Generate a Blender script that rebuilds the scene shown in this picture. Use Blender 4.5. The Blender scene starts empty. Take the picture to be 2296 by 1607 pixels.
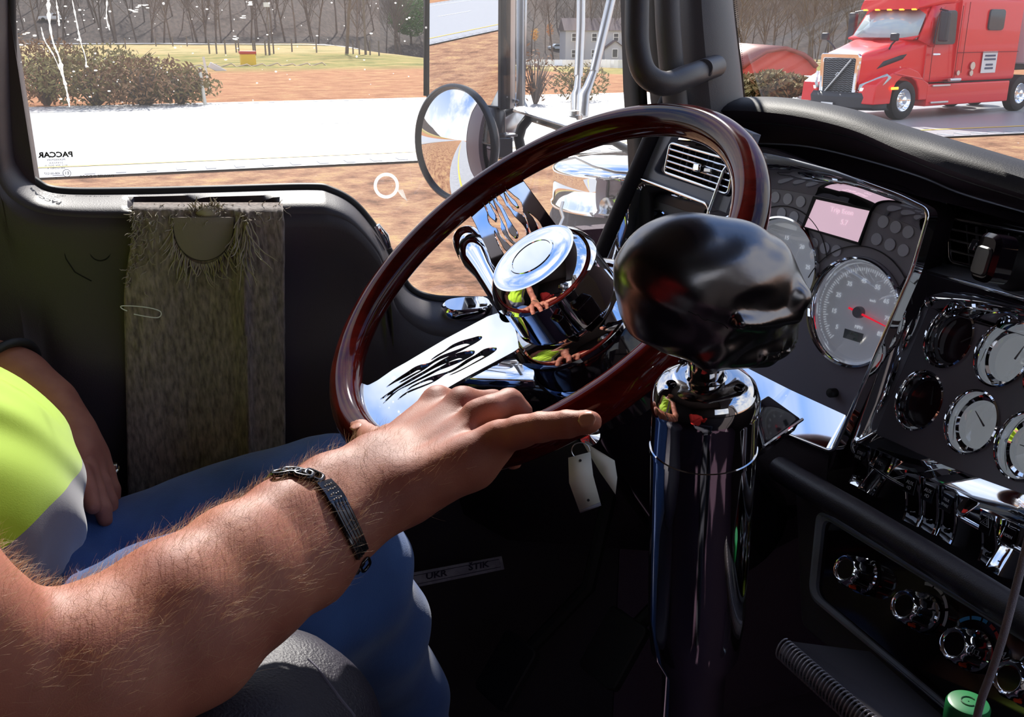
import bpy, bmesh, math, random
import numpy as np
from mathutils import Vector, Matrix, noise as mnoise
from mathutils.geometry import tessellate_polygon, delaunay_2d_cdt

random.seed(7)
SC = bpy.context.scene
COL = SC.collection
PI = math.pi

# ---------------------------------------------------------------- camera
F_PX = 2200.0
YAW = math.radians(70.0)
PITCH = math.atan(743.0 / F_PX)
CAM = Vector((0.0, 0.0, 2.45))
FW = Vector((math.cos(YAW) * math.cos(PITCH), math.sin(YAW) * math.cos(PITCH), -math.sin(PITCH)))
RT = Vector((math.sin(YAW), -math.cos(YAW), 0.0))
UP = RT.cross(FW)
cd = bpy.data.cameras.new('camera')
cd.sensor_width = 36.0
cd.lens = F_PX / 2296.0 * 36.0
cd.clip_start = 0.02
cd.clip_end = 2000.0
cam = bpy.data.objects.new('camera', cd)
COL.objects.link(cam)
cam.matrix_world = Matrix(((RT.x, UP.x, -FW.x, CAM.x), (RT.y, UP.y, -FW.y, CAM.y), (RT.z, UP.z, -FW.z, CAM.z), (0, 0, 0, 1)))
SC.camera = cam

# ---------------------------------------------------------------- view, sky and sun
SC.view_settings.view_transform = 'Standard'
SC.view_settings.look = 'None'
SC.view_settings.gamma = 1.0
SC.view_settings.exposure = 0.55
SC.view_settings.use_curve_mapping = False

w = bpy.data.worlds.new('sky')
SC.world = w
w.use_nodes = True
nt = w.node_tree
nt.nodes.clear()
def wn(t, **k):
    n = nt.nodes.new(t)
    for a, b in k.items():
        setattr(n, a, b)
    return n
tc = wn('ShaderNodeTexCoord')
sep = wn('ShaderNodeSeparateXYZ')
nt.links.new(tc.outputs['Generated'], sep.inputs[0])
grad = wn('ShaderNodeValToRGB')
grad.color_ramp.elements[0].position = 0.0
grad.color_ramp.elements[0].color = (0.80, 0.86, 0.95, 1)
grad.color_ramp.elements[1].position = 0.6
grad.color_ramp.elements[1].color = (0.16, 0.33, 0.75, 1)
nt.links.new(sep.outputs['Z'], grad.inputs[0])
nz = wn('ShaderNodeTexNoise')
nz.inputs['Scale'].default_value = 2.4
nz.inputs['Detail'].default_value = 7.0
nz.inputs['Roughness'].default_value = 0.6
nt.links.new(tc.outputs['Generated'], nz.inputs['Vector'])
cr = wn('ShaderNodeValToRGB')
cr.color_ramp.elements[0].position = 0.44
cr.color_ramp.elements[1].position = 0.60
nt.links.new(nz.outputs['Fac'], cr.inputs[0])
mx = wn('ShaderNodeMix', data_type='RGBA')
mx.inputs['B'].default_value = (1.0, 1.0, 1.0, 1)
nt.links.new(cr.outputs['Color'], mx.inputs['Factor'])
nt.links.new(grad.outputs['Color'], mx.inputs['A'])
bg = wn('ShaderNodeBackground')
bg.inputs['Strength'].default_value = 0.95
nt.links.new(mx.outputs['Result'], bg.inputs['Color'])
wo = wn('ShaderNodeOutputWorld')
nt.links.new(bg.outputs[0], wo.inputs[0])

SUN_AZ = math.radians(74.0)     # to the left of the truck
SUN_EL = math.radians(40.0)
sd = bpy.data.lights.new('sun', 'SUN')
sd.energy = 5.6
sd.angle = math.radians(1.2)
sd.color = (1.0, 0.95, 0.88)
sun = bpy.data.objects.new('sun', sd)
COL.objects.link(sun)
SUND = Vector((math.cos(SUN_AZ) * math.cos(SUN_EL), math.sin(SUN_AZ) * math.cos(SUN_EL), math.sin(SUN_EL)))
sun.rotation_euler = SUND.to_track_quat('Z', 'Y').to_euler()
sun.location = (0, 0, 30)

# ---------------------------------------------------------------- pixel to place
def ray(px, py):
    return FW + RT * ((px - 1148.0) / F_PX) - UP * ((py - 803.5) / F_PX)
def U(px, py, d):
    return CAM + ray(px, py) * d
def PL(px, py, p0, n):
    r = ray(px, py)
    return CAM + r * ((p0 - CAM).dot(n) / r.dot(n))
def YP(px, py, y):
    r = ray(px, py)
    return CAM + r * (y / r.y)
def XP(px, py, x):
    r = ray(px, py)
    return CAM + r * (x / r.x)
def ZP(px, py, z):
    r = ray(px, py)
    return CAM + r * ((z - CAM.z) / r.z)
def V(*a):
    return Vector(a)

# ---------------------------------------------------------------- materials
MATS = {}
def mat(name, col=(0.5, 0.5, 0.5), rough=0.5, metal=0.0, spec=0.5, coat=0.0, bump=None, vary=None, emit=None, sss=0.0, sheen=0.0, stretch=(1, 1, 1)):
    """bump=(scale, strength, distance); vary=(scale, colour2, low, high)"""
    if name in MATS:
        return MATS[name]
    m = bpy.data.materials.new(name)
    m.use_nodes = True
    t = m.node_tree
    b = t.nodes['Principled BSDF']
    b.inputs['Base Color'].default_value = (*col, 1)
    b.inputs['Roughness'].default_value = rough
    b.inputs['Metallic'].default_value = metal
    b.inputs['Specular IOR Level'].default_value = spec
    b.inputs['Coat Weight'].default_value = coat
    b.inputs['Coat Roughness'].default_value = 0.03
    b.inputs['Sheen Weight'].default_value = sheen
    if sss:
        b.inputs['Subsurface Weight'].default_value = sss
        b.inputs['Subsurface Radius'].default_value = (0.012, 0.004, 0.002)
        b.inputs['Subsurface Scale'].default_value = 1.0
    if emit:
        b.inputs['Emission Color'].default_value = (*emit[0], 1)
        b.inputs['Emission Strength'].default_value = emit[1]
    co = None
    if bump or vary:
        co = t.nodes.new('ShaderNodeTexCoord')
        mp = t.nodes.new('ShaderNodeMapping')
        mp.inputs['Scale'].default_value = stretch
        t.links.new(co.outputs['Object'], mp.inputs[0])
    if bump:
        n = t.nodes.new('ShaderNodeTexNoise')
        n.inputs['Scale'].default_value = bump[0]
        n.inputs['Detail'].default_value = 4
        t.links.new(mp.outputs[0], n.inputs['Vector'])
        bp = t.nodes.new('ShaderNodeBump')
        bp.inputs['Strength'].default_value = bump[1]
        bp.inputs['Distance'].default_value = bump[2]
        t.links.new(n.outputs['Fac'], bp.inputs['Height'])
        t.links.new(bp.outputs[0], b.inputs['Normal'])
    if vary:
        n = t.nodes.new('ShaderNodeTexNoise')
        n.inputs['Scale'].default_value = vary[0]
        n.inputs['Detail'].default_value = 6
        n.inputs['Roughness'].default_value = 0.65
        t.links.new(mp.outputs[0], n.inputs['Vector'])
        r = t.nodes.new('ShaderNodeValToRGB')
        r.color_ramp.elements[0].position = vary[2]
        r.color_ramp.elements[0].color = (*col, 1)
        r.color_ramp.elements[1].position = vary[3]
        r.color_ramp.elements[1].color = (*vary[1], 1)
        t.links.new(n.outputs['Fac'], r.inputs[0])
        t.links.new(r.outputs[0], b.inputs['Base Color'])
    MATS[name] = m
    return m

chrome = mat('chrome', (0.93, 0.94, 0.96), 0.03, 1.0)
dkchrome = mat('smoked_chrome', (0.62, 0.61, 0.62), 0.05, 1.0)
skullm = mat('pewter', (0.20, 0.19, 0.195), 0.26, 1.0, bump=(60, 0.12, 0.002))
steel = mat('brushed_steel', (0.62, 0.62, 0.62), 0.28, 1.0)
alum = mat('aluminium', (0.72, 0.72, 0.72), 0.35, 0.9)
trim = mat('dark_trim', (0.030, 0.018, 0.028), 0.55, bump=(900, 0.25, 0.0006))
doorm = mat('door_plastic', (0.036, 0.026, 0.033), 0.5, bump=(700, 0.3, 0.0006))
leather = mat('black_leather', (0.016, 0.013, 0.018), 0.55, spec=.18, bump=(650, 0.3, 0.0008))
leather2 = mat('roll_leather', (0.034, 0.027, 0.037), 0.42, spec=.6, bump=(800, 0.35, 0.0007))
gloss = mat('gloss_black', (0.008, 0.005, 0.008), 0.07)
rubber = mat('rubber', (0.010, 0.008, 0.010), 0.6)
slate = mat('slate_panel', (0.24, 0.225, 0.27), 0.45, bump=(1500, 0.15, 0.0004))
bluegr = mat('grey_trim', (0.22, 0.235, 0.29), 0.26, bump=(900, 0.2, 0.0004))
pillar = mat('pillar_plastic', (0.085, 0.078, 0.085), 0.5, bump=(900, 0.35, 0.0006))
woodm = mat('mahogany', (0.060, 0.0045, 0.003), 0.07, spec=.3, vary=(3.0, (0.024, 0.002, 0.0015), 0.35, 0.7), stretch=(8, 8, 40))
blackm = mat('black', (0.004, 0.003, 0.004), 0.7)
white = mat('white', (0.8, 0.8, 0.8), 0.5)
greyp = mat('glowing_print', (0.80, 0.82, 0.86), 0.6, emit=((.8, .85, .9), .26))  # added glow lifts the dial print above its unlit tone

def glassmat(name, tint=(1, 1, 1), refl=0.06, rough=0.0, dirt=0.0, haze=0.03):
    m = bpy.data.materials.new(name)
    m.use_nodes = True
    t = m.node_tree
    t.nodes.clear()
    o = t.nodes.new('ShaderNodeOutputMaterial')
    tr = t.nodes.new('ShaderNodeBsdfTransparent')
    tr.inputs[0].default_value = (*tint, 1)
    g = t.nodes.new('ShaderNodeBsdfGlossy')
    g.inputs['Roughness'].default_value = rough
    mx = t.nodes.new('ShaderNodeMixShader')
    mx.inputs[0].default_value = refl
    t.links.new(tr.outputs[0], mx.inputs[1])
    t.links.new(g.outputs[0], mx.inputs[2])
    last = mx
    if dirt:
        co = t.nodes.new('ShaderNodeTexCoord')
        n = t.nodes.new('ShaderNodeTexVoronoi')
        n.inputs['Scale'].default_value = 42.0
        t.links.new(co.outputs['Object'], n.inputs['Vector'])
        n2 = t.nodes.new('ShaderNodeTexNoise')
        n2.inputs['Scale'].default_value = 14.0
        t.links.new(co.outputs['Object'], n2.inputs['Vector'])
        r = t.nodes.new('ShaderNodeValToRGB')
        r.color_ramp.elements[0].position = 0.035
        r.color_ramp.elements[0].color = (1, 1, 1, 1)
        r.color_ramp.elements[1].position = 0.075
        r.color_ramp.elements[1].color = (0, 0, 0, 1)
        t.links.new(n.outputs['Distance'], r.inputs[0])
        r2 = t.nodes.new('ShaderNodeValToRGB')
        r2.color_ramp.elements[0].position = 0.55
        r2.color_ramp.elements[1].position = 0.62
        t.links.new(n2.outputs['Fac'], r2.inputs[0])
        ml = t.nodes.new('ShaderNodeMath')
        ml.operation = 'MULTIPLY'
        t.links.new(r.outputs[0], ml.inputs[0])
        t.links.new(r2.outputs[0], ml.inputs[1])
        ms = t.nodes.new('ShaderNodeMath')
        ms.operation = 'MULTIPLY_ADD'
        ms.inputs[1].default_value = dirt
        ms.inputs[2].default_value = haze
        t.links.new(ml.outputs[0], ms.inputs[0])
        df = t.nodes.new('ShaderNodeBsdfTranslucent')
        df.inputs[0].default_value = (0.9, 0.9, 0.9, 1)
        m2 = t.nodes.new('ShaderNodeMixShader')
        t.links.new(ms.outputs[0], m2.inputs[0])
        t.links.new(mx.outputs[0], m2.inputs[1])
        t.links.new(df.outputs[0], m2.inputs[2])
        last = m2
    t.links.new(last.outputs[0], o.inputs[0])
    return m
glass = glassmat('window_glass', (0.98, 0.99, 0.985), 0.05, 0.0, 0.75)
clearglass = glassmat('windshield_glass', (0.985, 0.99, 0.985), 0.04, 0.0, 0.35, .008)
lens = glassmat('gauge_glass', (0.95, 0.96, 0.98), 0.10)

# ---------------------------------------------------------------- objects
def finish(o, parent=None, sharp=40):
    me = o.data
    if me and len(me.polygons):
        me.polygons.foreach_set('use_smooth', [True] * len(me.polygons))
        if sharp:
            me.set_sharp_from_angle(angle=math.radians(sharp))
    COL.objects.link(o)
    if parent is not None:
        o.parent = parent
        o.matrix_parent_inverse = parent.matrix_world.inverted()
    return o

def mesh(name, vs, fs, m, parent=None, sharp=40, recalc=True):
    me = bpy.data.meshes.new(name)
    me.from_pydata([tuple(v) for v in vs], [], [tuple(f) for f in fs])
    if recalc:
        bm = bmesh.new()
        bm.from_mesh(me)
        bmesh.ops.recalc_face_normals(bm, faces=bm.faces)
        bm.to_mesh(me)
        bm.free()
    for x in (m if isinstance(m, (list, tuple)) else [m]):
        me.materials.append(x)
    return finish(bpy.data.objects.new(name, me), parent, sharp)

class MB:
    """collects shapes into one mesh"""
    def __init__(s):
        s.v = []
        s.f = []
        s.mi = []
        s.cur = 0
    def add(s, vs, fs):
        b = len(s.v)
        s.v += [Vector(v) for v in vs]
        s.f += [tuple(i + b for i in f) for f in fs]
        s.mi += [s.cur] * len(fs)
        return s
    def box(s, c, sx, sy, sz, M=None):
        vs = [Vector((x * sx / 2, y * sy / 2, z * sz / 2)) for x in (-1, 1) for y in (-1, 1) for z in (-1, 1)]
        if M is not None:
            vs = [M @ v for v in vs]
        vs = [v + Vector(c) for v in vs]
        return s.add(vs, [(0, 1, 3, 2), (4, 6, 7, 5), (0, 4, 5, 1), (2, 3, 7, 6), (0, 2, 6, 4), (1, 5, 7, 3)])
    def tube(s, pts, r, seg=12, closed=False, caps=True, flat=1.0, up=None):
        pts = [Vector(p) for p in pts]
        n = len(pts)
        rr = r if isinstance(r, (list, tuple)) else [r] * n
        T = []
        for i in range(n):
            a = pts[(i - 1) % n] if (closed or i > 0) else pts[i]
            b = pts[(i + 1) % n] if (closed or i < n - 1) else pts[i]
            d = (b - a)
            T.append(d.normalized() if d.length > 1e-9 else Vector((0, 0, 1)))
        if up is None:
            up = Vector((0, 0, 1)) if abs(T[0].z) < 0.9 else Vector((1, 0, 0))
        N = (up - T[0] * up.dot(T[0])).normalized()
        base = len(s.v)
        for i in range(n):
            N = (N - T[i] * N.dot(T[i]))
            N = N.normalized() if N.length > 1e-6 else T[i].orthogonal().normalized()
            B = T[i].cross(N)
            for k in range(seg):
                a = 2 * PI * k / seg
                s.v.append(pts[i] + (N * math.cos(a) * flat + B * math.sin(a)) * rr[i])
        m = n if closed else n - 1
        for i in range(m):
            for k in range(seg):
                a = base + i * seg + k
                b = base + i * seg + (k + 1) % seg
                c = base + ((i + 1) % n) * seg + (k + 1) % seg
                d = base + ((i + 1) % n) * seg + k
                s.f.append((a, b, c, d))
                s.mi.append(s.cur)
        if caps and not closed:
            s.f.append(tuple(base + k for k in range(seg))[::-1])
            s.f.append(tuple(base + (n - 1) * seg + k for k in range(seg)))
            s.mi += [s.cur, s.cur]
        return s
    def lathe(s, prof, p0, ax, seg=48, a0=0.0, a1=2 * PI, ref=None):
        """prof = [(r, h)...] about axis ax through p0"""
        ax = Vector(ax).normalized()
        N = (Vector(ref) - ax * Vector(ref).dot(ax)).normalized() if ref is not None else ax.orthogonal().normalized()
        B = ax.cross(N)
        full = abs(a1 - a0 - 2 * PI) < 1e-6
        cols = seg if full else seg + 1
        base = len(s.v)
        for (r, h) in prof:
            for k in range(cols):
                a = a0 + (a1 - a0) * k / seg
                s.v.append(Vector(p0) + ax * h + (N * math.cos(a) + B * math.sin(a)) * r)
        for i in range(len(prof) - 1):
            for k in range(seg):
                k2 = (k + 1) % cols
                s.f.append((base + i * cols + k, base + i * cols + k2, base + (i + 1) * cols + k2, base + (i + 1) * cols + k))
                s.mi.append(s.cur)
        return s
    def grid(s, rows, closed=False):
        """rows: list of equal-length point lists"""
        base = len(s.v)
        n = len(rows[0])
        for r in rows:
            s.v += [Vector(p) for p in r]
        for i in range(len(rows) - 1):
            for k in range(n if closed else n - 1):
                k2 = (k + 1) % n
                s.f.append((base + i * n + k, base + i * n + k2, base + (i + 1) * n + k2, base + (i + 1) * n + k))
                s.mi.append(s.cur)
        return s
    def cap(s, loop):
        base = len(s.v)
        s.v += [Vector(p) for p in loop]
        tri = tessellate_polygon([[Vector(p) for p in loop]])
        for t in tri:
            s.f.append(tuple(base + i for i in t))
            s.mi.append(s.cur)
        return s
    def build(s, name, m, parent=None, sharp=40, merge=0.0):
        me = bpy.data.meshes.new(name)
        me.from_pydata([tuple(v) for v in s.v], [], s.f)
        me.polygons.foreach_set('material_index', s.mi)
        bm = bmesh.new()
        bm.from_mesh(me)
        if merge:
            bmesh.ops.remove_doubles(bm, verts=bm.verts, dist=merge)
        bmesh.ops.recalc_face_normals(bm, faces=bm.faces)
        bm.to_mesh(me)
        bm.free()
        for x in (m if isinstance(m, (list, tuple)) else [m]):
            me.materials.append(x)
        return finish(bpy.data.objects.new(name, me), parent, sharp)

def solid(o, t, off=-1.0, bevel=0.0, seg=2):
    md = o.modifiers.new('solid', 'SOLIDIFY')
    md.thickness = t
    md.offset = off
    if bevel:
        b = o.modifiers.new('bevel', 'BEVEL')
        b.width = bevel
        b.segments = seg
        b.limit_method = 'ANGLE'
    return o
def bevel(o, wd, seg=2, ang=35):
    b = o.modifiers.new('bevel', 'BEVEL')
    b.width = wd
    b.segments = seg
    b.limit_method = 'ANGLE'
    b.angle_limit = math.radians(ang)
    return o

def tag(o, label=None, cat=None, group=None, kind=None):
    if label:
        o['label'] = label
    if cat:
        o['category'] = cat
    if group:
        o['group'] = group
    if kind:
        o['kind'] = kind
    return o
def empty(name, loc, label=None, cat=None, group=None, kind=None):
    o = bpy.data.objects.new(name, None)
    o.empty_display_size = 0.05
    COL.objects.link(o)
    o.location = Vector(loc)
    o.matrix_world = Matrix.Translation(Vector(loc))
    return tag(o, label, cat, group, kind)
def kids(o):
    return [c for c in bpy.data.objects if c.parent == o]
def dup(root, M, label=None, group=None):
    """copy of a thing, its parts and sub-parts, its matrix set to M"""
    r = root.copy()
    COL.objects.link(r)
    r.matrix_world = M
    if label:
        r['label'] = label
    if group:
        r['group'] = group
    def rec(a, b):
        for ch in KID.get(a.name, []):
            c = ch.copy()
            COL.objects.link(c)
            c.parent = b
            rec(ch, c)
    rec(root, r)
    return r
KID = {}
def mkid():
    KID.clear()
    for o in bpy.data.objects:
        if o.parent:
            KID.setdefault(o.parent.name, []).append(o)

# ---------------------------------------------------------------- planes and plates
class Fr:
    """a working plane: z along n, y towards up"""
    def __init__(s, p0, n, up=(0, 0, 1)):
        s.p0 = Vector(p0)
        s.n = Vector(n).normalized()
        s.y = (Vector(up) - s.n * Vector(up).dot(s.n)).normalized()
        s.x = s.y.cross(s.n)
    def to2(s, px, py):
        d = PL(px, py, s.p0, s.n) - s.p0
        return (d.dot(s.x), d.dot(s.y))
    def w2(s, P):
        d = Vector(P) - s.p0
        return (d.dot(s.x), d.dot(s.y), d.dot(s.n))
    def w(s, a, b, c=0.0):
        return s.p0 + s.x * a + s.y * b + s.n * c
    def off(s, h):
        return Fr(s.p0 + s.n * h, s.n, s.y)
    def px(s, pts):
        return [s.to2(*p) for p in pts]
    def mat(s):
        return Matrix(((s.x.x, s.y.x, s.n.x, s.p0.x), (s.x.y, s.y.y, s.n.y, s.p0.y), (s.x.z, s.y.z, s.n.z, s.p0.z), (0, 0, 0, 1)))

def fillet(pts, r, seg=5):
    out = []
    n = len(pts)
    for i in range(n):
        p = Vector(pts[i])
        ri = r[i] if isinstance(r, (list, tuple)) else r
        a = Vector(pts[i - 1]) - p
        b = Vector(pts[(i + 1) % n]) - p
        la, lb = a.length, b.length
        d = min(ri, la * 0.45, lb * 0.45)
        a = p + a.normalized() * d
        b = p + b.normalized() * d
        for k in range(seg + 1):
            t = k / seg
            out.append(a * (1 - t) ** 2 + p * 2 * t * (1 - t) + b * t * t)
    return out
def smooth_closed(pts, n=4):
    """Catmull-Rom through a closed loop"""
    out = []
    m = len(pts)
    P = [Vector(p) for p in pts]
    for i in range(m):
        a, b, c, d = P[i - 1], P[i], P[(i + 1) % m], P[(i + 2) % m]
        for k in range(n):
            t = k / n
            out.append(0.5 * ((2 * b) + (c - a) * t + (2 * a - 5 * b + 4 * c - d) * t * t + (3 * b - a - 3 * c + d) * t ** 3))
    return out
def smooth_open(pts, n=6):
    P = [Vector(p) for p in pts]
    P = [P[0] * 2 - P[1]] + P + [P[-1] * 2 - P[-2]]
    out = []
    for i in range(1, len(P) - 2):
        a, b, c, d = P[i - 1:i + 3]
        for k in range(n):
            t = k / n
            out.append(0.5 * ((2 * b) + (c - a) * t + (2 * a - 5 * b + 4 * c - d) * t * t + (3 * b - a - 3 * c + d) * t ** 3))
    out.append(P[-2])
    return out
def circle2(cx, cy, r, n=40):
    return [(cx + r * math.cos(2 * PI * k / n), cy + r * math.sin(2 * PI * k / n)) for k in range(n)]

def inpoly(x, y, P):
    c = False
    j = len(P) - 1
    for i in range(len(P)):
        if (P[i].y > y) != (P[j].y > y) and x < (P[j].x - P[i].x) * (y - P[i].y) / (P[j].y - P[i].y) + P[i].x:
            c = not c
        j = i
    return c
def fill_loops(Q):
    if len(Q) == 1:
        return tessellate_polygon([[Vector((p.x, p.y, 0)) for p in q] for q in Q])
    vs, es = [], []
    for q in Q:
        b = len(vs)
        vs += [Vector((p.x, p.y)) for p in q]
        es += [(b + i, b + (i + 1) % len(q)) for i in range(len(q))]
    ov, oe, of, vo, eo, fo = delaunay_2d_cdt(vs, es, [], 0, 1e-7)
    out = []
    for f in of:
        x = sum(ov[i].x for i in f) / len(f)
        y = sum(ov[i].y for i in f) / len(f)
        if inpoly(x, y, Q[0]) and not any(inpoly(x, y, h) for h in Q[1:]):
            if all(vo[i] for i in f):
                out.append(tuple(vo[i][0] for i in f))
    return out
def plate_into(mb, fr, loops, t, h=0.0, ch=0.0, zf=None):
    """flat plate with holes, front face at height h, thickness t downwards; ch = chamfer on all edges"""
    L3 = []
    for li, lp in enumerate(loops):
        P = [Vector((p[0], p[1])) for p in lp]
        area = sum(P[i - 1].x * P[i].y - P[i].x * P[i - 1].y for i in range(len(P)))
        if (area > 0) != (li == 0):
            P.reverse()
        if ch:
            Q = []
            n = len(P)
            for i in range(n):
                e1 = (P[i] - P[i - 1])
                e2 = (P[(i + 1) % n] - P[i])
                e1 = e1.normalized() if e1.length > 1e-9 else Vector((0, 0))
                e2 = e2.normalized() if e2.length > 1e-9 else Vector((0, 0))
                nn = Vector((-e1.y - e2.y, e1.x + e2.x))
                Q.append(P[i] + (nn.normalized() if nn.length > 1e-6 else nn) * ch)
        else:
            Q = P
        L3.append((P, Q))
    zz = zf or (lambda x, y: 0.0)
    base = len(mb.v)
    tri = fill_loops([q for (_, q) in L3])
    flat = [p for (_, q) in L3 for p in q]
    flatP = [p for (q, _) in L3 for p in q]
    N = len(flat)
    mb.v += [fr.w(p.x, p.y, h + zz(p.x, p.y)) for p in flat]
    mb.v += [fr.w(p.x, p.y, h - ch + zz(p.x, p.y)) for p in flatP]
    mb.v += [fr.w(p.x, p.y, h - t + zz(p.x, p.y)) for p in flatP]
    for a in tri:
        mb.f.append(tuple(base + i for i in a))
        mb.f.append(tuple(base + 2 * N + i for i in a)[::-1])
        mb.mi += [mb.cur, mb.cur]
    o = 0
    for (P, _) in L3:
        n = len(P)
        for i in range(n):
            j = (i + 1) % n
            for lev in (0, 1):
                if lev == 0 and not ch:
                    continue
                A = base + lev * N + o
                B = base + (lev + 1) * N + o
                mb.f.append((A + i, A + j, B + j, B + i))
                mb.mi.append(mb.cur)
            if not ch:
                pass
        o += n
    return mb
def plate(name, fr, loops, t, m, parent=None, h=0.0, ch=0.0, zf=None, sharp=40):
    mb = MB()
    plate_into(mb, fr, loops, t, h, ch, zf)
    return mb.build(name, m, parent, sharp, merge=1e-6)

def text(name, s, fr, x, y, size, m, parent=None, h=0.0005, ext=0.0002, rot=0.0, mirror=False, align='CENTER', sx=1.0, spacing=1.0, bold=0.0, shear=0.0):
    cu = bpy.data.curves.new(name, 'FONT')
    cu.body = s
    cu.size = size
    cu.align_x = align
    cu.align_y = 'CENTER'
    cu.extrude = ext
    cu.space_character = spacing
    cu.offset = bold
    cu.shear = shear
    cu.resolution_u = 2
    o = bpy.data.objects.new(name, cu)
    COL.objects.link(o)
    M = fr.mat() @ Matrix.Translation((x, y, h)) @ Matrix.Rotation(rot, 4, 'Z') @ Matrix.Diagonal((-sx if mirror else sx, 1, 1, 1))
    dg = bpy.context.evaluated_depsgraph_get()
    me = bpy.data.meshes.new_from_object(o.evaluated_get(dg))
    COL.objects.unlink(o)
    bpy.data.objects.remove(o)
    me.transform(M)
    me.name = name
    me.materials.clear()
    me.materials.append(m)
    ob = bpy.data.objects.new(name, me)
    COL.objects.link(ob)
    if parent is not None:
        ob.parent = parent
        ob.matrix_parent_inverse = parent.matrix_world.inverted()
    return ob

def fbm(x, y, z=0.0, o=4):
    return mnoise.fractal(Vector((x, y, z)), 0.8, 2.0, o)
# ================================================================ OUTSIDE
# the ground falls away beyond the far carriageway, then rises as a wooded slope
def H(x, y):
    z = 0.0
    if y > 37:
        t = min(y - 37, 140)
        k = min(max((x - 14.0 - 0.10 * (y - 37)) / 22.0, 0.0), 1.0)
        z -= (0.002 + 0.028 * k * k * (3 - 2 * k)) * t
    if y > 215:
        z += (y - 215) * 0.20
    if 3.8 < y < 17.5:      # shallow median ditch
        z -= 0.28 * math.sin(PI * (y - 3.8) / 13.7)
    if y < -60:
        z += (-60 - y) * 0.12
    if 37 < y < 215:
        z += 0.10 * fbm(x * 0.05, y * 0.05)
    return z
def GP(px, py):
    r = ray(px, py)
    t = 2.0
    for _ in range(4000):
        P = CAM + r * t
        if P.z <= H(P.x, P.y):
            return P
        t *= 1.004
    return P

def groundmat():
    m = bpy.data.materials.new('grassland')
    m.use_nodes = True
    t = m.node_tree
    b = t.nodes['Principled BSDF']
    b.inputs['Roughness'].default_value = 0.95
    b.inputs['Specular IOR Level'].default_value = 0.1
    co = t.nodes.new('ShaderNodeTexCoord')
    def nz(scale, st=(1, 1, 1), det=6):
        mp = t.nodes.new('ShaderNodeMapping')
        mp.inputs['Scale'].default_value = st
        t.links.new(co.outputs['Object'], mp.inputs[0])
        n = t.nodes.new('ShaderNodeTexNoise')
        n.inputs['Scale'].default_value = scale
        n.inputs['Detail'].default_value = det
        n.inputs['Roughness'].default_value = 0.7
        t.links.new(mp.outputs[0], n.inputs['Vector'])
        return n.outputs['Fac']
    def ramp(src, st):
        r = t.nodes.new('ShaderNodeValToRGB')
        e = r.color_ramp.elements
        e[0].position, e[0].color = st[0][0], (*st[0][1], 1)
        e[1].position, e[1].color = st[-1][0], (*st[-1][1], 1)
        for p, c in st[1:-1]:
            q = e.new(p)
            q.color = (*c, 1)
        t.links.new(src, r.inputs[0])
        return r.outputs[0]
    near = ramp(nz(1.6), [(0.30, (0.15, 0.075, 0.045)), (0.45, (0.36, 0.18, 0.105)), (0.57, (0.50, 0.29, 0.16)), (0.70, (0.60, 0.40, 0.16))])
    far = ramp(nz(0.9), [(0.30, (0.27, 0.11, 0.05)), (0.5, (0.44, 0.20, 0.10)), (0.65, (0.52, 0.30, 0.14)), (0.8, (0.30, 0.25, 0.08))])
    green = ramp(nz(0.35), [(0.35, (0.14, 0.15, 0.04)), (0.5, (0.30, 0.26, 0.08)), (0.66, (0.50, 0.34, 0.14))])
    yel = ramp(nz(0.12), [(0.38, (0.42, 0.29, 0.12)), (0.52, (0.50, 0.38, 0.18)), (0.64, (0.20, 0.20, 0.06))])
    wood = ramp(nz(1.6, (1, .25, 0.3)), [(0.35, (0.03, 0.024, 0.023)), (0.6, (0.085, 0.064, 0.057)), (0.75, (0.13, 0.09, 0.07))])
    sep = t.nodes.new('ShaderNodeSeparateXYZ')
    t.links.new(co.outputs['Object'], sep.inputs[0])
    wob = nz(0.08)
    ys = t.nodes.new('ShaderNodeMath')
    ys.operation = 'MULTIPLY_ADD'
    ys.inputs[1].default_value = 22.0
    t.links.new(wob, ys.inputs[0])
    t.links.new(sep.outputs['Y'], ys.inputs[2])
    cur = near
    for (y0, y1, src) in ((40, 44, far), (70, 80, green), (112, 124, yel), (190, 198, wood)):
        mr = t.nodes.new('ShaderNodeMapRange')
        mr.inputs['From Min'].default_value = y0
        mr.inputs['From Max'].default_value = y1
        t.links.new(ys.outputs[0], mr.inputs['Value'])
        mx = t.nodes.new('ShaderNodeMix')
        mx.data_type = 'RGBA'
        t.links.new(mr.outputs[0], mx.inputs['Factor'])
        t.links.new(cur, mx.inputs['A'])
        t.links.new(src, mx.inputs['B'])
        cur = mx.outputs['Result']
    t.links.new(cur, b.inputs['Base Color'])
    n = nz(9.0)
    bp = t.nodes.new('ShaderNodeBump')
    bp.inputs['Strength'].default_value = 0.8
    bp.inputs['Distance'].default_value = 0.12
    t.links.new(n, bp.inputs['Height'])
    t.links.new(bp.outputs[0], b.inputs['Normal'])
    return m
xs = [-400, -300, -220, -160, -120, -90, -70, -50] + list(range(-40, 90, 4)) + [100, 120, 150, 190, 240, 320, 420]
ys = [-240, -160, -110, -80, -60, -45, -30, -20, -12, -8, 3.7, 5, 7, 9, 11, 13, 15, 17, 18, 36, 38, 41] + list(range(45, 220, 7)) + [220, 240, 270, 310, 360]
rows = [[(x, y, H(x, y) - (0.03 if (-9 < y < 3.75 or 17.8 < y < 36.3) else 0)) for x in xs] for y in ys]
g = MB().grid(rows).build('ground', groundmat(), sharp=0)
tag(g, kind='structure')

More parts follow.
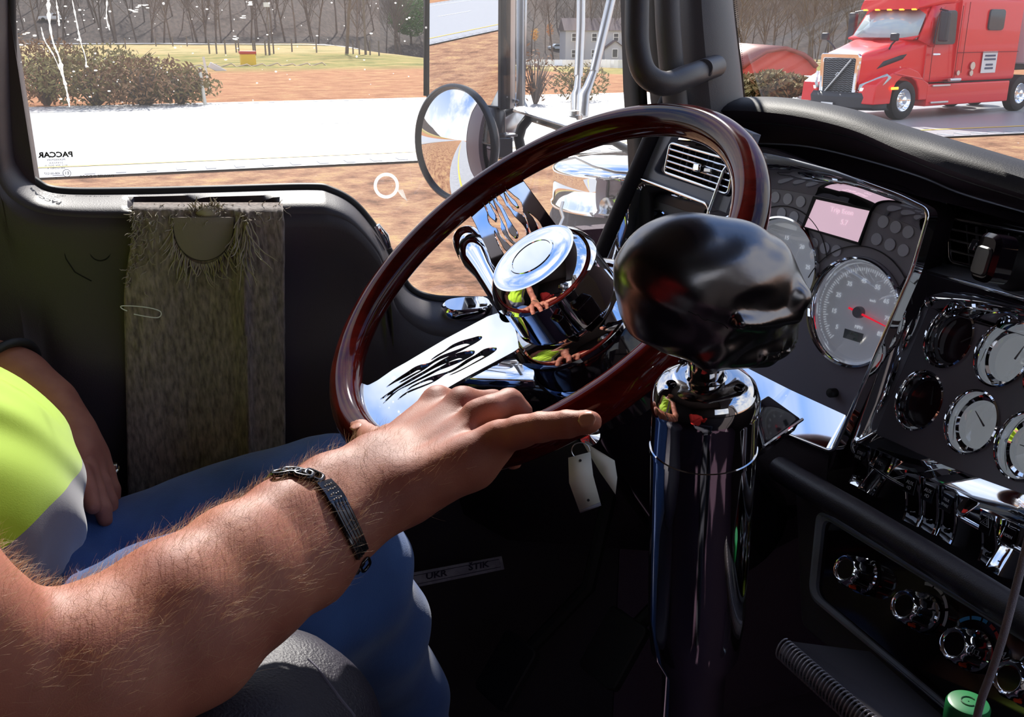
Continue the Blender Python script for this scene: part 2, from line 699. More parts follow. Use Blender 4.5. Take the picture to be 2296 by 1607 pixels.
asph = mat('asphalt', (0.30, 0.30, 0.315), 0.42, spec=.9, vary=(6, (0.36, 0.36, 0.375), 0.3, 0.7), bump=(40, 0.25, 0.01))
asph2 = mat('asphalt_lane', (0.30, 0.30, 0.31), 0.8, vary=(3, (0.36, 0.36, 0.37), 0.3, 0.7))
def strip(name, y0, y1, z, m, x0=-390, x1=410):
    n = 60
    r = [[(x0 + (x1 - x0) * k / n, y, z) for k in range(n + 1)] for y in (y0, y1)]
    return MB().grid(r).build(name, m)
road_a = strip('highway', 18.6, 35.9, 0.012, asph)
tag(road_a, kind='structure')
road_b = strip('highway_lane', -8.4, 3.55, 0.012, asph2)
tag(road_b, kind='structure')
paintw = mat('road_paint_white', (0.85, 0.85, 0.83), 0.6)
painty = mat('road_paint_yellow', (0.80, 0.50, 0.07), 0.6)
mb = MB()
for y in (-7.1, 33.4):
    mb.grid([[(-390, y, .02), (410, y, .02)], [(-390, y + .13, .02), (410, y + .13, .02)]])
for x in range(-200, 200, 12):
    for y in (-2.4, 26.8):
        mb.grid([[(x, y, .02), (x + 3.2, y, .02)], [(x, y + .12, .02), (x + 3.2, y + .12, .02)]])
tag(mb.build('white_lane_line', paintw), kind='structure')
mb = MB()
for y in (2.35, 19.9):
    mb.grid([[(-390, y, .02), (410, y, .02)], [(-390, y + .15, .02), (410, y + .15, .02)]])
tag(mb.build('yellow_edge_line', painty), kind='structure')
rum = mat('rumble', (0.34, 0.34, 0.36), 0.9)
mb = MB()
for k in range(-260, 220):
    x = k * 0.32
    mb.box((x, 2.85, .016), .17, .38, .01)
    mb.box((x * 1.6, 18.95, .016), .17, .38, .01)
    mb.box((x * 1.6, 35.3, .016), .17, .38, .01)
tag(mb.build('rumble_strip', rum), kind='structure')
# country road at the edge of the wood
pts = [(-160, 205), (-60, 196), (0, 182), (30, 160), (60, 140), (100, 128), (170, 118)]
pv = smooth_open([(a, b, 0) for a, b in pts], 8)
ra, rb_ = [], []
for i, p in enumerate(pv):
    d = (pv[min(i + 1, len(pv) - 1)] - pv[max(i - 1, 0)]).normalized()
    nn = Vector((-d.y, d.x, 0))
    for arr, s in ((ra, 2.4), (rb_, -2.4)):
        q = p + nn * s
        arr.append((q.x, q.y, H(q.x, q.y) + 0.14))
tag(MB().grid([ra, rb_]).build('country_road', asph), kind='structure')

# ---- bare trees
bark = mat('bark', (0.10, 0.072, 0.060), 0.9, vary=(1.0, (0.19, 0.145, 0.12), 0.3, 0.7))
twig = mat('twigs', (0.15, 0.115, 0.10), 0.9)
def bare_tree(seed, h, dens=1.0):
    R = random.Random(seed)
    trunk, tw = MB(), MB()
    def grow(p, d, L, r, lev):
        n = 3 if lev < 2 else 2
        pts = [p]
        rs = [r]
        q, dd = p, d
        for i in range(n):
            dd = (dd + Vector((R.uniform(-1, 1), R.uniform(-1, 1), R.uniform(-.3, .6))) * 0.16).normalized()
            q = q + dd * (L / n)
            pts.append(q)
            rs.append(r * (1 - 0.55 * (i + 1) / n))
        (trunk if lev < 2 else tw).tube(pts, rs, 6 if lev < 2 else 3, caps=False)
        if lev >= 4:
            return
        nb = int((12, 8, 6, 4)[lev] * dens)
        for i in range(nb):
            t = R.uniform(0.30 if lev == 0 else 0.2, 1.0)
            k = min(int(t * n), n - 1)
            pp = pts[k].lerp(pts[k + 1], t * n - k)
            az = R.uniform(0, 2 * PI)
            sd = Vector((math.cos(az), math.sin(az), R.uniform(0.1, 0.9)))
            grow(pp, (dd * 0.55 + sd * 0.7).normalized(), L * R.uniform(0.42, 0.62) * (1.15 - 0.4 * t), r * 0.42 * (1.1 - 0.5 * t), lev + 1)
    grow(Vector((0, 0, -0.3)), Vector((R.uniform(-.05, .05), R.uniform(-.05, .05), 1)), h * 0.8, h * 0.011, 0)
    return trunk, tw
protos = []
for i, (hh, dn) in enumerate(((15, 1.0), (17, 1.0), (13, 1.1), (16, 0.9))):
    a, b = bare_tree(20 + i, hh, dn)
    e = empty('bare_tree', (0, 0, 0), 'leafless tree in the dense wood along the far edge of the fields', 'tree', 'leafless trees of the far wood')
    a.build('trunk', bark, e, 0)
    b.build('branches', twig, e, 0)
    protos.append(e)
mkid()
R = random.Random(3)
nt_ = 0
first = [True] * 4
spots_ = []
for (n, d0, d1, a0, a1) in ((130, 186, 215, 36, 103), (84, 216, 250, 36, 103), (40, 130, 165, 36, 56), (24, 150, 230, 105, 175)):
    for k in range(n):
        az = math.radians(a0 + (a1 - a0) * (k + R.uniform(0.1, 0.9)) / n)
        for tr_ in range(40):
            az2 = az + math.radians(R.uniform(-2.5, 2.5)) * (tr_ / 20)
            yy = R.uniform(d0, d1)
            x, y = yy / math.tan(az2), yy
            if az2 < math.radians(59):
                x, y = yy * math.cos(az2), yy * math.sin(az2)
            if all((x - a) ** 2 + (y - b) ** 2 > 64 for a, b in spots_):
                break
        spots_.append((x, y))
        i = R.randrange(4)
        s = R.uniform(0.8, 1.25)
        M = Matrix.Translation((x, y, H(x, y))) @ Matrix.Rotation(R.uniform(0, 6.28), 4, 'Z') @ Matrix.Diagonal((s, s, s * R.uniform(.9, 1.2), 1))
        if first[i]:
            protos[i].matrix_world = M
            first[i] = False
        else:
            dup(protos[i], M)
        nt_ += 1
# single trees in the field
for px, py, s, lab in ((777, 120, 1.15, 'leafless tree standing alone in the grass left of the round evergreen'),
                       (148, 82, 0.8, 'thin leafless tree at the far left of the field by the white truck'),):
    P = GP(px, py)
    dup(protos[0], Matrix.Translation(P) @ Matrix.Rotation(px, 4, 'Z') @ Matrix.Diagonal((s, s, s, 1)), lab, 'single field trees')
for o in bpy.data.objects:
    if o.get('group') == 'single field trees':
        del o['group']

leafm = mat('evergreen_leaves', (0.05, 0.14, 0.025), 0.8, vary=(2.0, (0.14, 0.26, 0.05), 0.35, 0.65))
brushm = mat('brush_twigs', (0.20, 0.10, 0.05), 0.9, vary=(1.5, (0.32, 0.19, 0.09), 0.35, 0.65))
brushg = mat('brush_green', (0.20, 0.13, 0.05), 0.9, vary=(1.5, (0.26, 0.23, 0.08), 0.35, 0.65))
def foliage(c, rx, ry, rz, n, size, seed=1, shell=0.55):
    R = random.Random(seed)
    mb = MB()
    for i in range(n):
        while True:
            u = Vector((R.uniform(-1, 1), R.uniform(-1, 1), R.uniform(-1, 1)))
            if shell < u.length < 1:
                break
        f = 1 + 0.25 * mnoise.noise(u * 2.3 + Vector((seed, 0, 0)))
        p = Vector(c) + Vector((u.x * rx, u.y * ry, u.z * rz)) * f
        a = Vector((R.uniform(-1, 1), R.uniform(-1, 1), R.uniform(-1, 1))).normalized() * size * R.uniform(.6, 1.3)
        b = a.orthogonal().normalized() * size * 0.4
        mb.add([p - a, p + b, p + a, p - b], [(0, 1, 2, 3)])
    return mb
P = GP(922, 98)
sc_ = 0.98
e = empty('evergreen_tree', P, 'round dark green evergreen at the field edge beside the tall mirror', 'tree')
MB().tube([P + V(0, 0, -.2), P + V(0, 0, 3)], [.28, .16], 8).build('trunk', bark, e)
foliage(P + V(0, 0, 6.0), 5.2, 4.8, 4.4, 3800, .36, 5, .35).build('foliage', leafm, e, 0)

def shrub(px, py, w_, h_, m, label, seed, n=900, sz=.10):
    P = GP(px, py)
    e = empty('bush', P, label, 'bush')
    mb = MB()
    R = random.Random(seed)
    for i in range(40):
        az = R.uniform(0, 2 * PI)
        q = P + V(math.cos(az) * w_ * .45 * R.random(), math.sin(az) * w_ * .3, h_ * R.uniform(.5, .95))
        mb.tube([P + V(0, 0, -.1), (P + q) / 2 + V(0, 0, .1), q], [.025, .016, .006], 4)
    mb.build('stems', twig, e, 0)
    foliage(P + V(0, 0, h_ * .5), w_ / 2, w_ / 3, h_ / 2, int(n * 1.5), sz, seed, .2).build('leaves', m, e, 0)
    return e
shrub(215, 236, 4.6, 1.9, brushg, 'olive green scrub by the far shoulder at the left end of the side window', 11, 1500)
shrub(105, 236, 3.4, 2.2, brushm, 'brown bushy scrub by the far shoulder in the corner of the side window', 12, 900)
shrub(325, 236, 4.2, 1.6, brushm, 'low tan and green scrub beside the white marker stakes', 13, 1200)
shrub(405, 234, 2.6, 1.2, brushg, 'small dark green bush directly left of the white marker stakes', 14, 700)
shrub(1728, 226, 2.9, 1.0, brushg, 'round olive bush in front of the red barn', 15, 2400, .16)
shrub(1300, 226, 2.2, 1.3, brushg, 'yellow green sapling bush behind the mirror struts', 16, 400)
shrub(1200, 234, 1.6, 1.9, mat('dry_twigs', (0.24, .12, .06), .9), 'bare brown shrub right of the mirror post', 17, 120)
# fence posts in the field
postm = mat('weathered_wood', (0.16, 0.13, 0.11), 0.9)
fp = [(249, 108), (282, 110), (350, 104), (470, 121), (486, 121), (506, 121), (530, 118), (536, 118), (569, 124), (573, 124), (596, 124), (604, 124), (614, 121), (655, 116), (710, 118), (792, 121), (806, 122), (830, 123), (850, 124), (420, 104), (388, 104), (225, 70), (258, 72)]
post = None
for i, (x, y) in enumerate(fp):
    P = GP(x, y)
    if post is None:
        post = MB().tube([V(0, 0, -.2), V(0, 0, 1.35)], .075, 6).build('fence_post', postm)
        tag(post, 'weathered wooden post of the pasture fence', 'post', 'pasture fence posts')
        post.location = P
    else:
        o = post.copy()
        COL.objects.link(o)
        o.location = P
# power pole and bird house pole
P = GP(820, 122)
e = empty('utility_pole', P, 'tall wooden utility pole between the lone tree and the evergreen', 'pole')
MB().tube([P + V(0, 0, -.3), P + V(0, 0, 9)], [.13, .09], 8).build('pole', postm, e)
MB().tube([P + V(.25, -.2, 5.3), P + V(.25, -.2, 6.2)], .22, 10).build('transformer', mat('transformer_grey', (.45, .45, .47), .5), e)
P = GP(606, 124)
e = empty('bird_house', P, 'white bird house on a thin pole above the pasture fence', 'bird house')
MB().tube([P + V(0, 0, -.1), P + V(0, 0, 4.3)], .04, 6).build('pole', postm, e)
MB().box(P + V(0, 0, 4.5), .5, .5, .4).build('house', white, e)
# marker stakes and debris at the far shoulder
for k, (a, b, lab) in enumerate((((447, 152), (461, 236), 'tall white plastic stake leaning at the far shoulder'),
                            ((456, 128), (470, 200), 'shorter white stake just behind the tall leaning stake'))):
    Q = GP(*b)
    d = (Q - CAM).dot(FW)
    T = U(a[0], a[1], d)
    tag(MB().tube([Q - V(0, 0, .1), T], .055, 6).build('marker_stake', mat('stake_white', (.75, .72, .6), .6)), lab, 'stake')
Q = GP(488, 160)
M3 = Matrix.Rotation(.5, 3, 'Y') @ Matrix.Rotation(.3, 3, 'Z')
tag(bevel(MB().box(Q + V(0, 0, .15), 1.1, .1, .35, M3).build('scrap_board', white), .03), 'white board lying tilted in the brown grass right of the stakes', 'board')
Q = GP(557, 146)
e = empty('barrel', Q, 'yellow box with a red lid standing in the brown field', 'box')
bevel(MB().box(Q + V(0, 0, .35), 1.0, .8, .8).build('body', mat('box_yellow', (.85, .55, .03), .5), e), .05)
bevel(MB().box(Q + V(0, 0, .83), 1.1, .9, .2).build('lid', mat('box_red', (.55, .05, .03), .5), e), .05)
Q = GP(560, 148)
mb = MB()
for k in range(9):
    mb.tube([Q + V(-4 + k, -.4, -.05), Q + V(-3.2 + k, -.4, .12 + .03 * (k % 3)), Q + V(-2.9 + k, -.4, -.05)], .05, 5)
tag(mb.build('driftwood', mat('pale_wood', (.62, .48, .33), .8)), 'pale fallen branches lying around the yellow box', 'branches')
# white pickup far left on the country road
Q = GP(118, 48)
e = empty('pickup_truck', Q, 'small white pickup parked on the country road at the far left', 'truck')
s = 1.6
body = [(-2.6, .5), (-2.6, 1.0), (-.6, 1.05), (-.4, 1.1), (.1, 1.65), (1.3, 1.65), (1.6, 1.05), (2.6, .95), (2.65, .5)]
fr = Fr(Q + V(0, -.9, 0), (0, -1, 0))
bevel(plate('body', fr, [body], 1.8, mat('pickup_white', (.85, .85, .85), .3), e), .06)
for x in (-1.7, 1.8):
    MB().lathe([(0, 0), (.38, 0), (.38, .25), (0, .25)], Q + V(x, -1.0, .38), (0, 1, 0), 20).build('wheel', rubber, e)
plate('side_window', fr, [[(0.15, 1.12), (.35, 1.5), (1.15, 1.5), (1.3, 1.12)]], .02, gloss, e, h=.01)

# ---- farmhouses
def house(P, w_, d_, h_, roofh, wallm, roofm, label, wins, porch=None, rot=0.0, chimney=True):
    e = empty('farmhouse', P, label, 'house')
    Rm = Matrix.Rotation(rot, 3, 'Z')
    def T(v):
        return Vector(P) + Rm @ Vector(v)
    mb = MB()
    mb.box(T((0, 0, h_ / 2)), w_, d_, h_, Rm)
    mb.build('walls', wallm, e)
    ov = .35
    pr = [(-w_ / 2 - ov, -d_ / 2 - ov, h_), (w_ / 2 + ov, -d_ / 2 - ov, h_), (w_ / 2 + ov, d_ / 2 + ov, h_), (-w_ / 2 - ov, d_ / 2 + ov, h_), (-w_ / 2 - ov, 0, h_ + roofh), (w_ / 2 + ov, 0, h_ + roofh)]
    mesh('roof', [T(v) for v in pr], [(0, 1, 5, 4), (2, 3, 4, 5), (0, 4, 3), (1, 2, 5), (0, 3, 2, 1)], roofm, e)
    for (x, z) in wins:
        f = bevel(MB().box(T((x, -d_ / 2 - .04, z)), 1.15, .1, 1.55, Rm).build('window', white, e), .02)
        for dz in (-.36, .36):
            MB().box(T((x, -d_ / 2 - .10, z + dz)), .85, .02, .6, Rm).build('pane', mat('dark_pane', (.05, .06, .08), .1), f)
    if chimney:
        MB().box(T((-w_ * .3, -d_ / 2 - .3, h_ / 2 + 1.5)), 1.0, .8, h_ + 2.6, Rm).build('chimney', mat('brick', (.22, .09, .06), .9), e)
    if porch:
        x0, pw, ph = porch
        q = [(x0 - pw / 2, -d_ / 2 - 2, 0), (x0 + pw / 2, -d_ / 2 - 2, 0), (x0 + pw / 2, -d_ / 2 - 2, ph), (x0, -d_ / 2 - 2, ph + pw * .33), (x0 - pw / 2, -d_ / 2 - 2, ph)]
        q2 = [(a, -d_ / 2, c) for a, b, c in q]
        mesh('gable_wing', [T(v) for v in q + q2], [(0, 1, 2, 3, 4), (5, 9, 8, 7, 6), (0, 5, 6, 1), (1, 6, 7, 2), (4, 9, 5, 0)], wallm, e)
        o = .3
        rf = [(x0 - pw / 2 - o, -d_ / 2 - 2.3, ph - .15), (x0, -d_ / 2 - 2.3, ph + pw * .33 + .15), (x0 + pw / 2 + o, -d_ / 2 - 2.3, ph - .15)]
        rf2 = [(a, -d_ / 2, c) for a, b, c in rf]
        solid(mesh('gable_roof', [T(v) for v in rf + rf2], [(0, 1, 4, 3), (1, 2, 5, 4)], roofm, e), .15)
        f = MB().box(T((x0, -d_ / 2 - 2.05, 1.9)), 1.2, .1, 1.7, Rm).build('window', white, e)
        MB().box(T((x0, -d_ / 2 - 2.12, 1.9)), .9, .02, 1.4, Rm).build('pane', MATS['dark_pane'], f)
    return e
wallg = mat('siding', (.50, .50, .54), .7)
roofg = mat('shingles', (.13, .09, .095), .9)
Q = GP(1335, 140)
sc_h = (Q - CAM).dot(FW) / F_PX
print('house at', Q, 'm per px', sc_h)
house(Q, 150 * sc_h, 8, 68 * sc_h, 26 * sc_h, wallg, roofg, 'grey two storey farmhouse with a brick chimney behind the mirror struts',
      [(x * sc_h, z * sc_h) for x in (-56, -12, 36, 58) for z in (20, 54)], (30 * sc_h, 44 * sc_h, 32 * sc_h), rot=-.25)
Q = GP(1290, 150)
mb = MB()
for k in range(26):
    mb.box(GP(1170 + 9 * k, 146 + .3 * k) + V(0, 0, .5), 1.1, .08, .9)
tag(mb.build('picket_fence', white), 'low white picket fence along the yard of the grey farmhouse', 'fence')
Q = GP(1250, 112)
e = empty('parked_car', Q, 'pale blue car parked on the drive left of the farmhouse', 'car')
fr = Fr(Q + V(0, -.9, 0), (0, -1, 0))
bevel(plate('body', fr, [[(-2.2, .3), (-2.2, .8), (-1.3, .95), (-.7, 1.4), (.7, 1.4), (1.4, .95), (2.2, .8), (2.2, .3)]], 1.7, mat('car_paint', (.45, .55, .65), .2, coat=.5), e), .08)
for x in (-1.4, 1.4):
    MB().lathe([(0, 0), (.33, 0), (.33, .2), (0, .2)], Q + V(x, -1.0, .33), (0, 1, 0), 16).build('wheel', rubber, e)
for px, py, col, lab in ((858 / 2.87 + 900, 95, (.8, .4, .02), 'small tree with orange leaves at the edge of the wood'), (955 / 2.87 + 900, 84, (.6, .22, .02), 'rust coloured young tree right of the orange one')):
    P = GP(px, py + 16)
    e = empty('autumn_tree', P, lab, 'tree')
    MB().tube([P, P + V(0, 0, 3)], [.1, .05], 6).build('trunk', bark, e)
    foliage(P + V(0, 0, 3.4), .9, .9, 1.5, 260, .22, int(px), .1).build('foliage', mat('autumn%d' % int(px), col, .8), e, 0)

# ---- red barn
Q = GP(1752, 186)
s = (Q - CAM).dot(FW) / F_PX
rv = (RT * 1.0)
rv = Vector((RT.x, RT.y, 0)).normalized()
bv = Vector((-rv.y, rv.x, 0))
e = empty('barn', Q, 'red metal barn with a rounded gambrel roof beyond the far highway', 'barn')
redb = mat('barn_red', (.68, .10, .075), .6, vary=(.8, (.75, .16, .12), .3, .7))
pr = [(-95, 0), (-95, 30), (-78, 45), (-44, 66), (2, 73), (42, 60), (60, 48), (76, 32), (76, 0)]
front = [Q + rv * (a * s) + V(0, 0, b * s) for a, b in pr]
back = [p + bv * 14 for p in front]
mb = MB()
mb.cap(front)
mb.grid([front, back])
mb.build('walls', redb, e, 25)
mb = MB()
o = .25
fr_ = [p - bv * .3 + V(0, 0, .12) for p in front[1:-1]]
bk_ = [p + bv * 14.6 for p in fr_]
solid(MB().grid([fr_, bk_]).build('roof', mat('barn_roof', (.32, .10, .08), .5), e, 25), .18)
# guard rail
A = GP(1779, 222)
B = A + V(9, .4, 0)
e = empty('guard_rail', A, 'galvanised guard rail with a flared end in front of the olive bush', 'guard rail')
galv = mat('galvanised', (.62, .64, .68), .4, .6)
d = (B - A)
L = d.length
d.normalize()
B = A + d * 9
nb = Vector((d.y, -d.x, 0))
prof = [(.0, .78), (.07, .74), (0, .66), (.07, .58), (0, .50)]
solid(MB().grid([[A + nb * a + V(0, 0, z) for a, z in prof], [B + nb * a + V(0, 0, z) for a, z in prof]]).build('rail', galv, e), .02)
for k in range(5):
    p = A + d * (k * 2.1 + .3) - nb * .06
    MB().box(p + V(0, 0, .35), .12, .12, .8).build('rail_post', galv, e)

# ---- oncoming red semi truck
def red_truck():
    ang = math.radians(13)
    c0 = Vector((18.25, 22.2, 0.012))
    ex = Vector((math.cos(ang), math.sin(ang), 0))
    ey = Vector((-math.sin(ang), math.cos(ang), 0))
    W_ = 2.45
    def T(x, y, z):
        return c0 + ex * x + ey * y + V(0, 0, z)
    red = mat('truck_red', (.80, .010, .018), .3, coat=.4)
    dkp = mat('truck_dark_plastic', (.035, .035, .045), .5)
    grm = mat('truck_grille', (.30, .31, .32), .4, .8)
    e = empty('semi_truck', T(3, W_ / 2, 0), 'shiny red long nose semi truck driving on the opposite highway', 'truck')
    def sec(x, hw, zb, zt, r=.2, n=6, top=None):
        """cross-section loop around centre line"""
        cy = W_ / 2
        tw = top if top else hw
        pts = []
        for (sx, sz, hwz) in ((-1, -1, hw), (1, -1, hw), (1, 1, tw), (-1, 1, tw)):
            pts.append((cy + sx * hwz, zb if sz < 0 else zt))
        pts = [(p[0], p[1], 0) for p in pts]
        f = fillet(pts, r, n)
        return [T(x, p.x, p.y) for p in f]
    def loft(name, secs, m, capf=True, capb=True):
        mb = MB().grid(secs, closed=True)
        if capf:
            mb.cap(secs[0])
        if capb:
            mb.cap(secs[-1])
        return mb.build(name, m, e, 30)
    # hood
    loft('hood', [sec(.25, .62, .8, 1.66, .12), sec(.45, .74, .75, 1.78, .2), sec(1.0, .86, .7, 1.92, .3), sec(1.7, 1.0, .7, 2.10, .32), sec(2.35, 1.12, .7, 2.2, .25)], red)
    # fenders around front wheels
    for side in (0, 1):
        yy = 0.0 if side == 0 else W_
        sgn = 1 if side == 0 else -1
        arc = [(.15, .45), (.2, .95), (.5, 1.12), (.85, 1.25), (1.2, 1.36), (1.6, 1.38), (1.95, 1.28), (2.25, 1.05), (2.5, .95), (2.5, .5), (2.12, .5), (2.06, .8), (1.9, 1.02), (1.62, 1.14), (1.3, 1.14), (1.05, 1.0), (.92, .8), (.88, .45)]
        fr = Fr(T(0, yy - .02 * sgn, 0), -ey * sgn)
        sx = 1 if side == 0 else -1
        lp = [((T(a, 0, 0) - T(0, 0, 0)).dot(fr.x), b) for a, b in arc]
        bevel(plate('fender', fr, [lp], .55, red, e), .05, 3)
    # cab
    loft('cab', [sec(2.3, 1.16, .95, 2.3, .1), sec(2.35, 1.17, .95, 2.95, .12, top=.98), sec(2.9, 1.2, .95, 3.25, .2, top=1.05), sec(3.6, 1.22, .95, 3.35, .2, top=1.12)], red)
    # windshield : raked panel in front of the cab
    wsb = [T(1.95, .16, 2.12), T(1.70, .75, 2.14), T(1.62, W_ / 2, 2.14), T(1.70, W_ - .75, 2.14), T(1.95, W_ - .16, 2.12)]
    wst = [T(2.47, .28, 2.88), T(2.29, .8, 2.90), T(2.24, W_ / 2, 2.91), T(2.29, W_ - .8, 2.90), T(2.47, W_ - .28, 2.88)]
    solid(MB().grid([wsb, wst]).build('windshield', mat('truck_glass', (.45, .56, .60), .08, 0, .8), e), .05)
    # body under the raked screen
    mb = MB()
    for side in (0, 1):
        y = .10 if side == 0 else W_ - .10
        y2 = .22 if side == 0 else W_ - .22
        mb.cap([T(1.9, y, 2.1), T(2.5, y2, 2.98), T(2.9, y, 2.98), T(2.6, y, 1.9)])
    mb.grid([[T(1.75, y, 2.10) for y in (.15, .7, W_ / 2, W_ - .7, W_ - .15)], [T(2.4, y, 2.3) for y in (.15, .7, W_ / 2, W_ - .7, W_ - .15)]])
    solid(mb.build('windshield_pillar', red, e), .05)
    # roof and visor
    loft('roof_fairing', [sec(2.02, .98, 2.90, 3.16, .08, top=.88), sec(2.35, 1.08, 2.93, 3.55, .15, top=.9), sec(3.0, 1.14, 3.0, 3.85, .2, top=1.0), sec(4.2, 1.2, 3.0, 4.0, .2, top=1.08), sec(6.4, 1.22, 3.0, 4.05, .2, top=1.1)], red)
    for k in range(5):
        bevel(MB().box(T(2.04, .42 + k * .4, 2.90), .06, .16, .05, Matrix.Rotation(ang, 3, 'Z')).build('roof_light', mat('amber_lamp', (.9, .25, .02), .3, emit=((1, .30, .03), 2.0)), e), .02)
    # sleeper
    loft('sleeper', [sec(3.55, 1.24, .95, 3.2, .12), sec(5.0, 1.25, .95, 3.2, .12), sec(6.55, 1.25, .95, 3.2, .12)], red)
    mb = MB()
    fr = Fr(T(0, -.06, 0), -ey)
    def L(pts):
        return [((T(a, 0, 0) - T(0, 0, 0)).dot(fr.x), b) for a, b in pts]
    win = L([(2.42, 1.98), (2.55, 2.86), (3.3, 2.88), (3.38, 1.98)])
    plate('door_window', fr, [fillet([(p[0], p[1], 0) for p in win], .12)], .05, mat('cab_glass', (.05, .07, .09), .05), e, h=.01, ch=.01)
    plate('sleeper_window', fr, [fillet([(p[0], p[1], 0) for p in L([(4.85, 2.35), (4.85, 2.92), (5.6, 2.92), (5.6, 2.35)])], .12)], .05, MATS['cab_glass'], e, h=.02, ch=.01)
    plate('upper_window', fr, [fillet([(p[0], p[1], 0) for p in L([(4.8, 3.7), (4.8, 3.95), (5.6, 3.95), (5.6, 3.7)])], .08)], .05, MATS['cab_glass'], e, h=.04, ch=.01)
    # door seams
    mb = MB()
    for a, b in (((2.38, .98), (2.36, 1.9)), ((3.5, .98), (3.5, 3.0)), ((2.38, .98), (3.5, .98)), ((3.8, 1.2), (3.8, 3.1)), ((2.4, 1.9), (2.5, 2.95)), ((3.5, 1.75), (6.5, 1.75))):
        pa, pb = L([a, b])
        mb.tube([fr.w(*pa, .03), fr.w(*pb, .03)], .010, 5)
    mb.build('door_seam', mat('seam_red', (.2, .01, .012), .6), e)
    # side skirts
    loft('side_skirt', [sec(2.45, 1.25, .32, .92, .05), sec(6.4, 1.25, .32, .92, .05)], red)
    for z in (.88, .42):
        bevel(MB().box(T(3.0, -.06, z), .8, .06, .05, Matrix.Rotation(ang, 3, 'Z')).build('step_plate', alum, e), .01)
    # black gap
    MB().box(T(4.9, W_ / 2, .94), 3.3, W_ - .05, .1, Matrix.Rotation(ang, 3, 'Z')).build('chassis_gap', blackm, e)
    # grille with chrome surround and diagonal bar
    gf = Fr(T(.2, W_ / 2, 1.2), -ex)
    sur = fillet([(-.62, -.55, 0), (.62, -.55, 0), (.66, .55, 0), (-.66, .55, 0)], .1)
    inn = fillet([(-.5, -.5, 0), (.5, -.5, 0), (.54, .42, 0), (-.54, .42, 0)], .05)
    plate('grille_surround', gf, [sur, inn], .1, chrome, e, h=.06, ch=.02)
    plate('grille', gf, [inn], .02, dkp, e, h=.0)
    mb = MB()
    for k in range(16):
        z = -.47 + k * .057
        pts = []
        for j in range(15):
            x = -.5 + j * .0715
            pts.append(gf.w(x, z + (.012 if j % 2 else -.012), .03))
        mb.tube(pts, .011, 4)
    mb.build('grille_mesh', grm, e)
    mb = MB()
    mb.tube([gf.w(-.40, -.47, .06), gf.w(.40, .40, .06)], .03, 6)
    mb.tube([gf.w(.07, .02, .07), gf.w(-.0, -.05, .07), gf.w(-.07, -.02, .07), gf.w(0, .05, .07)], .02, 6, closed=True)
    mb.build('grille_badge', alum, e)
    # bumper
    pts = [T(x, y, 0) for x, y in ((.75, -.02), (.30, .12), (.08, .5), (0, W_ / 2), (.08, W_ - .5), (.30, W_ - .12), (.75, W_ + .02))]
    rows = [[p + V(0, 0, z) + ex * (o_) for p in pts] for z, o_ in ((.28, .1), (.36, .0), (.62, -.02), (.74, .04))]
    solid(MB().grid(rows).build('bumper', dkp, e, 25), .12, -1)
    plate('licence_plate', Fr(T(-.04, W_ / 2 + .1, .36), -ex), [[(-.2, -.1), (.2, -.1), (.2, .1), (-.2, .1)]], .02, white, e, h=.05, ch=.005)
    # fog lamp, headlight
    for s_ in (0, 1):
        y0 = .18 if s_ == 0 else W_ - .18
        sg = 1 if s_ == 0 else -1
        hl = [T(.24, y0 + .45 * sg, .82), T(.24, y0 + .42 * sg, .95), T(.75, y0 - .02 * sg, 1.22), T(.80, y0 - .14 * sg, 1.12), T(.52, y0 - .08 * sg, .88), T(.40, y0 + .05 * sg, .80)]
        mb = MB()
        mb.cap([p - ex * .02 - ey * .08 * sg for p in hl])
        solid(mb.build('headlight', mat('headlamp', (.55, .60, .62), .1, .3), e), .08)
        mb = MB()
        q = [T(.22, y0 + .40 * sg, .79), T(.22, y0 + .38 * sg, .87), T(.46, y0 - .02 * sg, .90), T(.46, y0 - .02 * sg, .81)]
        mb.cap([p - ex * .04 - ey * .10 * sg for p in q])
        solid(mb.build('lamp_lens', mat('lamp_white', (.9, .9, .85), .2, emit=((1, .97, .9), .8)), e), .04)
        bevel(MB().box(T(.95, -.06 if s_ == 0 else W_ + .06, .86), .3, .04, .07, Matrix.Rotation(ang, 3, 'Z')).build('turn_signal', MATS['amber_lamp'], e), .015)
    # hood vent slot
    mb = MB()
    mb.cap([T(.72, .42, 1.35), T(.92, .37, 1.55), T(1.75, .22, 1.78), T(1.55, .24, 1.6)])
    solid(mb.build('hood_vent', dkp, e), .03, 1)
    # wheels
    def wheel(x, y, sg, r=.52, double=False):
        hub = T(x, y, r)
        t_ = MB().lathe([(.30, 0), (.32, .02), (r - .07, .03), (r - .015, .0), (r, -.04), (r, -.26), (r - .05, -.30), (.3, -.30)], hub, -ey * sg, 40).build('tire', rubber, e)
        MB().lathe([(.31, .0), (.29, .012), (.27, -.03), (.2, -.10), (.12, -.08), (.10, .03), (.05, .05), (0, .05)], hub, -ey * sg, 40).build('rim', chrome, t_)
        mb = MB()
        for k in range(10):
            a = 2 * PI * k / 10
            c_ = hub + ex * math.cos(a) * .165 + V(0, 0, math.sin(a) * .165) - ey * sg * -.085
            mb.lathe([(0, .04), (.018, .04), (.018, 0)], c_, -ey * sg, 8)
        mb.build('lug_nut', steel, t_)
    wheel(1.48, .0, 1)
    wheel(1.48, W_, -1)
    for x in (7.1, 8.4):
        wheel(x, .0, 1)
        wheel(x, W_, -1)
    bevel(MB().box(T(7.3, W_ / 2, .85), 3.6, .9, .25, Matrix.Rotation(ang, 3, 'Z')).build('chassis', dkp, e), .03)
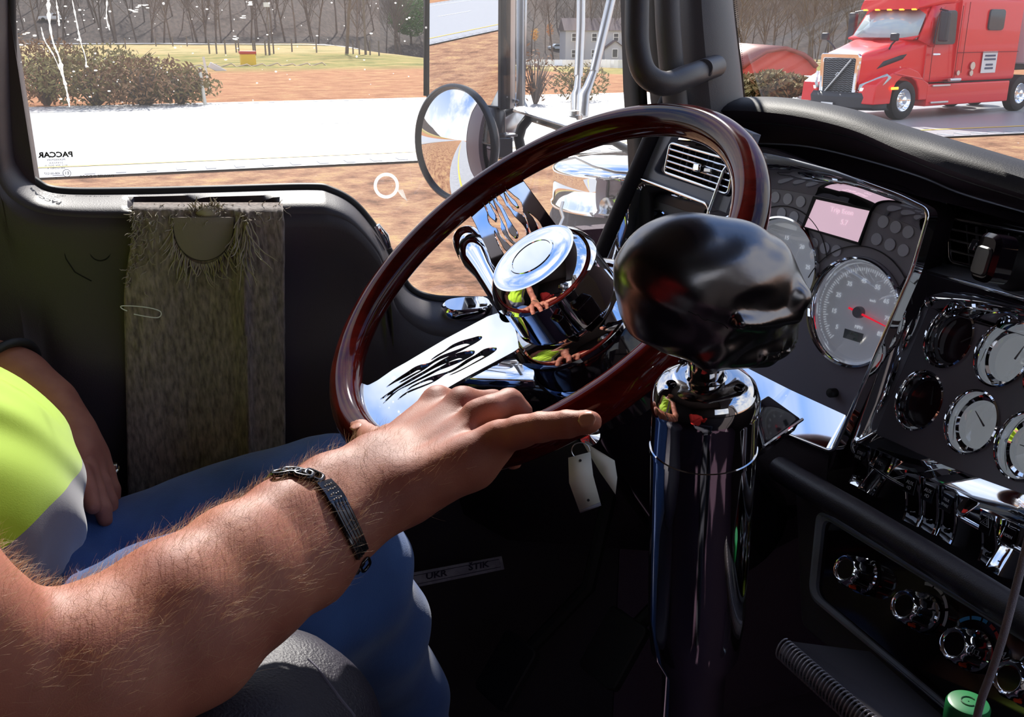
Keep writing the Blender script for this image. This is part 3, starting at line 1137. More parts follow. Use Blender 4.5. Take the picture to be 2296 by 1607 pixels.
    # mirrors
    for y, sg in ((-.30, 1), (W_ + .30, -1)):
        m_ = bevel(MB().box(T(2.45, y, 2.45), .18, .24, .78, Matrix.Rotation(ang, 3, 'Z')).build('side_mirror', dkp, e), .05, 3)
        MB().tube([T(2.5, y, 2.85), T(2.6, y + .3 * sg, 2.9)], .025, 6).build('mirror_arm', dkp, m_)
    for y, sg in ((.42, 1), (W_ - .2, -1)):
        m_ = bevel(MB().box(T(1.0, y - .25 * sg, 2.18), .12, .24, .2, Matrix.Rotation(ang, 3, 'Z')).build('hood_mirror', dkp, e), .04, 3)
        MB().tube([T(1.05, y - .25 * sg, 2.1), T(1.1, y - .1 * sg, 1.98), T(1.15, y, 1.85), T(1.15, y, 1.75)], .025, 6).build('mirror_arm', dkp, m_)
    # door lettering placard and fuel cap etc
    pf = Fr(T(5.15, -.045, 1.45), -ey)
    pl = plate('lettered_placard', pf, [[(-.36, -.28), (.36, -.28), (.36, .32), (-.36, .32)]], .01, white, e, h=.02)
    mb = MB()
    for z, w1 in ((.2, .5), (.1, .55), (-.05, .34), (-.15, .4)):
        mb.box(pf.w(0, z, .03), w1, .01, .05, Matrix.Rotation(ang, 3, 'Z'))
    mb.build('print_line', mat('print_navy', (.08, .09, .16), .6), pl)
    bevel(MB().box(T(2.58, -.07, 1.72), .32, .05, .06, Matrix.Rotation(ang, 3, 'Z')).build('door_handle', chrome, e), .015)
    for x, z, r in ((4.35, 1.38, .11), (4.33, 1.18, .08), (3.7, 1.2, .07)):
        MB().lathe([(0, .03), (r, .03), (r, 0)], T(x, -.05, z), -ey, 16).build('fuel_cap', steel, e)
    tube_ = MB().tube([T(3.25, -.12, 1.02), T(3.75, -.12, 1.02)], .05, 8)
    tube_.build('step_tube', alum, e)
    # trailer
    t = empty('semi_trailer', T(8, W_ / 2, 0), 'pale grey box trailer pulled by the red semi truck', 'trailer')
    bevel(MB().box(T(14.2, W_ / 2, 2.75), 14, 2.6, 2.75, Matrix.Rotation(ang, 3, 'Z')).build('box', mat('trailer_grey', (.62, .60, .66), .4), t), .05)
    bevel(MB().box(T(14.2, W_ / 2, 1.28), 13.5, 1.2, .22, Matrix.Rotation(ang, 3, 'Z')).build('frame', dkp, t), .02)
red_truck()
# ================================================================ CAB SHELL
YD = 1.25           # plane of the driver's side glass
Z0 = 2.45
def S(o):
    return tag(o, kind='structure')
FLZ = 1.28
lining = mat('cab_lining', (0.045, 0.037, 0.040), 0.8)
roofl = mat('headliner', (0.15, 0.13, 0.125), 0.9)
carpet = mat('floor_mat', (0.060, 0.030, 0.052), 0.85, bump=(300, .6, .003))
S(MB().box((-.35, .2, FLZ - .03), 3.0, 2.2, .06).build('floor', carpet))
S(MB().box((-.45, .2, 3.24), 2.7, 2.2, .05).build('ceiling', roofl))
S(MB().box((-1.83, .2, 2.25), .05, 2.2, 2.0).build('wall_back', lining))
S(MB().box((1.17, .2, 1.75), .05, 2.2, .95).build('wall_front', lining))
S(MB().box((.87, 1.262, 1.72), .62, .03, .92).build('wall_kick', carpet))
# driver side wall behind the door, with the B pillar edge
a0 = YP(20, 0, YD)
S(MB().box(((-1.85 + a0.x) / 2, YD + .01, 2.26), (a0.x + 1.85), .05, 1.98).build('wall_left', trim))
S(MB().box((.30, YD + .03, 3.12), 1.3, .05, .26).build('trim_1', trim))
# passenger side wall with its window opening
S(MB().box((-.35, -.88, 1.75), 3.0, .05, .96).box((-.35, -.88, 3.12), 3.0, .05, .24).box((-.93, -.88, 2.6), 1.95, .05, .85).box((.98, -.88, 2.6), .42, .05, .85).box((.4, -.88, 2.94), .8, .05, .14).box((.4, -.88, 2.3), .8, .05, .24).build('wall_right', lining))
S(MB().box((.40, -.885, 2.64), .72, .006, .46).build('window_3', glass))
# windshield
WN = Vector((.88, .20, .42)).normalized()
WP = Vector((.80, 1.10, 2.45))
def onws(x_or_y, z):
    """point of the windshield plane at lateral y and height z"""
    y = x_or_y
    x = WP.x - ((y - WP.y) * WN.y + (z - WP.z) * WN.z) / WN.x
    return Vector((x, y, z))
wsq = [onws(1.22, 2.15), onws(-.85, 2.15), onws(-.85, 2.96), onws(1.22, 2.96)]
o = mesh('window_2', wsq, [(0, 1, 2, 3)], clearglass)
S(solid(o, .006))
S(MB().box((.56, .2, 3.09), .34, 2.2, .28).build('trim_2', trim))
S(MB().tube([onws(-.85, 2.15), onws(-.85, 3.12)], .06, 8).build('pillar_right', pillar))

# ---------------------------------------------------------------- driver's door
row0 = [(20, -420), (21, -60), (25, 150), (32, 330), (47, 376), (80, 410), (135, 430), (300, 431), (500, 426), (690, 421), (740, 428), (795, 460), (850, 528), (885, 590), (915, 645), (962, 668), (1030, 673), (1150, 672), (1300, 666), (1385, 640), (1400, 600)]
row1 = [(-60, -420), (-50, -60), (-40, 150), (-12, 345), (0, 410), (40, 455), (120, 482), (300, 489), (500, 483), (690, 479), (745, 484), (795, 507), (850, 572), (872, 640), (898, 702), (955, 746), (1030, 757), (1150, 752), (1300, 745), (1400, 720), (1440, 690)]
def resamp(pts, n, key=None):
    P = smooth_open([(a, b, 0) for a, b in pts], 8)
    m = len(P) - 1
    return [P[min(int(k * m / n), m - 1)].lerp(P[min(int(k * m / n) + 1, m)], k * m / n - int(k * m / n)) for k in range(n + 1)]
NC = 260
r0 = resamp(row0, NC)
r1 = resamp(row1, NC)
door = empty('door_1', YP(400, 700, 1.2), kind='structure')
rows = []
NL = 12
def smst(t):
    t = max(0.0, min(1.0, t))
    return t * t * (3 - 2 * t)
for j in range(NL + 1):
    t = j / NL
    row = []
    for k in range(NC + 1):
        p = r0[k].lerp(r1[k], t)
        y = YD - .006 - .066 * (1 - (1 - t) ** 2.2)
        # long pull recess in the sill
        d = smst((p.x - 292) / 26) * smst((622 - p.x) / 26) * smst((p.y - 441) / 6) * smst((474 - p.y) / 9)
        P = YP(p.x, p.y, y + .03 * d)
        P.z -= .03 * d
        row.append(P)
    rows.append(row)
# roll over into the vertical face and go down to the sill
last = rows[-1]
S(MB().grid(rows).build('door_sill', doorm, door, 50))
kb = min(k for k in range(NC + 1) if r1[k].y > 402)
last = [YP(x, 404, YD - .072) for x in range(-160, -4, 12)] + last[kb:]
rows = [last]
def facey(x, z):
    d = smst((2.17 - z) / .05) * .0
    cre = smst((2.105 - z) / .012)
    return YD - .074 - .012 * cre + .05 * smst((1.95 - z) / .25)
for zt, yy in ((.006, -.004), (.016, -.006)):
    rows.append([Vector((p.x, p.y + yy, p.z - zt)) for p in last])
base = rows[-1]
zlow = 1.30
for t in [i / 26 for i in range(1, 27)]:
    row = []
    for k, p in enumerate(base):
        z = p.z + (zlow - p.z) * t
        row.append(Vector((p.x, min(facey(p.x, z), YD + .0), z)))
    rows.append(row)
S(MB().grid(rows).build('door_panel', doorm, door, 50))
# seal
seal = [YP(p.x, p.y, YD - .008) for p in r0]
S(MB().tube(seal, .0062, 8, up=V(0, 1, 0)).build('window_seal', rubber, door, 60))
green = MB().tube([YP(p.x - 1, p.y - 7, YD + .004) for p in r0[60:150]], .0025, 6)
# glass
gl = [YP(p.x, p.y, YD) for p in r0]
gl += [YP(1416, 350, YD), YP(1409, 0, YD), YP(1400, -420, YD)]
gm = MB()
gm.cap(gl)
win = gm.build('window_1', glass)
S(win)
fg = Fr(YP(400, 300, YD - .0015), (0, -1, 0))
dirtm = bpy.data.materials.new('dried_droppings')
dirtm.use_nodes = True
_t = dirtm.node_tree
_a = _t.nodes.new('ShaderNodeBsdfTranslucent')
_a.inputs[0].default_value = (.88, .88, .86, 1)
_b = _t.nodes.new('ShaderNodeBsdfTransparent')
_m = _t.nodes.new('ShaderNodeMixShader')
_m.inputs[0].default_value = .72
_t.links.new(_b.outputs[0], _m.inputs[1])
_t.links.new(_a.outputs[0], _m.inputs[2])
_t.links.new(_m.outputs[0], _t.nodes['Material Output'].inputs[0])
def streak(pts, r, seed):
    R = random.Random(seed)
    P = smooth_open([(a, b, 0) for a, b in pts], 8)
    mb = MB()
    L, Rr = [], []
    for i, p in enumerate(P):
        w_ = r * (0.4 + 1.3 * abs(mnoise.noise(Vector((i * .35, seed, 0)))) * 2) * (.5 if i in (0, len(P) - 1) else 1)
        x, y = fg.to2(p.x, p.y)
        L.append(fg.w(x - w_, y, .0004))
        Rr.append(fg.w(x + w_, y, .0004))
    mb.grid([L, Rr])
    return mb
mb = streak([(108, -20), (110, 40), (118, 90), (133, 130), (142, 170), (150, 205), (156, 240)], .0016, 1)
for q in (streak([(92, 60), (100, 90), (118, 120), (138, 165), (144, 190)], .0007, 2), streak([(162, 0), (172, 50), (180, 90), (192, 130), (193, 152)], .0008, 3), streak([(126, 0), (130, 30), (133, 58)], .0008, 4), streak([(240, 0), (239, 40), (246, 68)], .0007, 5)):
    mb.add(q.v, q.f)
R = random.Random(9)
for i in range(120):
    px, py = R.uniform(30, 940), R.uniform(0, 230) ** 1.0
    if R.random() < .35:
        px = R.uniform(30, 330)
    x, y = fg.to2(px, py)
    r_ = R.uniform(.0004, .0011)
    a = R.uniform(.5, 2.2)
    mb.add([fg.w(x + r_ * a * math.cos(k * 1.047 + i), y + r_ * math.sin(k * 1.047 + i), .0004) for k in range(6)], [(0, 1, 2, 3, 4, 5)])
for (cx, cy, w_) in ((320, 14, 14), (298, 25, 10), (560, 8, 5), (68, 77, 14), (530, 205 / 2.417, 6), (545, 38, 4)):
    for k in range(7):
        x, y = fg.to2(cx + R.uniform(-w_, w_), cy + R.uniform(-4, 4))
        mb.add([fg.w(x + .0022 * math.cos(j * 1.047 + k), y + .0006 * math.sin(j * 1.047 + k), .0004) for j in range(6)], [(0, 1, 2, 3, 4, 5)])
mb.build('dirt_spots', dirtm, win, 0)
# chipped ring and scuffs on the glass
x, y = fg.to2(866, 416)
cm = MB().lathe([(.0125, 0), (.0165, 0)], fg.w(x, y, .0006), (0, 1, 0), 36)
for k in range(5):
    a = fg.to2(890 + k * 3, 425)
    b = fg.to2(902 + k * 2.5, 442 + k * 2)
    cm.tube([fg.w(*a, .0005), fg.w(*b, .0005)], .0004, 3)
cm.build('water_ring', dirtm, win, 0)
# etched marking, seen from behind
ink = mat('etched_print', (.03, .03, .03), .6)
def gtxt(s, px, py, hpx, **k):
    x, y = fg.to2(px, py)
    return text('glass_print', s, fg, x, y, hpx / F_PX * 1.1 / .72, ink, win, mirror=True, rot=-.012, **k)
gtxt('PACCAR', 125, 347, 12.0, bold=.0003, sx=1.12)
gtxt('PILKINGTON', 126, 358, 4.2, sx=1.1)
gtxt('20490AH', 126, 365, 3.8, spacing=1.5)
gtxt('AS-2  M74  DOT 15', 126, 371, 3.8, spacing=1.1)
gtxt('R44-1073 REV. A', 126, 377, 3.8)
gtxt('43R-001237', 117, 389, 4.8)
gtxt('E1', 150, 388, 7.0)
gtxt('....  0', 132, 399, 5.0)
gtxt('DAYLITE \u00ae DOOR', 217, 395, 6.0, sx=1.1)
x, y = fg.to2(150, 388)
MB().lathe([(.0039, 0), (.0044, 0)], fg.w(x, y, .0006), (0, 1, 0), 28).build('print_ring', ink, win, 0)

# door details : screw cover rings and the speaker outline pressed in the face
def facept(px, py, lift=.002):
    P = YP(px, py, 1.17)
    for _ in range(4):
        P = YP(px, py, facey(P.x, P.z) - lift)
    return P
line = mat('shut_line', (.004, .003, .004), .8)
for cx, cy, r_ in ((225, 558, 25), (688, 532, 21)):
    S(MB().tube([facept(cx + r_ * math.cos(a), cy + r_ * 1.05 * math.sin(a), .0005) for a in [k * PI / 16 for k in range(32)]], .0009, 5, closed=True).build('screw_cover', line, door))
S(MB().tube([facept(*p, .0006) for p in ((140, 498), (138, 540), (148, 580), (168, 610), (205, 630))], .0007, 5).build('speaker_outline', line, door))
S(MB().tube([facept(*p, .0006) for p in ((640, 505), (700, 500), (755, 520), (775, 540))], .0006, 5).build('screw_cover', line, door))
# trim corner with a chrome mirror switch near the front of the sill
# chrome window switch pod
P = YP(1046, 700, 1.205)
sf = Fr(P, (0, -.35, 1), (0, 1, 0))
a = (sf.w2(YP(1104, 700, 1.205)))
b = (sf.w2(YP(988, 697, 1.205)))
hw = (a[0] - b[0]) / 2
pod = empty('switch_pod', P, kind=None)
pod.parent = door
pod.matrix_parent_inverse = door.matrix_world.inverted()
prof = []
for hh, sc in ((0, 1.0), (.006, 1.0), (.012, .94), (.015, .85)):
    loop = [sf.w((hw * sc) * math.copysign(abs(math.cos(t)) ** .6, math.cos(t)), .017 * sc * math.copysign(abs(math.sin(t)) ** .8, math.sin(t)), hh) for t in [2 * PI * k / 48 for k in range(48)]]
    prof.append(loop)
mb = MB().grid(prof, closed=True)
mb.cap(prof[-1])
mb.build('switch_pod', chrome, door, 30)
bpy.data.objects.remove(pod)
for k in range(2):
    bevel(MB().box(sf.w(hw * .10 + k * .016, 0, .0155), .011, .018, .004, sf.mat().to_3x3()).build('window_switch', gloss if k == 0 else chrome, door), .001)
# chrome lever at the front corner of the sill
bevel(MB().tube([YP(845, 505, 1.22), YP(862, 530, 1.22), YP(872, 556, 1.22)], [.004, .006, .004], 10).build('door_lock_pull', chrome, door), .0005)

# ---------------------------------------------------------------- A pillar and grab handle
ap = [(1412, -300, 1.30), (1410, 0, 1.28), (1416, 200, 1.29), (1425, 330, 1.30), (1440, 700, 1.32)]
bp = [(1448, -300, 1.24), (1446, 0, 1.24), (1450, 200, 1.25), (1458, 330, 1.26), (1480, 700, 1.28)]
S(solid(MB().grid([[U(*p) for p in ap], [U(*p) for p in bp]]).build('pillar_seal', rubber), .012))
A = [U(*p) for p in ((1445, -300, 1.27), (1448, 0, 1.27), (1452, 150, 1.28), (1462, 300, 1.30))]
B = [U(*p) for p in ((1500, -300, 1.20), (1505, 0, 1.20), (1512, 150, 1.21), (1525, 300, 1.24))]
Cc = [U(*p) for p in ((1560, -300, 1.16), (1570, 0, 1.16), (1585, 150, 1.17), (1600, 300, 1.20))]
Dd = [U(*p) for p in ((1615, -300, 1.20), (1636, 0, 1.20), (1654, 130, 1.22), (1672, 300, 1.26))]
Ee = [U(*p) for p in ((1620, -300, 1.26), (1641, 0, 1.26), (1658, 130, 1.28), (1676, 300, 1.30))]
pl = MB().grid([A, B, Cc, Dd, Ee])
o = pl.build('pillar_left', pillar, sharp=60)
ss = o.modifiers.new('sub', 'SUBSURF')
ss.levels = ss.render_levels = 2
S(o)
# black ceramic band of the windscreen with its dots
fr = Fr(WP, -WN)
S(plate('windshield_band', fr.off(.004), [[fr.to2(*p) for p in ((1622, -300), (1648, 0), (1668, 150), (1682, 300), (1666, 300), (1640, 0), (1600, -300))]], .001, rubber))
mb = MB()
for k in range(64):
    y = -40 + k * 4.6
    x = 1650 + (y / 300.0) * 31 + 2
    for j in range(2):
        a, b = fr.to2(x + j * 5, y + (j % 2) * 2.3)
        mb.add([fr.w(a + .0011 * (1 - j * .25) * math.cos(q * 1.047), b + .0011 * (1 - j * .25) * math.sin(q * 1.047), .005) for q in range(6)], [(0, 1, 2, 3, 4, 5)])
S(mb.build('dot_band', rubber, sharp=0))

gh = empty('grab_handle', U(1590, 155, 1.12), 'dark grey grab handle bolted to the windscreen pillar', 'handle')
pts = [U(*p) for p in ((1437, -330, 1.06), (1431, -100, 1.06), (1428, 40, 1.06), (1430, 110, 1.06), (1447, 165, 1.06), (1490, 188, 1.07), (1540, 172, 1.10), (1580, 157, 1.15), (1605, 148, 1.19))]
pv = smooth_open(pts, 6)
hm = mat('handle_plastic', (.060, .053, .058), .45, bump=(900, .3, .0005))
MB().tube(pv, [.0132] * len(pv), 20).build('bar', hm, gh, 60)
MB().lathe([(0, .004), (.010, .004), (.0108, .002), (.0108, -.004)], U(1578, 154, 1.128), -(U(1578, 154, 1) - CAM).normalized() + V(0, 0, .3), 24).build('bolt_cover', hm, gh)
S(MB().tube(smooth_open([U(*p) for p in ((1493, -300, 1.16), (1496, 0, 1.16), (1503, 120, 1.17), (1515, 240, 1.19))], 5), .0150, 16).build('pillar_rib', pillar, sharp=60))

# ---------------------------------------------------------------- towel on the door
towelm = bpy.data.materials.new('towel_terry')
towelm.use_nodes = True
t = towelm.node_tree
b = t.nodes['Principled BSDF']
b.inputs['Roughness'].default_value = 1.0
b.inputs['Sheen Weight'].default_value = .4
co = t.nodes.new('ShaderNodeTexCoord')
mp = t.nodes.new('ShaderNodeMapping')
mp.inputs['Scale'].default_value = (260, 260, 70)
t.links.new(co.outputs['Object'], mp.inputs[0])
n = t.nodes.new('ShaderNodeTexNoise')
n.inputs['Scale'].default_value = 1.0
n.inputs['Detail'].default_value = 3
t.links.new(mp.outputs[0], n.inputs['Vector'])
r = t.nodes.new('ShaderNodeValToRGB')
r.color_ramp.elements[0].position = .3
r.color_ramp.elements[0].color = (.10, .078, .068, 1)
r.color_ramp.elements[1].position = .7
r.color_ramp.elements[1].color = (.30, .24, .205, 1)
t.links.new(n.outputs['Fac'], r.inputs[0])
t.links.new(r.outputs[0], b.inputs['Base Color'])
bp_ = t.nodes.new('ShaderNodeBump')
bp_.inputs['Strength'].default_value = .9
bp_.inputs['Distance'].default_value = .0015
t.links.new(n.outputs['Fac'], bp_.inputs['Height'])
t.links.new(bp_.outputs[0], b.inputs['Normal'])
threadm = mat('towel_thread', (.36, .31, .25), 1.0)
tw = empty('towel', YP(460, 480, 1.16), 'frayed grey brown towel draped over the door sill with a knotted tuft', 'towel')
def towel_pt(u, v, lift=0.0):
    """u 0..1 across, v 0..1 from top edge to bottom"""
    if v < 0:
        pxl, pxr, py = 300, 634, 476 + v * 40
        x = pxl + (pxr - pxl) * u
        P = YP(x, py, 1.178 - v * .05)
        return P + V(0, 0, .004)
    py = 474 + v * 640
    pxl = 300 - 25 * smst(v * 3.2) + 12 * v
    pxr = 634 + 6 * v
    x = pxl + (pxr - pxl) * u
    fold = .010 * math.exp(-((u - .72 - .03 * v) / .035) ** 2) + .006 * math.sin(u * 9 + v * 2) * (0.4 + v) + (.008 if u > .73 + .03 * v else 0)
    P = YP(x, max(py, 488), YD - .096)
    P.y -= fold + lift + .002 * fbm(u * 14, v * 20, 3)
    if py < 488:
        P.z += (488 - py) / F_PX * 1.1
        P.y += .004
    return P
rows = [[towel_pt(u / 70, v) for u in range(71)] for v in [-.3] + [k / 70 for k in range(71)]]
solid(MB().grid(rows).build('cloth', towelm, tw, 0), .003, 0)
R = random.Random(4)
def thread(mb, p, d, L, r=.0007, curl=.6):
    pts = [p]
    for i in range(6):
        d = (d + Vector((R.uniform(-1, 1), R.uniform(-1, .3), R.uniform(-1, 1))) * curl).normalized()
        p = p + d * (L / 6)
        pts.append(p)
    mb.tube(pts, [r, r, r, r, r * .9, r * .7, r * .4], 4, caps=False)
mb = MB()
for k in range(230):
    thread(mb, towel_pt(R.random(), R.uniform(-.2, .03), .003), V(R.uniform(-1, 1), -.3, R.uniform(-1.2, .2)), R.uniform(.006, .018), .0006)
for k in range(110):
    thread(mb, towel_pt(R.uniform(-.01, .2) * R.random(), R.uniform(0, .32) * R.random() + .0, .003), V(-.5, -.5, -.8), R.uniform(.006, .016), .0006)
for k in range(50):
    thread(mb, towel_pt(R.uniform(.68, .76), R.uniform(0.0, .10), .004), V(R.uniform(-.3, .3), -.2, -1), R.uniform(.02, .06), .0009, .3)
tag(mb.build('frayed_threads', threadm, tw, 0), kind='stuff')
mb = MB()
for k in range(75):
    a = PI * (k + R.random()) / 75
    c_ = Vector(towel_pt(.43 + .0 * a, .06, .004))
    q = YP(456 - 66 * math.cos(a), 496 + 92 * math.sin(a) + 4, c_.y)
    thread(mb, q, V(-math.cos(a) * .6, -.2, -1), R.uniform(.012, .035), .0009, .35)
tag(mb.build('torn_fringe', threadm, tw, 0), kind='stuff')
# torn opening that bares the moulded grip beneath
gr_ = MB()
cc = towel_pt(.43, .06, .0045)
lp = [YP(456 - 68 * math.cos(a), 487 + 96 * math.sin(a) ** .8 if math.sin(a) > 0 else 487, cc.y - .002) for a in [PI * k / 30 for k in range(31)]]
gr_.cap(lp)
solid(gr_.build('bare_patch', mat('tan_patch', (.20, .165, .135), .8, bump=(500, .3, .001)), tw), .002, 0, .0006)
MB().tube(lp[1:-1], .0011, 6).build('patch_edge', mat('patch_line', (.05, .04, .035), .9), tw)
mb = MB()
kc = YP(465, 470, 1.165)
for k in range(150):
    thread(mb, kc + V(R.uniform(-.014, .014), R.uniform(-.006, .006), R.uniform(-.006, .002)), V(R.uniform(-1, 1), -.3, .9), R.uniform(.008, .016), .0008, .5)
mb.lathe([(0, .006), (.012, .004), (.016, -.002), (.012, -.008), (0, -.01)], kc, (0, 0, 1), 12)
tag(mb.build('knot_tuft', threadm, tw, 0), kind='stuff')
lt = smooth_open([YP(x, y, towel_pt(.1, .33).y - .01) for x, y in ((285, 697), (274, 692), (272, 686), (300, 686), (335, 690), (358, 697), (361, 706), (352, 712), (325, 709), (300, 704))], 4)
MB().tube(lt, .0006, 5).build('loose_thread', mat('pale_thread', (.75, .75, .78), .5), tw)

# ================================================================ OUTSIDE FITTINGS OF OUR TRUCK
mirm = mat('mirror_glass', (.93, .93, .94), 0.0, 1.0)
mn = Vector((-1.162, -.455, -.062)).normalized()
mp0 = U(1042, 60, 1.60)
mf = Fr(mp0, mn)
e = empty('side_mirror', mp0, 'tall flat door mirror in a thin dark frame showing the road behind', 'mirror')
q = [mf.to2(*p) for p in ((964, -260), (1123, -260), (1121, 238), (962, 224))]
plate('mirror_glass', mf, [q], .004, mirm, e, h=.002)
qo = [mf.to2(*p) for p in ((955, -270), (1130, -270), (1128, 246), (954, 214))]
plate('frame', mf, [qo, q], .02, mat('mirror_frame', (.05, .05, .055), .4), e, h=.005, ch=.001)
plate('back_shell', mf, [qo], .02, steel, e, h=-.005, ch=.001)
e = empty('mirror_post', U(1150, 100, 1.62), 'polished vertical channel post holding the tall mirror', 'bracket')
for x0, x1, m_, d in ((1124, 1140, steel, 1.60), (1141, 1158, mat('post_dark', (.16, .16, .17), .35, .7), 1.62), (1159, 1175, alum, 1.60)):
    A_ = [U(x0, -270, d), U(x1, -270, d), U(x1 - 2, 240, d), U(x0 - 2, 240, d)]
    solid(mesh('channel', A_, [(0, 1, 2, 3)], m_, e), .012, 0, .001)
solid(mesh('side_glass', [U(1176, -270, 1.63), U(1188, -270, 1.63), U(1177, 238, 1.63), U(1172, 238, 1.63)], [(0, 1, 2, 3)], alum, e), .004, 0)
for p in ((1130, 228), (1160, 228)):
    MB().lathe([(0, .006), (.003, .005), (.0035, 0)], U(*p, 1.592), -FW, 12).build('rivet', steel, e)
# convex mirror
cn = Vector((-.899, -.438, .019)).normalized()
cc = V(.458, 1.532, -.177 + Z0)
e = empty('convex_mirror', cc, 'round convex mirror with a dark rim below the tall mirror', 'mirror')
prof = [(.0885 * k / 24, .020 * (1 - (k / 24) ** 2)) for k in range(25)]
MB().lathe(prof, cc - cn * .002, cn, 64).build('mirror_glass', mirm, e, 0)
MB().lathe([(.0865, -.002), (.0870, .003), (.0885, .0045), (.0915, .003), (.0930, -.002), (.092, -.010), (.085, -.014)], cc, cn, 64).build('rim', mat('rim_dark', (.06, .06, .068), .3), e, 50)
MB().lathe([(.09, -.012), (.07, -.035), (.03, -.045), (0, -.046)], cc, cn, 40).build('back_shell', steel, e, 50)
# second mirror head seen from the rear
c2 = U(1092, 262, 1.78)
e = empty('round_mirror', c2, 'domed steel back of a second round mirror behind the tall mirror frame', 'mirror')
prof = [(0, .045), (.03, .043), (.055, .032), (.070, .012), (.074, 0), (.074, -.006)]
MB().lathe(prof, c2 - V(0, 0, .0), (-.35, -.45, .8), 40).build('dome', steel, e, 50)
MB().lathe([(.074, -.004), (.078, 0), (.078, -.012), (.07, -.014)], c2, (-.35, -.45, .8), 40).build('rim', alum, e, 50)
# bracket work
e = empty('mirror_bracket', U(1200, 260, 1.7), 'steel arms and clamps joining the mirrors to the door', 'bracket')
solid(mesh('shelf_plate', [U(1150, 247, 1.62), U(1300, 292, 1.5), U(1292, 268, 1.62), U(1162, 238, 1.75)], [(0, 1, 2, 3)], alum, e), .004, 0, .0008)
MB().tube([U(*p) for p in ((1188, 262, 1.62), (1170, 285, 1.62), (1163, 310, 1.62), (1168, 335, 1.62))], .0085, 10).build('arm', mat('arm_black', (.05, .05, .055), .4), e, 60)
MB().tube([U(*p) for p in ((1195, 262, 1.62), (1240, 276, 1.58), (1300, 300, 1.52))], .009, 10).build('arm', MATS['arm_black'], e, 60)
MB().tube([U(*p) for p in ((1150, 244, 1.66), (1120, 262, 1.66), (1090, 280, 1.64))], .006, 10).build('arm', MATS['arm_black'], e, 60)
MB().lathe([(0, .03), (.013, .03), (.016, .02), (.016, -.01), (.022, -.012), (.022, -.018), (.01, -.02), (.01, -.03)], U(1112, 282, 1.61), (0, 0, 1), 24).build('clamp', MATS['post_dark'], e)
bevel(MB().box(U(1123, 303, 1.61), .05, .025, .004).build('clamp_plate', steel, e), .001)
bevel(MB().box(U(1128, 330, 1.61), .028, .02, .032).build('clamp_block', MATS['post_dark'], e), .002)
# struts
e = empty('mirror_strut', U(1300, 240, 1.72), 'near vertical pale metal strut left of the slanting one', 'strut')
MB().tube([U(1306, -280, 1.72), U(1302, 60, 1.72), U(1297, 170, 1.72)], .0078, 12, caps=True).tube([U(1297, 165, 1.72), U(1294, 200, 1.72), U(1290, 212, 1.72), U(1290, 252, 1.72)], [.0078, .010, .0125, .0115], 10, flat=.6).build('rod', alum, e, 60)
e = empty('mirror_strut', U(1310, 250, 1.66), 'slanting pale metal strut crossing in front of the upright one', 'strut')
MB().tube([U(1430, -280, 1.68), U(1370, 0, 1.66), U(1332, 160, 1.66)], .0078, 12).tube([U(1332, 158, 1.66), U(1318, 195, 1.66), U(1308, 214, 1.66), U(1305, 262, 1.66)], [.0078, .010, .0135, .0125], 10, flat=.6).build('rod', alum, e, 60)
MB().lathe([(0, .012), (.008, .01), (.008, .004), (.013, .003), (.013, -.004)], U(1288, 262, 1.64), (0, 0, 1), 16).build('bolt', steel, e)
# air cleaner canister
ac = U(1425, 372, 2.0)
e = empty('air_cleaner', ac, 'round chrome topped air cleaner canister outside the windscreen corner', 'air cleaner')
MB().lathe([(0, .018), (.10, .016), (.15, .010), (.166, .002), (.169, -.004), (.168, -.01), (.168, -.065), (.172, -.070), (.172, -.078), (.165, -.082)], ac, (0, 0, 1), 64).build('lid', chrome, e, 50)
MB().lathe([(.166, -.080), (.174, -.10), (.176, -.2), (.170, -.45), (.15, -.6)], ac, (0, 0, 1), 64).build('body', mat('canister_cloth', (.10, .085, .095), .7, bump=(60, .4, .006)), e, 50)
pz = U(1270, 480, 1.84)
MB().tube([U(1262, 452, 1.86), U(1257, 470, 1.86), U(1263, 488, 1.86), U(1256, 505, 1.86)], .006, 8, flat=.4).build('latch', alum, e, 60)
MB().tube([U(1240, 362, 1.86), U(1290, 352, 1.84), U(1330, 372, 1.82), U(1380, 386, 1.80), U(1450, 392, 1.8)], .003, 6).build('hose', steel, e, 60)
# hood mirror arm tip
e = empty('hood_bracket', U(1370, 315, 1.7), 'small grey bracket on the cowl above the air cleaner', 'bracket')
MB().tube([U(1340, 316, 1.7), U(1375, 318, 1.7), U(1425, 345, 1.7)], [.012, .010, .012], 12, flat=.6).build('arm', MATS['arm_black'], e, 60)
# ================================================================ DASHBOARD
PCN = Vector((-.95, -.23, .15)).normalized()
PC0 = U(1908, 699, 1.03)
FC = Fr(PC0, PCN)
PRN = Vector((-.933, .046, .357)).normalized()
PR0 = U(2171, 945, .976)
FR_ = Fr(PR0, PRN)
dash = empty('dashboard', U(1900, 900, 1.05), 'dark padded truck dashboard with slate gauge panels and chrome bezels', 'dashboard')

def pxloop(fr, pts, h=0.0, r=.006, seg=6):
    f = fr.off(h)
    p = [(*f.to2(*q), 0) for q in pts]
    return [f.w(v.x, v.y) for v in fillet(p, r, seg)], [(v.x, v.y) for v in fillet(p, r, seg)]

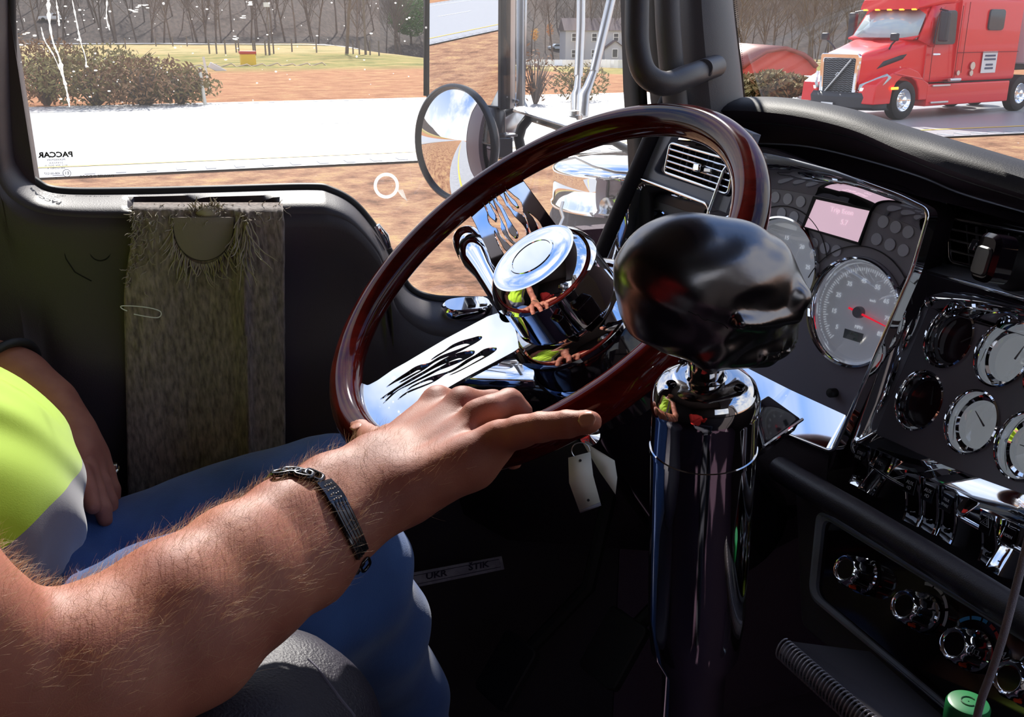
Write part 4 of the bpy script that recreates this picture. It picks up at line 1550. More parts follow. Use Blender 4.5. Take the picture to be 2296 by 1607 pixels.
# ---- padded hood: rows from the far edge to the shadowed underside
def hrow(pts):
    return smooth_open([U(*p) for p in pts], 6)
H0 = hrow([(1425, 238, 1.37), (1525, 227, 1.35), (1640, 215, 1.32), (1760, 215, 1.27), (1900, 238, 1.20), (2020, 275, 1.14), (2150, 313, 1.07), (2300, 357, 1.00), (2500, 415, .93), (2800, 495, .83)])
H1 = hrow([(1425, 240, 1.30), (1525, 231, 1.28), (1640, 220, 1.25), (1760, 220, 1.20), (1900, 243, 1.13), (2020, 280, 1.07), (2150, 318, 1.00), (2300, 362, .93), (2500, 420, .86), (2800, 500, .76)])
H2 = hrow([(1430, 245, 1.27), (1530, 240, 1.25), (1645, 230, 1.21), (1765, 235, 1.16), (1900, 262, 1.09), (2020, 303, 1.03), (2150, 350, .96), (2300, 402, .90), (2500, 470, .83), (2800, 560, .74)])
H3 = hrow([(1435, 255, 1.26), (1535, 252, 1.24), (1650, 248, 1.20), (1770, 258, 1.15), (1903, 289, 1.08), (2020, 338, 1.02), (2150, 388, .96), (2300, 438, .905), (2500, 505, .84), (2800, 600, .75)])
H4 = hrow([(1440, 270, 1.28), (1540, 272, 1.26), (1652, 272, 1.22), (1772, 282, 1.17), (1905, 306, 1.11), (2020, 350, 1.05), (2150, 400, .99), (2300, 448, .93), (2500, 515, .86), (2800, 610, .77)])
H5 = hrow([(1450, 300, 1.33), (1545, 305, 1.31), (1655, 318, 1.27), (1775, 326, 1.22), (1905, 352, 1.15), (2020, 392, 1.09), (2140, 440, 1.02), (2300, 478, .96), (2500, 545, .88), (2800, 640, .79)])
bk = [[p + V(.42, .10, -.17) for p in H0], [p + V(.10, .03, -.030) for p in H0], H0]
o = MB().grid(bk + [H1, H2, H3]).build('dash_pad', leather, dash, 80)
sb = o.modifiers.new('sub', 'SUBSURF')
sb.levels = sb.render_levels = 1
o = MB().grid([H3, H4, H5]).build('hood_underside', trim, dash, 80)
MB().tube(H4, .0016, 6).build('pad_seam', leather, dash, 80)
# dark glossy eyebrow between pad and panel
E1 = hrow([(1560, 322, 1.27), (1700, 322, 1.22), (1812, 329, 1.17), (1933, 357, 1.11), (2060, 395, 1.04), (2150, 432, 1.0), (2290, 474, .93), (2500, 535, .86)])
E2 = hrow([(1560, 326, 1.24), (1700, 340, 1.19), (1782, 357, 1.15), (1873, 382, 1.09), (1990, 418, 1.03), (2085, 447, .98), (2150, 462, .955), (2500, 560, .86)])
MB().grid([E1, E2]).build('eyebrow', gloss, dash, 80)
MB().tube(E1, .0012, 6).build('eyebrow_line', bluegr, dash, 80)
# light grey wedge over the bezel
W1 = [(1714, 343), (1735, 347), (1782, 357), (1873, 382), (1933, 404)]
W2 = [(1714, 366), (1735, 368), (1806, 374), (1873, 391), (1933, 410)]
f_ = FC.off(.03)
o = MB().grid([[f_.w(*f_.to2(*p), .0) for p in W1], [f_.w(*f_.to2(*p), .0) for p in W2]]).build('upper_trim', bluegr, dash)
solid(o, .01)

# ---- backing bodies
def slab(name, fr, pts, h, t, m, r=.01):
    f = fr.off(h)
    return plate(name, f, [[(v.x, v.y) for v in fillet([(*f.to2(*p), 0) for p in pts], r, 5)]], t, m, dash, ch=.002)
slab('dash_body', FC, [(1490, 310), (1720, 330), (2070, 455), (2080, 480), (2044, 610), (1966, 792), (1872, 1016), (1860, 1060), (1640, 1010), (1480, 960), (1370, 800), (1375, 570)], -.045, .05, trim)
slab('dash_body', FR_, [(1860, 960), (2040, 420), (2130, 440), (2500, 520), (2700, 700), (2600, 1700), (1780, 1190), (1775, 1040), (1850, 1000)], -.05, .05, trim)
# dark outer edge bar by the pillar
MB().tube([U(1500, 215, 1.22), U(1463, 300, 1.23), U(1402, 440, 1.27), U(1344, 575, 1.31), U(1320, 640, 1.32)], .0098, 14).build('dash_edge', leather, dash, 60)

def bezel(name, fr, outer, inner, h, m, ro=.010, ri=.006, lip=.0025, hin=.0, parent=None):
    """chrome trough from a raised outer rim down to the inner loop"""
    n = len(outer)
    hs = h if isinstance(h, (list, tuple)) else [h] * n
    fo = fr
    fi = fr.off(hin)
    O = fillet([(*fr.off(hh).to2(*q), hh) for q, hh in zip(outer, hs)], ro, 8)
    I = fillet([(*fi.to2(*q), 0) for q in inner], ri, 8)
    c_ = sum((Vector((v.x, v.y, 0)) for v in O), Vector()) / len(O)
    def sc(v, d):
        u = Vector((v.x, v.y, 0)) - c_
        return Vector((v.x, v.y, v.z)) + u.normalized() * d
    L = [[fo.w(sc(v, lip * 1.2).x, sc(v, lip * 1.2).y, v.z - .014) for v in O],
         [fo.w(sc(v, lip).x, sc(v, lip).y, v.z - .001) for v in O],
         [fo.w(v.x, v.y, v.z) for v in O],
         [fi.w(v.x, v.y, .001) for v in I],
         [fi.w(v.x, v.y, -.004) for v in I]]
    mb = MB().grid(L, closed=True)
    mb.tube([fo.w(sc(v, lip * .5).x, sc(v, lip * .5).y, v.z) for v in O], .0021, 8, closed=True)
    return mb.build(name, m, parent or dash, 50)

# ---- centre cluster
ip = empty('instrument_panel', PC0)
ip.parent = dash
ip.matrix_parent_inverse = dash.matrix_world.inverted()
cl_out = [(1628, 372), (1760, 366), (1907, 402), (2012, 440), (2082, 474), (2044, 604), (1963, 790), (1868, 1012), (1700, 945), (1560, 880), (1480, 840), (1545, 600)]
cl_in = [(1650, 415), (1760, 425), (1890, 450), (1990, 484), (2064, 512), (2038, 604), (1985, 740), (1905, 934), (1770, 872), (1640, 806), (1535, 765), (1590, 590)]
bezel('cluster_bezel', FC, cl_out, cl_in, .028, chrome)
def face(name, fr, inner, holes, t=.004, m=slate, par=None, r=.006, nn=56):
    lp = [[(v.x, v.y) for v in fillet([(*fr.to2(*q), 0) for q in inner], r, 8)]]
    for (x, y, rad) in holes:
        a, b = fr.to2(x, y)
        lp.append(circle2(a, b, rad, nn))
    return plate(name, fr, lp, t, m, par or dash, ch=.0005)
def gauge(name, fr, px, py, rad, depth=.018, facecol=None, sleeve=chrome, proud=.004, inner=.78, par=None, nn=56):
    c_ = fr.w(*fr.to2(px, py))
    n = fr.n
    fm = facecol or mat('dial_white', (.62, .64, .68), .5)
    g = MB().lathe([(rad, -.004), (rad + .0005, .0), (rad * 1.02, proud), (rad * .97, proud + .001), (rad * .93, proud * .4), (rad * .86, -depth * .5), (rad * inner, -depth * .55), (rad * inner, -depth)], c_, n, 64).build(name, sleeve, par or dash, 40)
    MB().lathe([(rad * inner, 0), (rad * inner * .5, 0), (0, 0)], c_ - n * depth, n, 48).build('dial', fm, g, 0)
    MB().lathe([(rad * inner, 0), (0, 0)], c_ - n * depth * .62, n, 48).build('gauge_lens', lens, g, 0)
    return g, c_
sp_hole = (1914, 700, .0585)
ta_hole = (1742, 600, .0585)
face('cluster_face', FC, cl_in, [sp_hole, ta_hole], m=slate)
dialm = mat('dial_glare', (.80, .83, .90), .38, emit=((.8, .85, .95), .07))  # glare on the lens put into the dial as pale colour and glow
for nm, (px, py, rad) in (('speedometer', sp_hole), ('tachometer', ta_hole)):
    c_ = FC.w(*FC.to2(px, py))
    g = MB().lathe([(rad, -.004), (rad, .001), (rad * .985, .0045), (rad * .95, .0045), (rad * .90, .001), (rad * .86, -.010), (rad * .85, -.012)], c_, PCN, 96).build(nm, chrome, dash, 40)
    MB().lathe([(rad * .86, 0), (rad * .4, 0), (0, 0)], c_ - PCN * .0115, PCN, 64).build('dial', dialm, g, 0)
    df = Fr(c_ - PCN * .011, PCN)
    if nm == 'speedometer':
        for v_, k in ((5, 0), (15, 1), (25, 2), (35, 3), (45, 4), (55, 5), (65, 6), (75, 7), (85, 8)):
            a = math.radians(222 - k * 31.5)
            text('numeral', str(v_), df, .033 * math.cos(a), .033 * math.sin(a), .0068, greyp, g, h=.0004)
        mb = MB()
        for k in range(81):
            a = math.radians(230 - k * 3.4)
            r0_, r1_ = (.041, .047) if k % 5 == 0 else (.0435, .047)
            w_ = .00035
            c1, s1 = math.cos(a), math.sin(a)
            mb.add([df.w(r0_ * c1 - w_ * s1, r0_ * s1 + w_ * c1, .0003), df.w(r0_ * c1 + w_ * s1, r0_ * s1 - w_ * c1, .0003), df.w(r1_ * c1 + w_ * s1, r1_ * s1 - w_ * c1, .0003), df.w(r1_ * c1 - w_ * s1, r1_ * s1 + w_ * c1, .0003)], [(0, 1, 2, 3)])
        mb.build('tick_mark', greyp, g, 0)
        ndl = MB()
        a = math.radians(-10)
        d_ = Vector((math.cos(a), math.sin(a)))
        ndl.tube([df.w(-d_.x * .012, -d_.y * .012, .004), df.w(d_.x * .010, d_.y * .010, .004), df.w(d_.x * .040, d_.y * .040, .004)], [.0013, .0013, .0005], 6)
        ndl.build('needle', mat('needle_red', (.75, .01, .04), .4, emit=((1, .02, .05), .5)), g)
        MB().lathe([(0, .006), (.0055, .006), (.0062, .004), (.0062, 0)], df.w(0, 0), PCN, 24).build('needle_cap', mat('cap_grey', (.30, .29, .32), .4), g)
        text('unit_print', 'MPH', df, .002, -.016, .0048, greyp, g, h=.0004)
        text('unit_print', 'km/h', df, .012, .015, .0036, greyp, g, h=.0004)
        q = [(-.014, -.031), (.010, -.031), (.010, -.021), (-.014, -.021)]
        ws = plate('odometer_window', df, [q], .0003, mat('odo_grey', (.20, .23, .23), .3), g, h=.0006)
        text('odometer_digits', '271993', df, -.002, -.0245, .0042, mat('digit_green', (.18, .30, .22), .5), g, h=.001)
        text('odometer_digits', '156', df, .001, -.0288, .0036, MATS['digit_green'], g, h=.001)
    else:
        for v_, k in enumerate(range(0, 7)):
            a = math.radians(222 - k * 42)
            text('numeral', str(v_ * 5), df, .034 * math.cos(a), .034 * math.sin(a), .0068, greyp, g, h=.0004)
    MB().lathe([(rad * .86, 0), (0, 0)], c_ - PCN * .004, PCN, 64).build('gauge_lens', lens, g, 0)
# message display and warning lamps
sc_loop = [(1826, 440), (1958, 468), (1930, 550), (1800, 510)]
q = FC.px(sc_loop)
plate('display_frame', FC, [q, FC.px([(1832, 447), (1953, 473), (1927, 543), (1806, 508)])], .004, blackm, dash, h=.003, ch=.0006)
dsp = plate('message_display', FC, [FC.px([(1830, 445), (1956, 470), (1929, 546), (1804, 510)])], .0006, mat('lcd_pink', (.55, .36, .45), .35, emit=((.95, .66, .80), .42)), dash, h=.0014)
lcdt = mat('lcd_text', (.60, .44, .52), .4, emit=((1, .78, .88), .44))
a, b = FC.to2(1888, 480)
text('display_text', 'Trip Econ', FC, a, b + .003, .0075, lcdt, dsp, h=.0019, rot=-.0)
a, b = FC.to2(1895, 497)
text('display_text', '5.7', FC, a, b - .001, .0075, lcdt, dsp, h=.0019)
lampm = mat('tell_tale', (.50, .51, .60), .35)
for (x, y) in ((1739, 442), (1767, 446), (1796, 452), (1753, 478), (1781, 486), (1825, 546), (1850, 556), (1876, 562), (1981, 497), (2009, 509), (2037, 520), (1966, 536), (1996, 548), (2026, 561)):
    a, b = FC.to2(x, y)
    P = [(a + .0062 * math.cos(t), b + .0062 * math.sin(t)) for t in [2 * PI * k / 24 for k in range(24)]]
    plate('warning_lamp', FC, [P], .0008, lampm, dash, h=.0010)
# raised border lines of the gauge surround
for (cx, cy, rr) in ((1914, 700, .069), (1742, 600, .069)):
    a, b = FC.to2(cx, cy)
    pts = [FC.w(a + rr * math.cos(t), b + rr * math.sin(t), .0012) for t in [math.radians(20 + 140 * k / 30) for k in range(31)]]
    MB().tube(pts, .0006, 5).build('panel_line', mat('line_dark', (.03, .028, .035), .5), dash)
# trip reset knob
P = FC.w(*FC.to2(1872, 880))
MB().lathe([(0, .010), (.0042, .0095), (.0050, .008), (.0050, .0)], P, PCN, 20).build('reset_knob', rubber, dash)
# small black tray/lever to the right of the shifter
o = mesh('brake_lever', [U(1690, 905, .93), U(1722, 884, .97), U(1798, 938, .94), U(1712, 1000, .86)], [(0, 1, 2, 3)], gloss, dash)
solid(o, .016, -1, .003, 3)
MB().tube([U(1712, 1001, .858), U(1799, 940, .938)], .0016, 6).build('lever_edge', chrome, dash)

# ---- left pod
lp_out = [(1421, 396), (1592, 462), (1548, 640), (1500, 760), (1318, 668), (1396, 474)]
lp_in = [(1452, 443), (1583, 488), (1535, 650), (1490, 720), (1368, 672), (1430, 520)]
bezel('left_pod_bezel', FC, lp_out, lp_in, .028, chrome, ro=.012)
face('left_pod_face', FC, lp_in, [(1471, 522, .030), (1560, 560, .030), (1430, 630, .030)], m=mat('pod_dark', (.035, .033, .042), .45))
for (x, y) in ((1471, 522), (1560, 560), (1430, 630)):
    gauge('air_gauge', FC, x, y, .030, facecol=mat('dial_dark', (.10, .11, .14), .3))
f = FC.off(.022)
lp = [f.px([(1486, 262), (1426, 402), (1594, 465), (1628, 478), (1690, 300), (1600, 262)]), [(v.x, v.y) for v in fillet([(*f.to2(*q), 0) for q in ((1516, 290), (1466, 380), (1474, 388), (1638, 442), (1670, 330), (1600, 290))], .005, 4)]]
plate('vent_trim', f, lp, .012, bluegr, dash, ch=.0008)
slatm = mat('satin_chrome', (.85, .85, .87), .22, 1.0)
def vent(name, fr, TL, TR, BR, BL, nsl, nv, tilt=0):
    g = empty(name, fr.w(*fr.to2(*TL)))
    g.parent = dash
    g.matrix_parent_inverse = dash.matrix_world.inverted()
    a, b, c_, d_ = [Vector((*fr.to2(*p), 0)) for p in (TL, TR, BR, BL)]
    lp = [fr.w(v.x, v.y, .001) for v in fillet([a, b, c_, d_], .006, 6)]
    MB().tube(lp, .0019, 8, closed=True).build('vent_frame', chrome, g, 60)
    plate('vent_cavity', fr, [[(v.x, v.y) for v in fillet([a, b, c_, d_], .006, 6)]], .001, blackm, g, h=-.03)
    sv = [[fr.w(v.x, v.y, .001) for v in fillet([a, b, c_, d_], .006, 6)], [fr.w(v.x, v.y, -.03) for v in fillet([a, b, c_, d_], .006, 6)]]
    MB().grid(sv, closed=True).build('vent_duct', gloss, g)
    for k in range(1, nsl + 1):
        t = k / (nsl + 1)
        p, q = a.lerp(d_, t), b.lerp(c_, t)
        MB().tube([fr.w(p.x, p.y, .001), fr.w(q.x, q.y, .001)], .0014, 8).build('slat', slatm, g)
    vm = MATS.get('vane_grey') or mat('vane_grey', (.16, .16, .18), .3)
    for k in range(nv):
        t = (k + 1.0) / (nv + 1)
        if k % 4 in (3,):
            continue
        p, q = a.lerp(b, t), d_.lerp(c_, t)
        w_ = .0016 if k % 4 == 1 else .0008
        MB().tube([fr.w(p.x, p.y - .002, -.012), fr.w(q.x, q.y + .002, -.012)], w_, 6).build('vane', vm, g)
    return g
vg = vent('air_vent', FC.off(.024), (1505, 320), (1650, 362), (1633, 436), (1491, 386), 4, 9)
f = FC.off(.028)
a, b = f.to2(1568, 376)
bevel(MB().box(f.w(a, b, .002), .012, .010, .008, f.mat().to_3x3()).build('vent_tab', chrome, vg), .002)
a, b = f.to2(1590, 382)
bevel(MB().box(f.w(a, b, .001), .012, .005, .005, f.mat().to_3x3()).build('vent_tab', steel, vg), .001)

# ---- right pod
HH = .030
rp_out = [(2050, 602), (2640, 770), (2560, 1390), (2296, 1236), (1990, 1068), (1908, 1008)]
rp_in = [(2084, 688), (2560, 830), (2480, 1220), (2296, 1108), (2120, 1044), (1963, 972)]
bezel('gauge_pod_bezel', FR_, rp_out, rp_in, [HH, HH, .012, .012, .012, .016], chrome, ro=.010)
gs = [(2128, 757), (2247, 795), (2061, 898), (2178, 946), (2297, 1000), (2366, 838), (2418, 1055)]
face('gauge_pod_face', FR_, rp_in, [(x, y, .0325) for x, y in gs], m=slate)
wd = mat('dial_glow', (.80, .84, .86), .4, emit=((.85, .93, 1.0), .10))  # lit look of these dials put in as a faint added glow
dd = mat('dial_red_reflection', (.045, .012, .02), .2)  # dark red reflection put into the dial colour
for i, (x, y) in enumerate(gs):
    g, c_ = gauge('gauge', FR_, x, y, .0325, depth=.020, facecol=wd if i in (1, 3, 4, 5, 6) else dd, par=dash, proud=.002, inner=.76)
    df = Fr(c_ - PRN * .0195, PRN)
    mb = MB()
    a = math.radians(40 + i * 37)
    mb.tube([df.w(0, 0, .002), df.w(.02 * math.cos(a), .02 * math.sin(a), .002)], [.001, .0004], 6)
    mb.build('needle', mat('needle_dark', (.12, .10, .11), .4), g)
# ledge above the pod (catches the sky)
fo = FR_.off(HH + .002)
fb = FR_.off(-.012)
A = [fo.w(*fo.to2(*p)) for p in ((2056, 598), (2180, 634), (2296, 662), (2450, 706), (2600, 752))]
B = [fb.w(*fb.to2(*p)) for p in ((2100, 576), (2206, 600), (2296, 622), (2420, 660), (2560, 705))]
ledge = MB().grid([A, B]).build('pod_ledge', bluegr, dash)
solid(ledge, .004)
# right vent and its surround
fv = FR_.off(.0)
vg = vent('air_vent', fv, (2128, 489), (2440, 548), (2420, 655), (2133, 586), 3, 11)
o = plate('vent_surround', fv, [[(v.x, v.y) for v in fillet([(*fv.to2(*q), 0) for q in ((2128, 444), (2520, 518), (2480, 704), (2078, 598))], .008, 6)],
      [(v.x, v.y) for v in fillet([(*fv.to2(*q), 0) for q in ((2125, 484), (2450, 543), (2430, 662), (2129, 592))], .006, 6)]], .02, gloss, dash, h=.003, ch=.003)
MB().tube([fv.w(*fv.to2(*p), .014) for p in ((2088, 590), (2112, 520), (2140, 452), (2160, 448), (2296, 470), (2500, 512))], .0030, 8).build('surround_edge', bluegr, dash, 60)
bevel(MB().box(fv.w(*fv.to2(2192, 552), .004), .008, .012, .006, fv.mat().to_3x3()).build('vent_tab', chrome, vg), .001)
# phone clip fixed on the vent
pc = U(2216, 578, .90)
pn = (CAM - pc).normalized() * .5 + V(-.8, .45, .1)
pf = Fr(pc, pn)
ph = empty('phone_mount', pc, 'black rounded phone clip plugged into the right air vent', 'phone holder')
rr = [(v.x, v.y) for v in fillet([(-.0150, -.0225, 0), (.0150, -.0225, 0), (.0150, .0225, 0), (-.0150, .0225, 0)], .012, 8)]
plate('clip_body', pf, [rr], .022, gloss, ph, h=.006, ch=.004)
rr = [(v.x, v.y) for v in fillet([(-.010, -.017, 0), (.010, -.017, 0), (.010, .010, 0), (-.010, .010, 0)], .006, 6)]
plate('clip_pad', pf, [rr], .003, mat('clip_grey', (.045, .042, .042), .2), ph, h=.0085, ch=.0015)
MB().lathe([(0, .01), (.018, .008), (.026, -.005), (.024, -.03), (0, -.035)], U(2262, 590, .93), pn, 32).build('ball_mount', rubber, ph, 50)

# ---- rocker switches
FS = FR_.off(.002)
LGT = mat('switch_print', (.62, .64, .70), .5)
def rocker(TL, TR, BL, lines, up=False):
    a, b, d_ = [Vector((*FS.to2(*p), 0)) for p in (TL, TR, BL)]
    X = (b - a)
    Y = (d_ - a)
    g = None
    rows = []
    n = 12
    for i in range(n + 1):
        t = i / n
        hgt = .016 + (.006 * math.cos(t * PI) if not up else -.004 * math.cos(t * PI)) - .0035 * math.sin(t * PI)
        row = []
        for (u, dz) in ((0, -.02), (0, -.003), (.03, -.0008), (.10, 0), (.16, -.0012), (.5, -.0016), (.84, -.0012), (.90, 0), (.97, -.0008), (1, -.003), (1, -.02)):
            p = a + X * u + Y * t
            row.append(FS.w(p.x, p.y, hgt + dz))
        rows.append(row)
    lo = [FS.w((a + X * u).x, (a + X * u).y, -.006) for u in (0, 0, .03, .1, .16, .5, .84, .9, .97, 1, 1)]
    hi = [FS.w((a + X * u + Y).x, (a + X * u + Y).y, -.006) for u in (0, 0, .03, .1, .16, .5, .84, .9, .97, 1, 1)]
    g = MB().grid([lo] + rows + [hi]).build('rocker_switch', chrome, dash, 35)
    hh = .0195 if not up else .0130
    c1 = a + X * .17 + Y * .10
    c2 = a + X * .83 + Y * .10
    c3 = a + X * .83 + Y * .42
    c4 = a + X * .17 + Y * .42
    plate('legend_window', FS, [[(c_.x, c_.y) for c_ in (c4, c3, c2, c1)]], .002, gloss, g, h=hh + .0008, ch=.0002)
    ang = math.atan2(X.y, X.x)
    m = a + X * .5 + Y * .26
    k = len(lines)
    for j, s in enumerate(lines):
        q = m - Y.normalized() * ((k - 1) / 2 - j) * .0052
        text('legend', s, FS, q.x, q.y, .0052 if len(s) < 4 else .0038, LGT, g, h=hh + .0014, rot=ang, sx=.9)
    ind = a + X * .5 + Y * .80
    MB().lathe([(.0022, -.001), (.0022, .0012), (.0012, .0014), (0, .0006)], FS.w(ind.x, ind.y, hh - .0105 if not up else hh + .001), PRN, 12).build('indicator', gloss, g)
    return g
rocker((1951, 1000), (1985, 1014), (1914, 1084), ['5TH', 'WHL'])
rocker((1988, 1015), (2024, 1032), (1951, 1100), ['TC'], True)
rocker((2061, 1061), (2098, 1077), (2035, 1167), ['AUX', '\u2261D'])
rocker((2104, 1079), (2140, 1096), (2073, 1184), ['AUX', '\u2261D'])
rocker((2146, 1098), (2181, 1118), (2113, 1203), ['TRLR', 'SPARE'])
g = rocker((2232, 1148), (2270, 1167), (2206, 1258), [])
a = Vector(FS.to2(2247, 1180))
tri_ = [FS.w(a.x + .006 * math.cos(t), a.y + .006 * math.sin(t), .0215) for t in (PI / 2, PI * 7 / 6, PI * 11 / 6)]
MB().tube(tri_, .0004, 5, closed=True).tube([FS.w(*a, .0215) + (p - FS.w(*a, .0215)) * .5 for p in tri_], .0004, 5, closed=True).build('hazard_triangle', LGT, g)
rocker((2275, 1170), (2312, 1188), (2240, 1280), ['HORN'], True)

# ---- leather roll and climate panel
PHN = Vector((-.80, .02, .42)).normalized()
FH = Fr(U(2060, 1380, .86), PHN)
roll = [FH.w(*FH.to2(*p), .016) for p in ((1770, 1060), (1812, 1086), (1950, 1165), (2120, 1268), (2296, 1378), (2450, 1470))]
MB().tube(roll, .0135, 20).build('padded_roll', leather2, dash, 80)
fh = FH.px
slab2 = plate('climate_panel', FH, [[(v.x, v.y) for v in fillet([(*FH.to2(*q), 0) for q in ((1840, 1150), (2560, 1590), (2500, 1950), (2250, 1690), (1822, 1334))], .012, 8)]], .02, gloss, dash, h=-.004, ch=.001)
lo = [(v.x, v.y) for v in fillet([(*FH.to2(*q), 0) for q in ((1832, 1140), (2570, 1585), (2510, 1960), (2250, 1702), (1812, 1336))], .015, 8)]
li = [(v.x, v.y) for v in fillet([(*FH.to2(*q), 0) for q in ((1846, 1160), (2560, 1602), (2500, 1930), (2250, 1685), (1828, 1330))], .012, 8)]
plate('climate_frame', FH, [lo, li], .02, bluegr, dash, h=.004, ch=.0035)
slab('lower_dash', FH, [(1780, 1040), (2600, 1560), (2560, 2200), (2200, 1750), (1795, 1400)], -.012, .03, trim)
def arc_marks(cx, cy, r, segs, name, par):
    a0, b0 = FH.to2(cx, cy)
    for (t0, t1, m) in segs:
        n = 8
        I = [FH.w(a0 + r * math.cos(math.radians(t0 + (t1 - t0) * k / n)), b0 + r * math.sin(math.radians(t0 + (t1 - t0) * k / n)), -.0034) for k in range(n + 1)]
        O = [FH.w(a0 + (r + .003) * math.cos(math.radians(t0 + (t1 - t0) * k / n)), b0 + (r + .003) * math.sin(math.radians(t0 + (t1 - t0) * k / n)), -.0034) for k in range(n + 1)]
        MB().grid([I, O]).build(name, m, par, 0)
def knob(px, py, idx):
    a, b = FH.to2(px, py)
    c_ = FH.w(a, b, -.003)
    prof = []
    seg = 72
    mb = MB()
    N = FH.x
    B = FH.y
    def ringp(r, h, rib):
        return [c_ + PHN * h + (N * math.cos(t) + B * math.sin(t)) * (r + rib * (max(0, math.cos(t * 12)) ** 2)) for t in [2 * PI * k / seg for k in range(seg)]]
    rows = [ringp(.0175, 0, 0), ringp(.0172, .004, 0), ringp(.0150, .005, .0014), ringp(.0142, .020, .0014), ringp(.0138, .026, .0008), ringp(.0122, .029, 0), ringp(.0105, .0285, 0), ringp(.0095, .027, 0)]
    mb.grid(rows, closed=True)
    mb.cap(rows[-1])
    g = mb.build('climate_knob', chrome, dash, 45)
    MB().lathe([(0, 0), (.0093, 0)], c_ + PHN * .0272, PHN, 32).build('knob_face', gloss, g)
    MB().box(c_ + PHN * .017 + N * .0152 * .6 - B * .0152 * .8, .0015, .0015, .008, FH.mat().to_3x3()).build('pointer', mat('pointer_red', (.8, .06, .01), .4), g)
    return g
k1 = knob(1935, 1290, 0)
k2 = knob(2068, 1372, 1)
k3 = knob(2182, 1458, 2)
k4 = knob(2305, 1535, 3)
blue_ = mat('mark_blue', (.05, .35, .85), .5)
redm_ = mat('mark_red', (.55, .01, .02), .5)
gw = mat('mark_white', (.55, .56, .6), .5)
arc_marks(2060, 1370, .024, [(118, 98, gw), (94, 70, gw), (66, 40, gw), (34, 5, gw)], 'fan_mark', k2)
arc_marks(2172, 1452, .024, [(150, 128, blue_), (124, 104, blue_), (100, 90, blue_), (82, 70, redm_), (66, 44, redm_), (40, 8, redm_)], 'temperature_mark', k3)
a, b = FH.to2(2250, 1475)
text('mode_print', 'A/C', FH, a, b, .008, gw, dash, h=-.003, rot=-.4)
for (x, y) in ((2263, 1490), (2282, 1478)):
    a, b = FH.to2(x, y)
    MB().tube([FH.w(a - .004, b - .002, -.003), FH.w(a, b - .002, -.003), FH.w(a + .001, b + .004, -.003)], .0006, 5).build('mode_mark', gw, dash)

# ---- lower surroundings under the wheel
mb = MB()
o = mesh('knee_panel', [U(960, 905, 1.30), U(1500, 860, 1.24), U(1860, 1010, 1.12), U(1850, 1150, 1.16), U(1700, 1230, 1.3), U(1150, 1190, 1.42), U(960, 1080, 1.40)], [(0, 1, 2, 3, 4, 5, 6)], trim, dash)
solid(o, .02)
o = MB().grid([[U(*p) for p in ((1010, 852, 1.22), (1070, 858, 1.21), (1130, 860, 1.20), (1200, 862, 1.19))], [U(*p) for p in ((1040, 812, 1.26), (1090, 815, 1.25), (1140, 812, 1.25), (1200, 812, 1.24))]]).build('lower_chrome_trim', chrome, dash)
solid(o, .012, 0, .002)
o = MB().grid([[U(*p) for p in ((1010, 854, 1.225), (1070, 860, 1.215), (1130, 862, 1.205), (1260, 866, 1.19))], [U(*p) for p in ((1020, 930, 1.27), (1080, 935, 1.26), (1140, 938, 1.25), (1260, 940, 1.24))]]).build('lower_gloss_trim', gloss, dash)
solid(o, .01)
# ================================================================ STEERING WHEEL
WN_ = Vector((-.598, -.115, .793)).normalized()
WC = Vector((.32, .826, -.216 + Z0))
WR, WT = .2135, .0160
FWH = Fr(WC, WN_)
sw = empty('steering_wheel', WC, 'large steering wheel with a polished mahogany rim and flame cut chrome spokes', 'steering wheel')
rimpts = [FWH.w(WR * math.cos(2 * PI * k / 160), WR * math.sin(2 * PI * k / 160)) for k in range(160)]
MB().tube(rimpts, [WT] * 160, 32, closed=True, up=WN_).build('rim', woodm, sw, 0)

def spoke(name, rim_px, outer, holes, drop, flange=None):
    """plate traced on a plane through the rim that dips towards the hub"""
    p0 = PL(*rim_px, WC, WN_)
    rad = (p0 - WC).normalized()
    tan = WN_.cross(rad)
    ang = math.atan2(drop, .14)
    n = (WN_ * math.cos(ang) - rad * math.sin(ang)).normalized()
    f = Fr(WC + rad * (WR - .012) - WN_ * .004, n, rad)
    L = [[(v.x, v.y) for v in fillet([(*f.to2(*q), 0) for q in outer], .002, 3)]]
    for h in holes:
        s_ = smooth_closed([(*f.to2(*q), 0) for q in h], 3)
        L.append([(v.x, v.y) for v in s_])
    return plate(name, f, L, .0032, chrome, sw, ch=.0006), f
def c1(pts, ox, oy, s):
    return [(ox + a / s, oy + b / s) for a, b in pts]
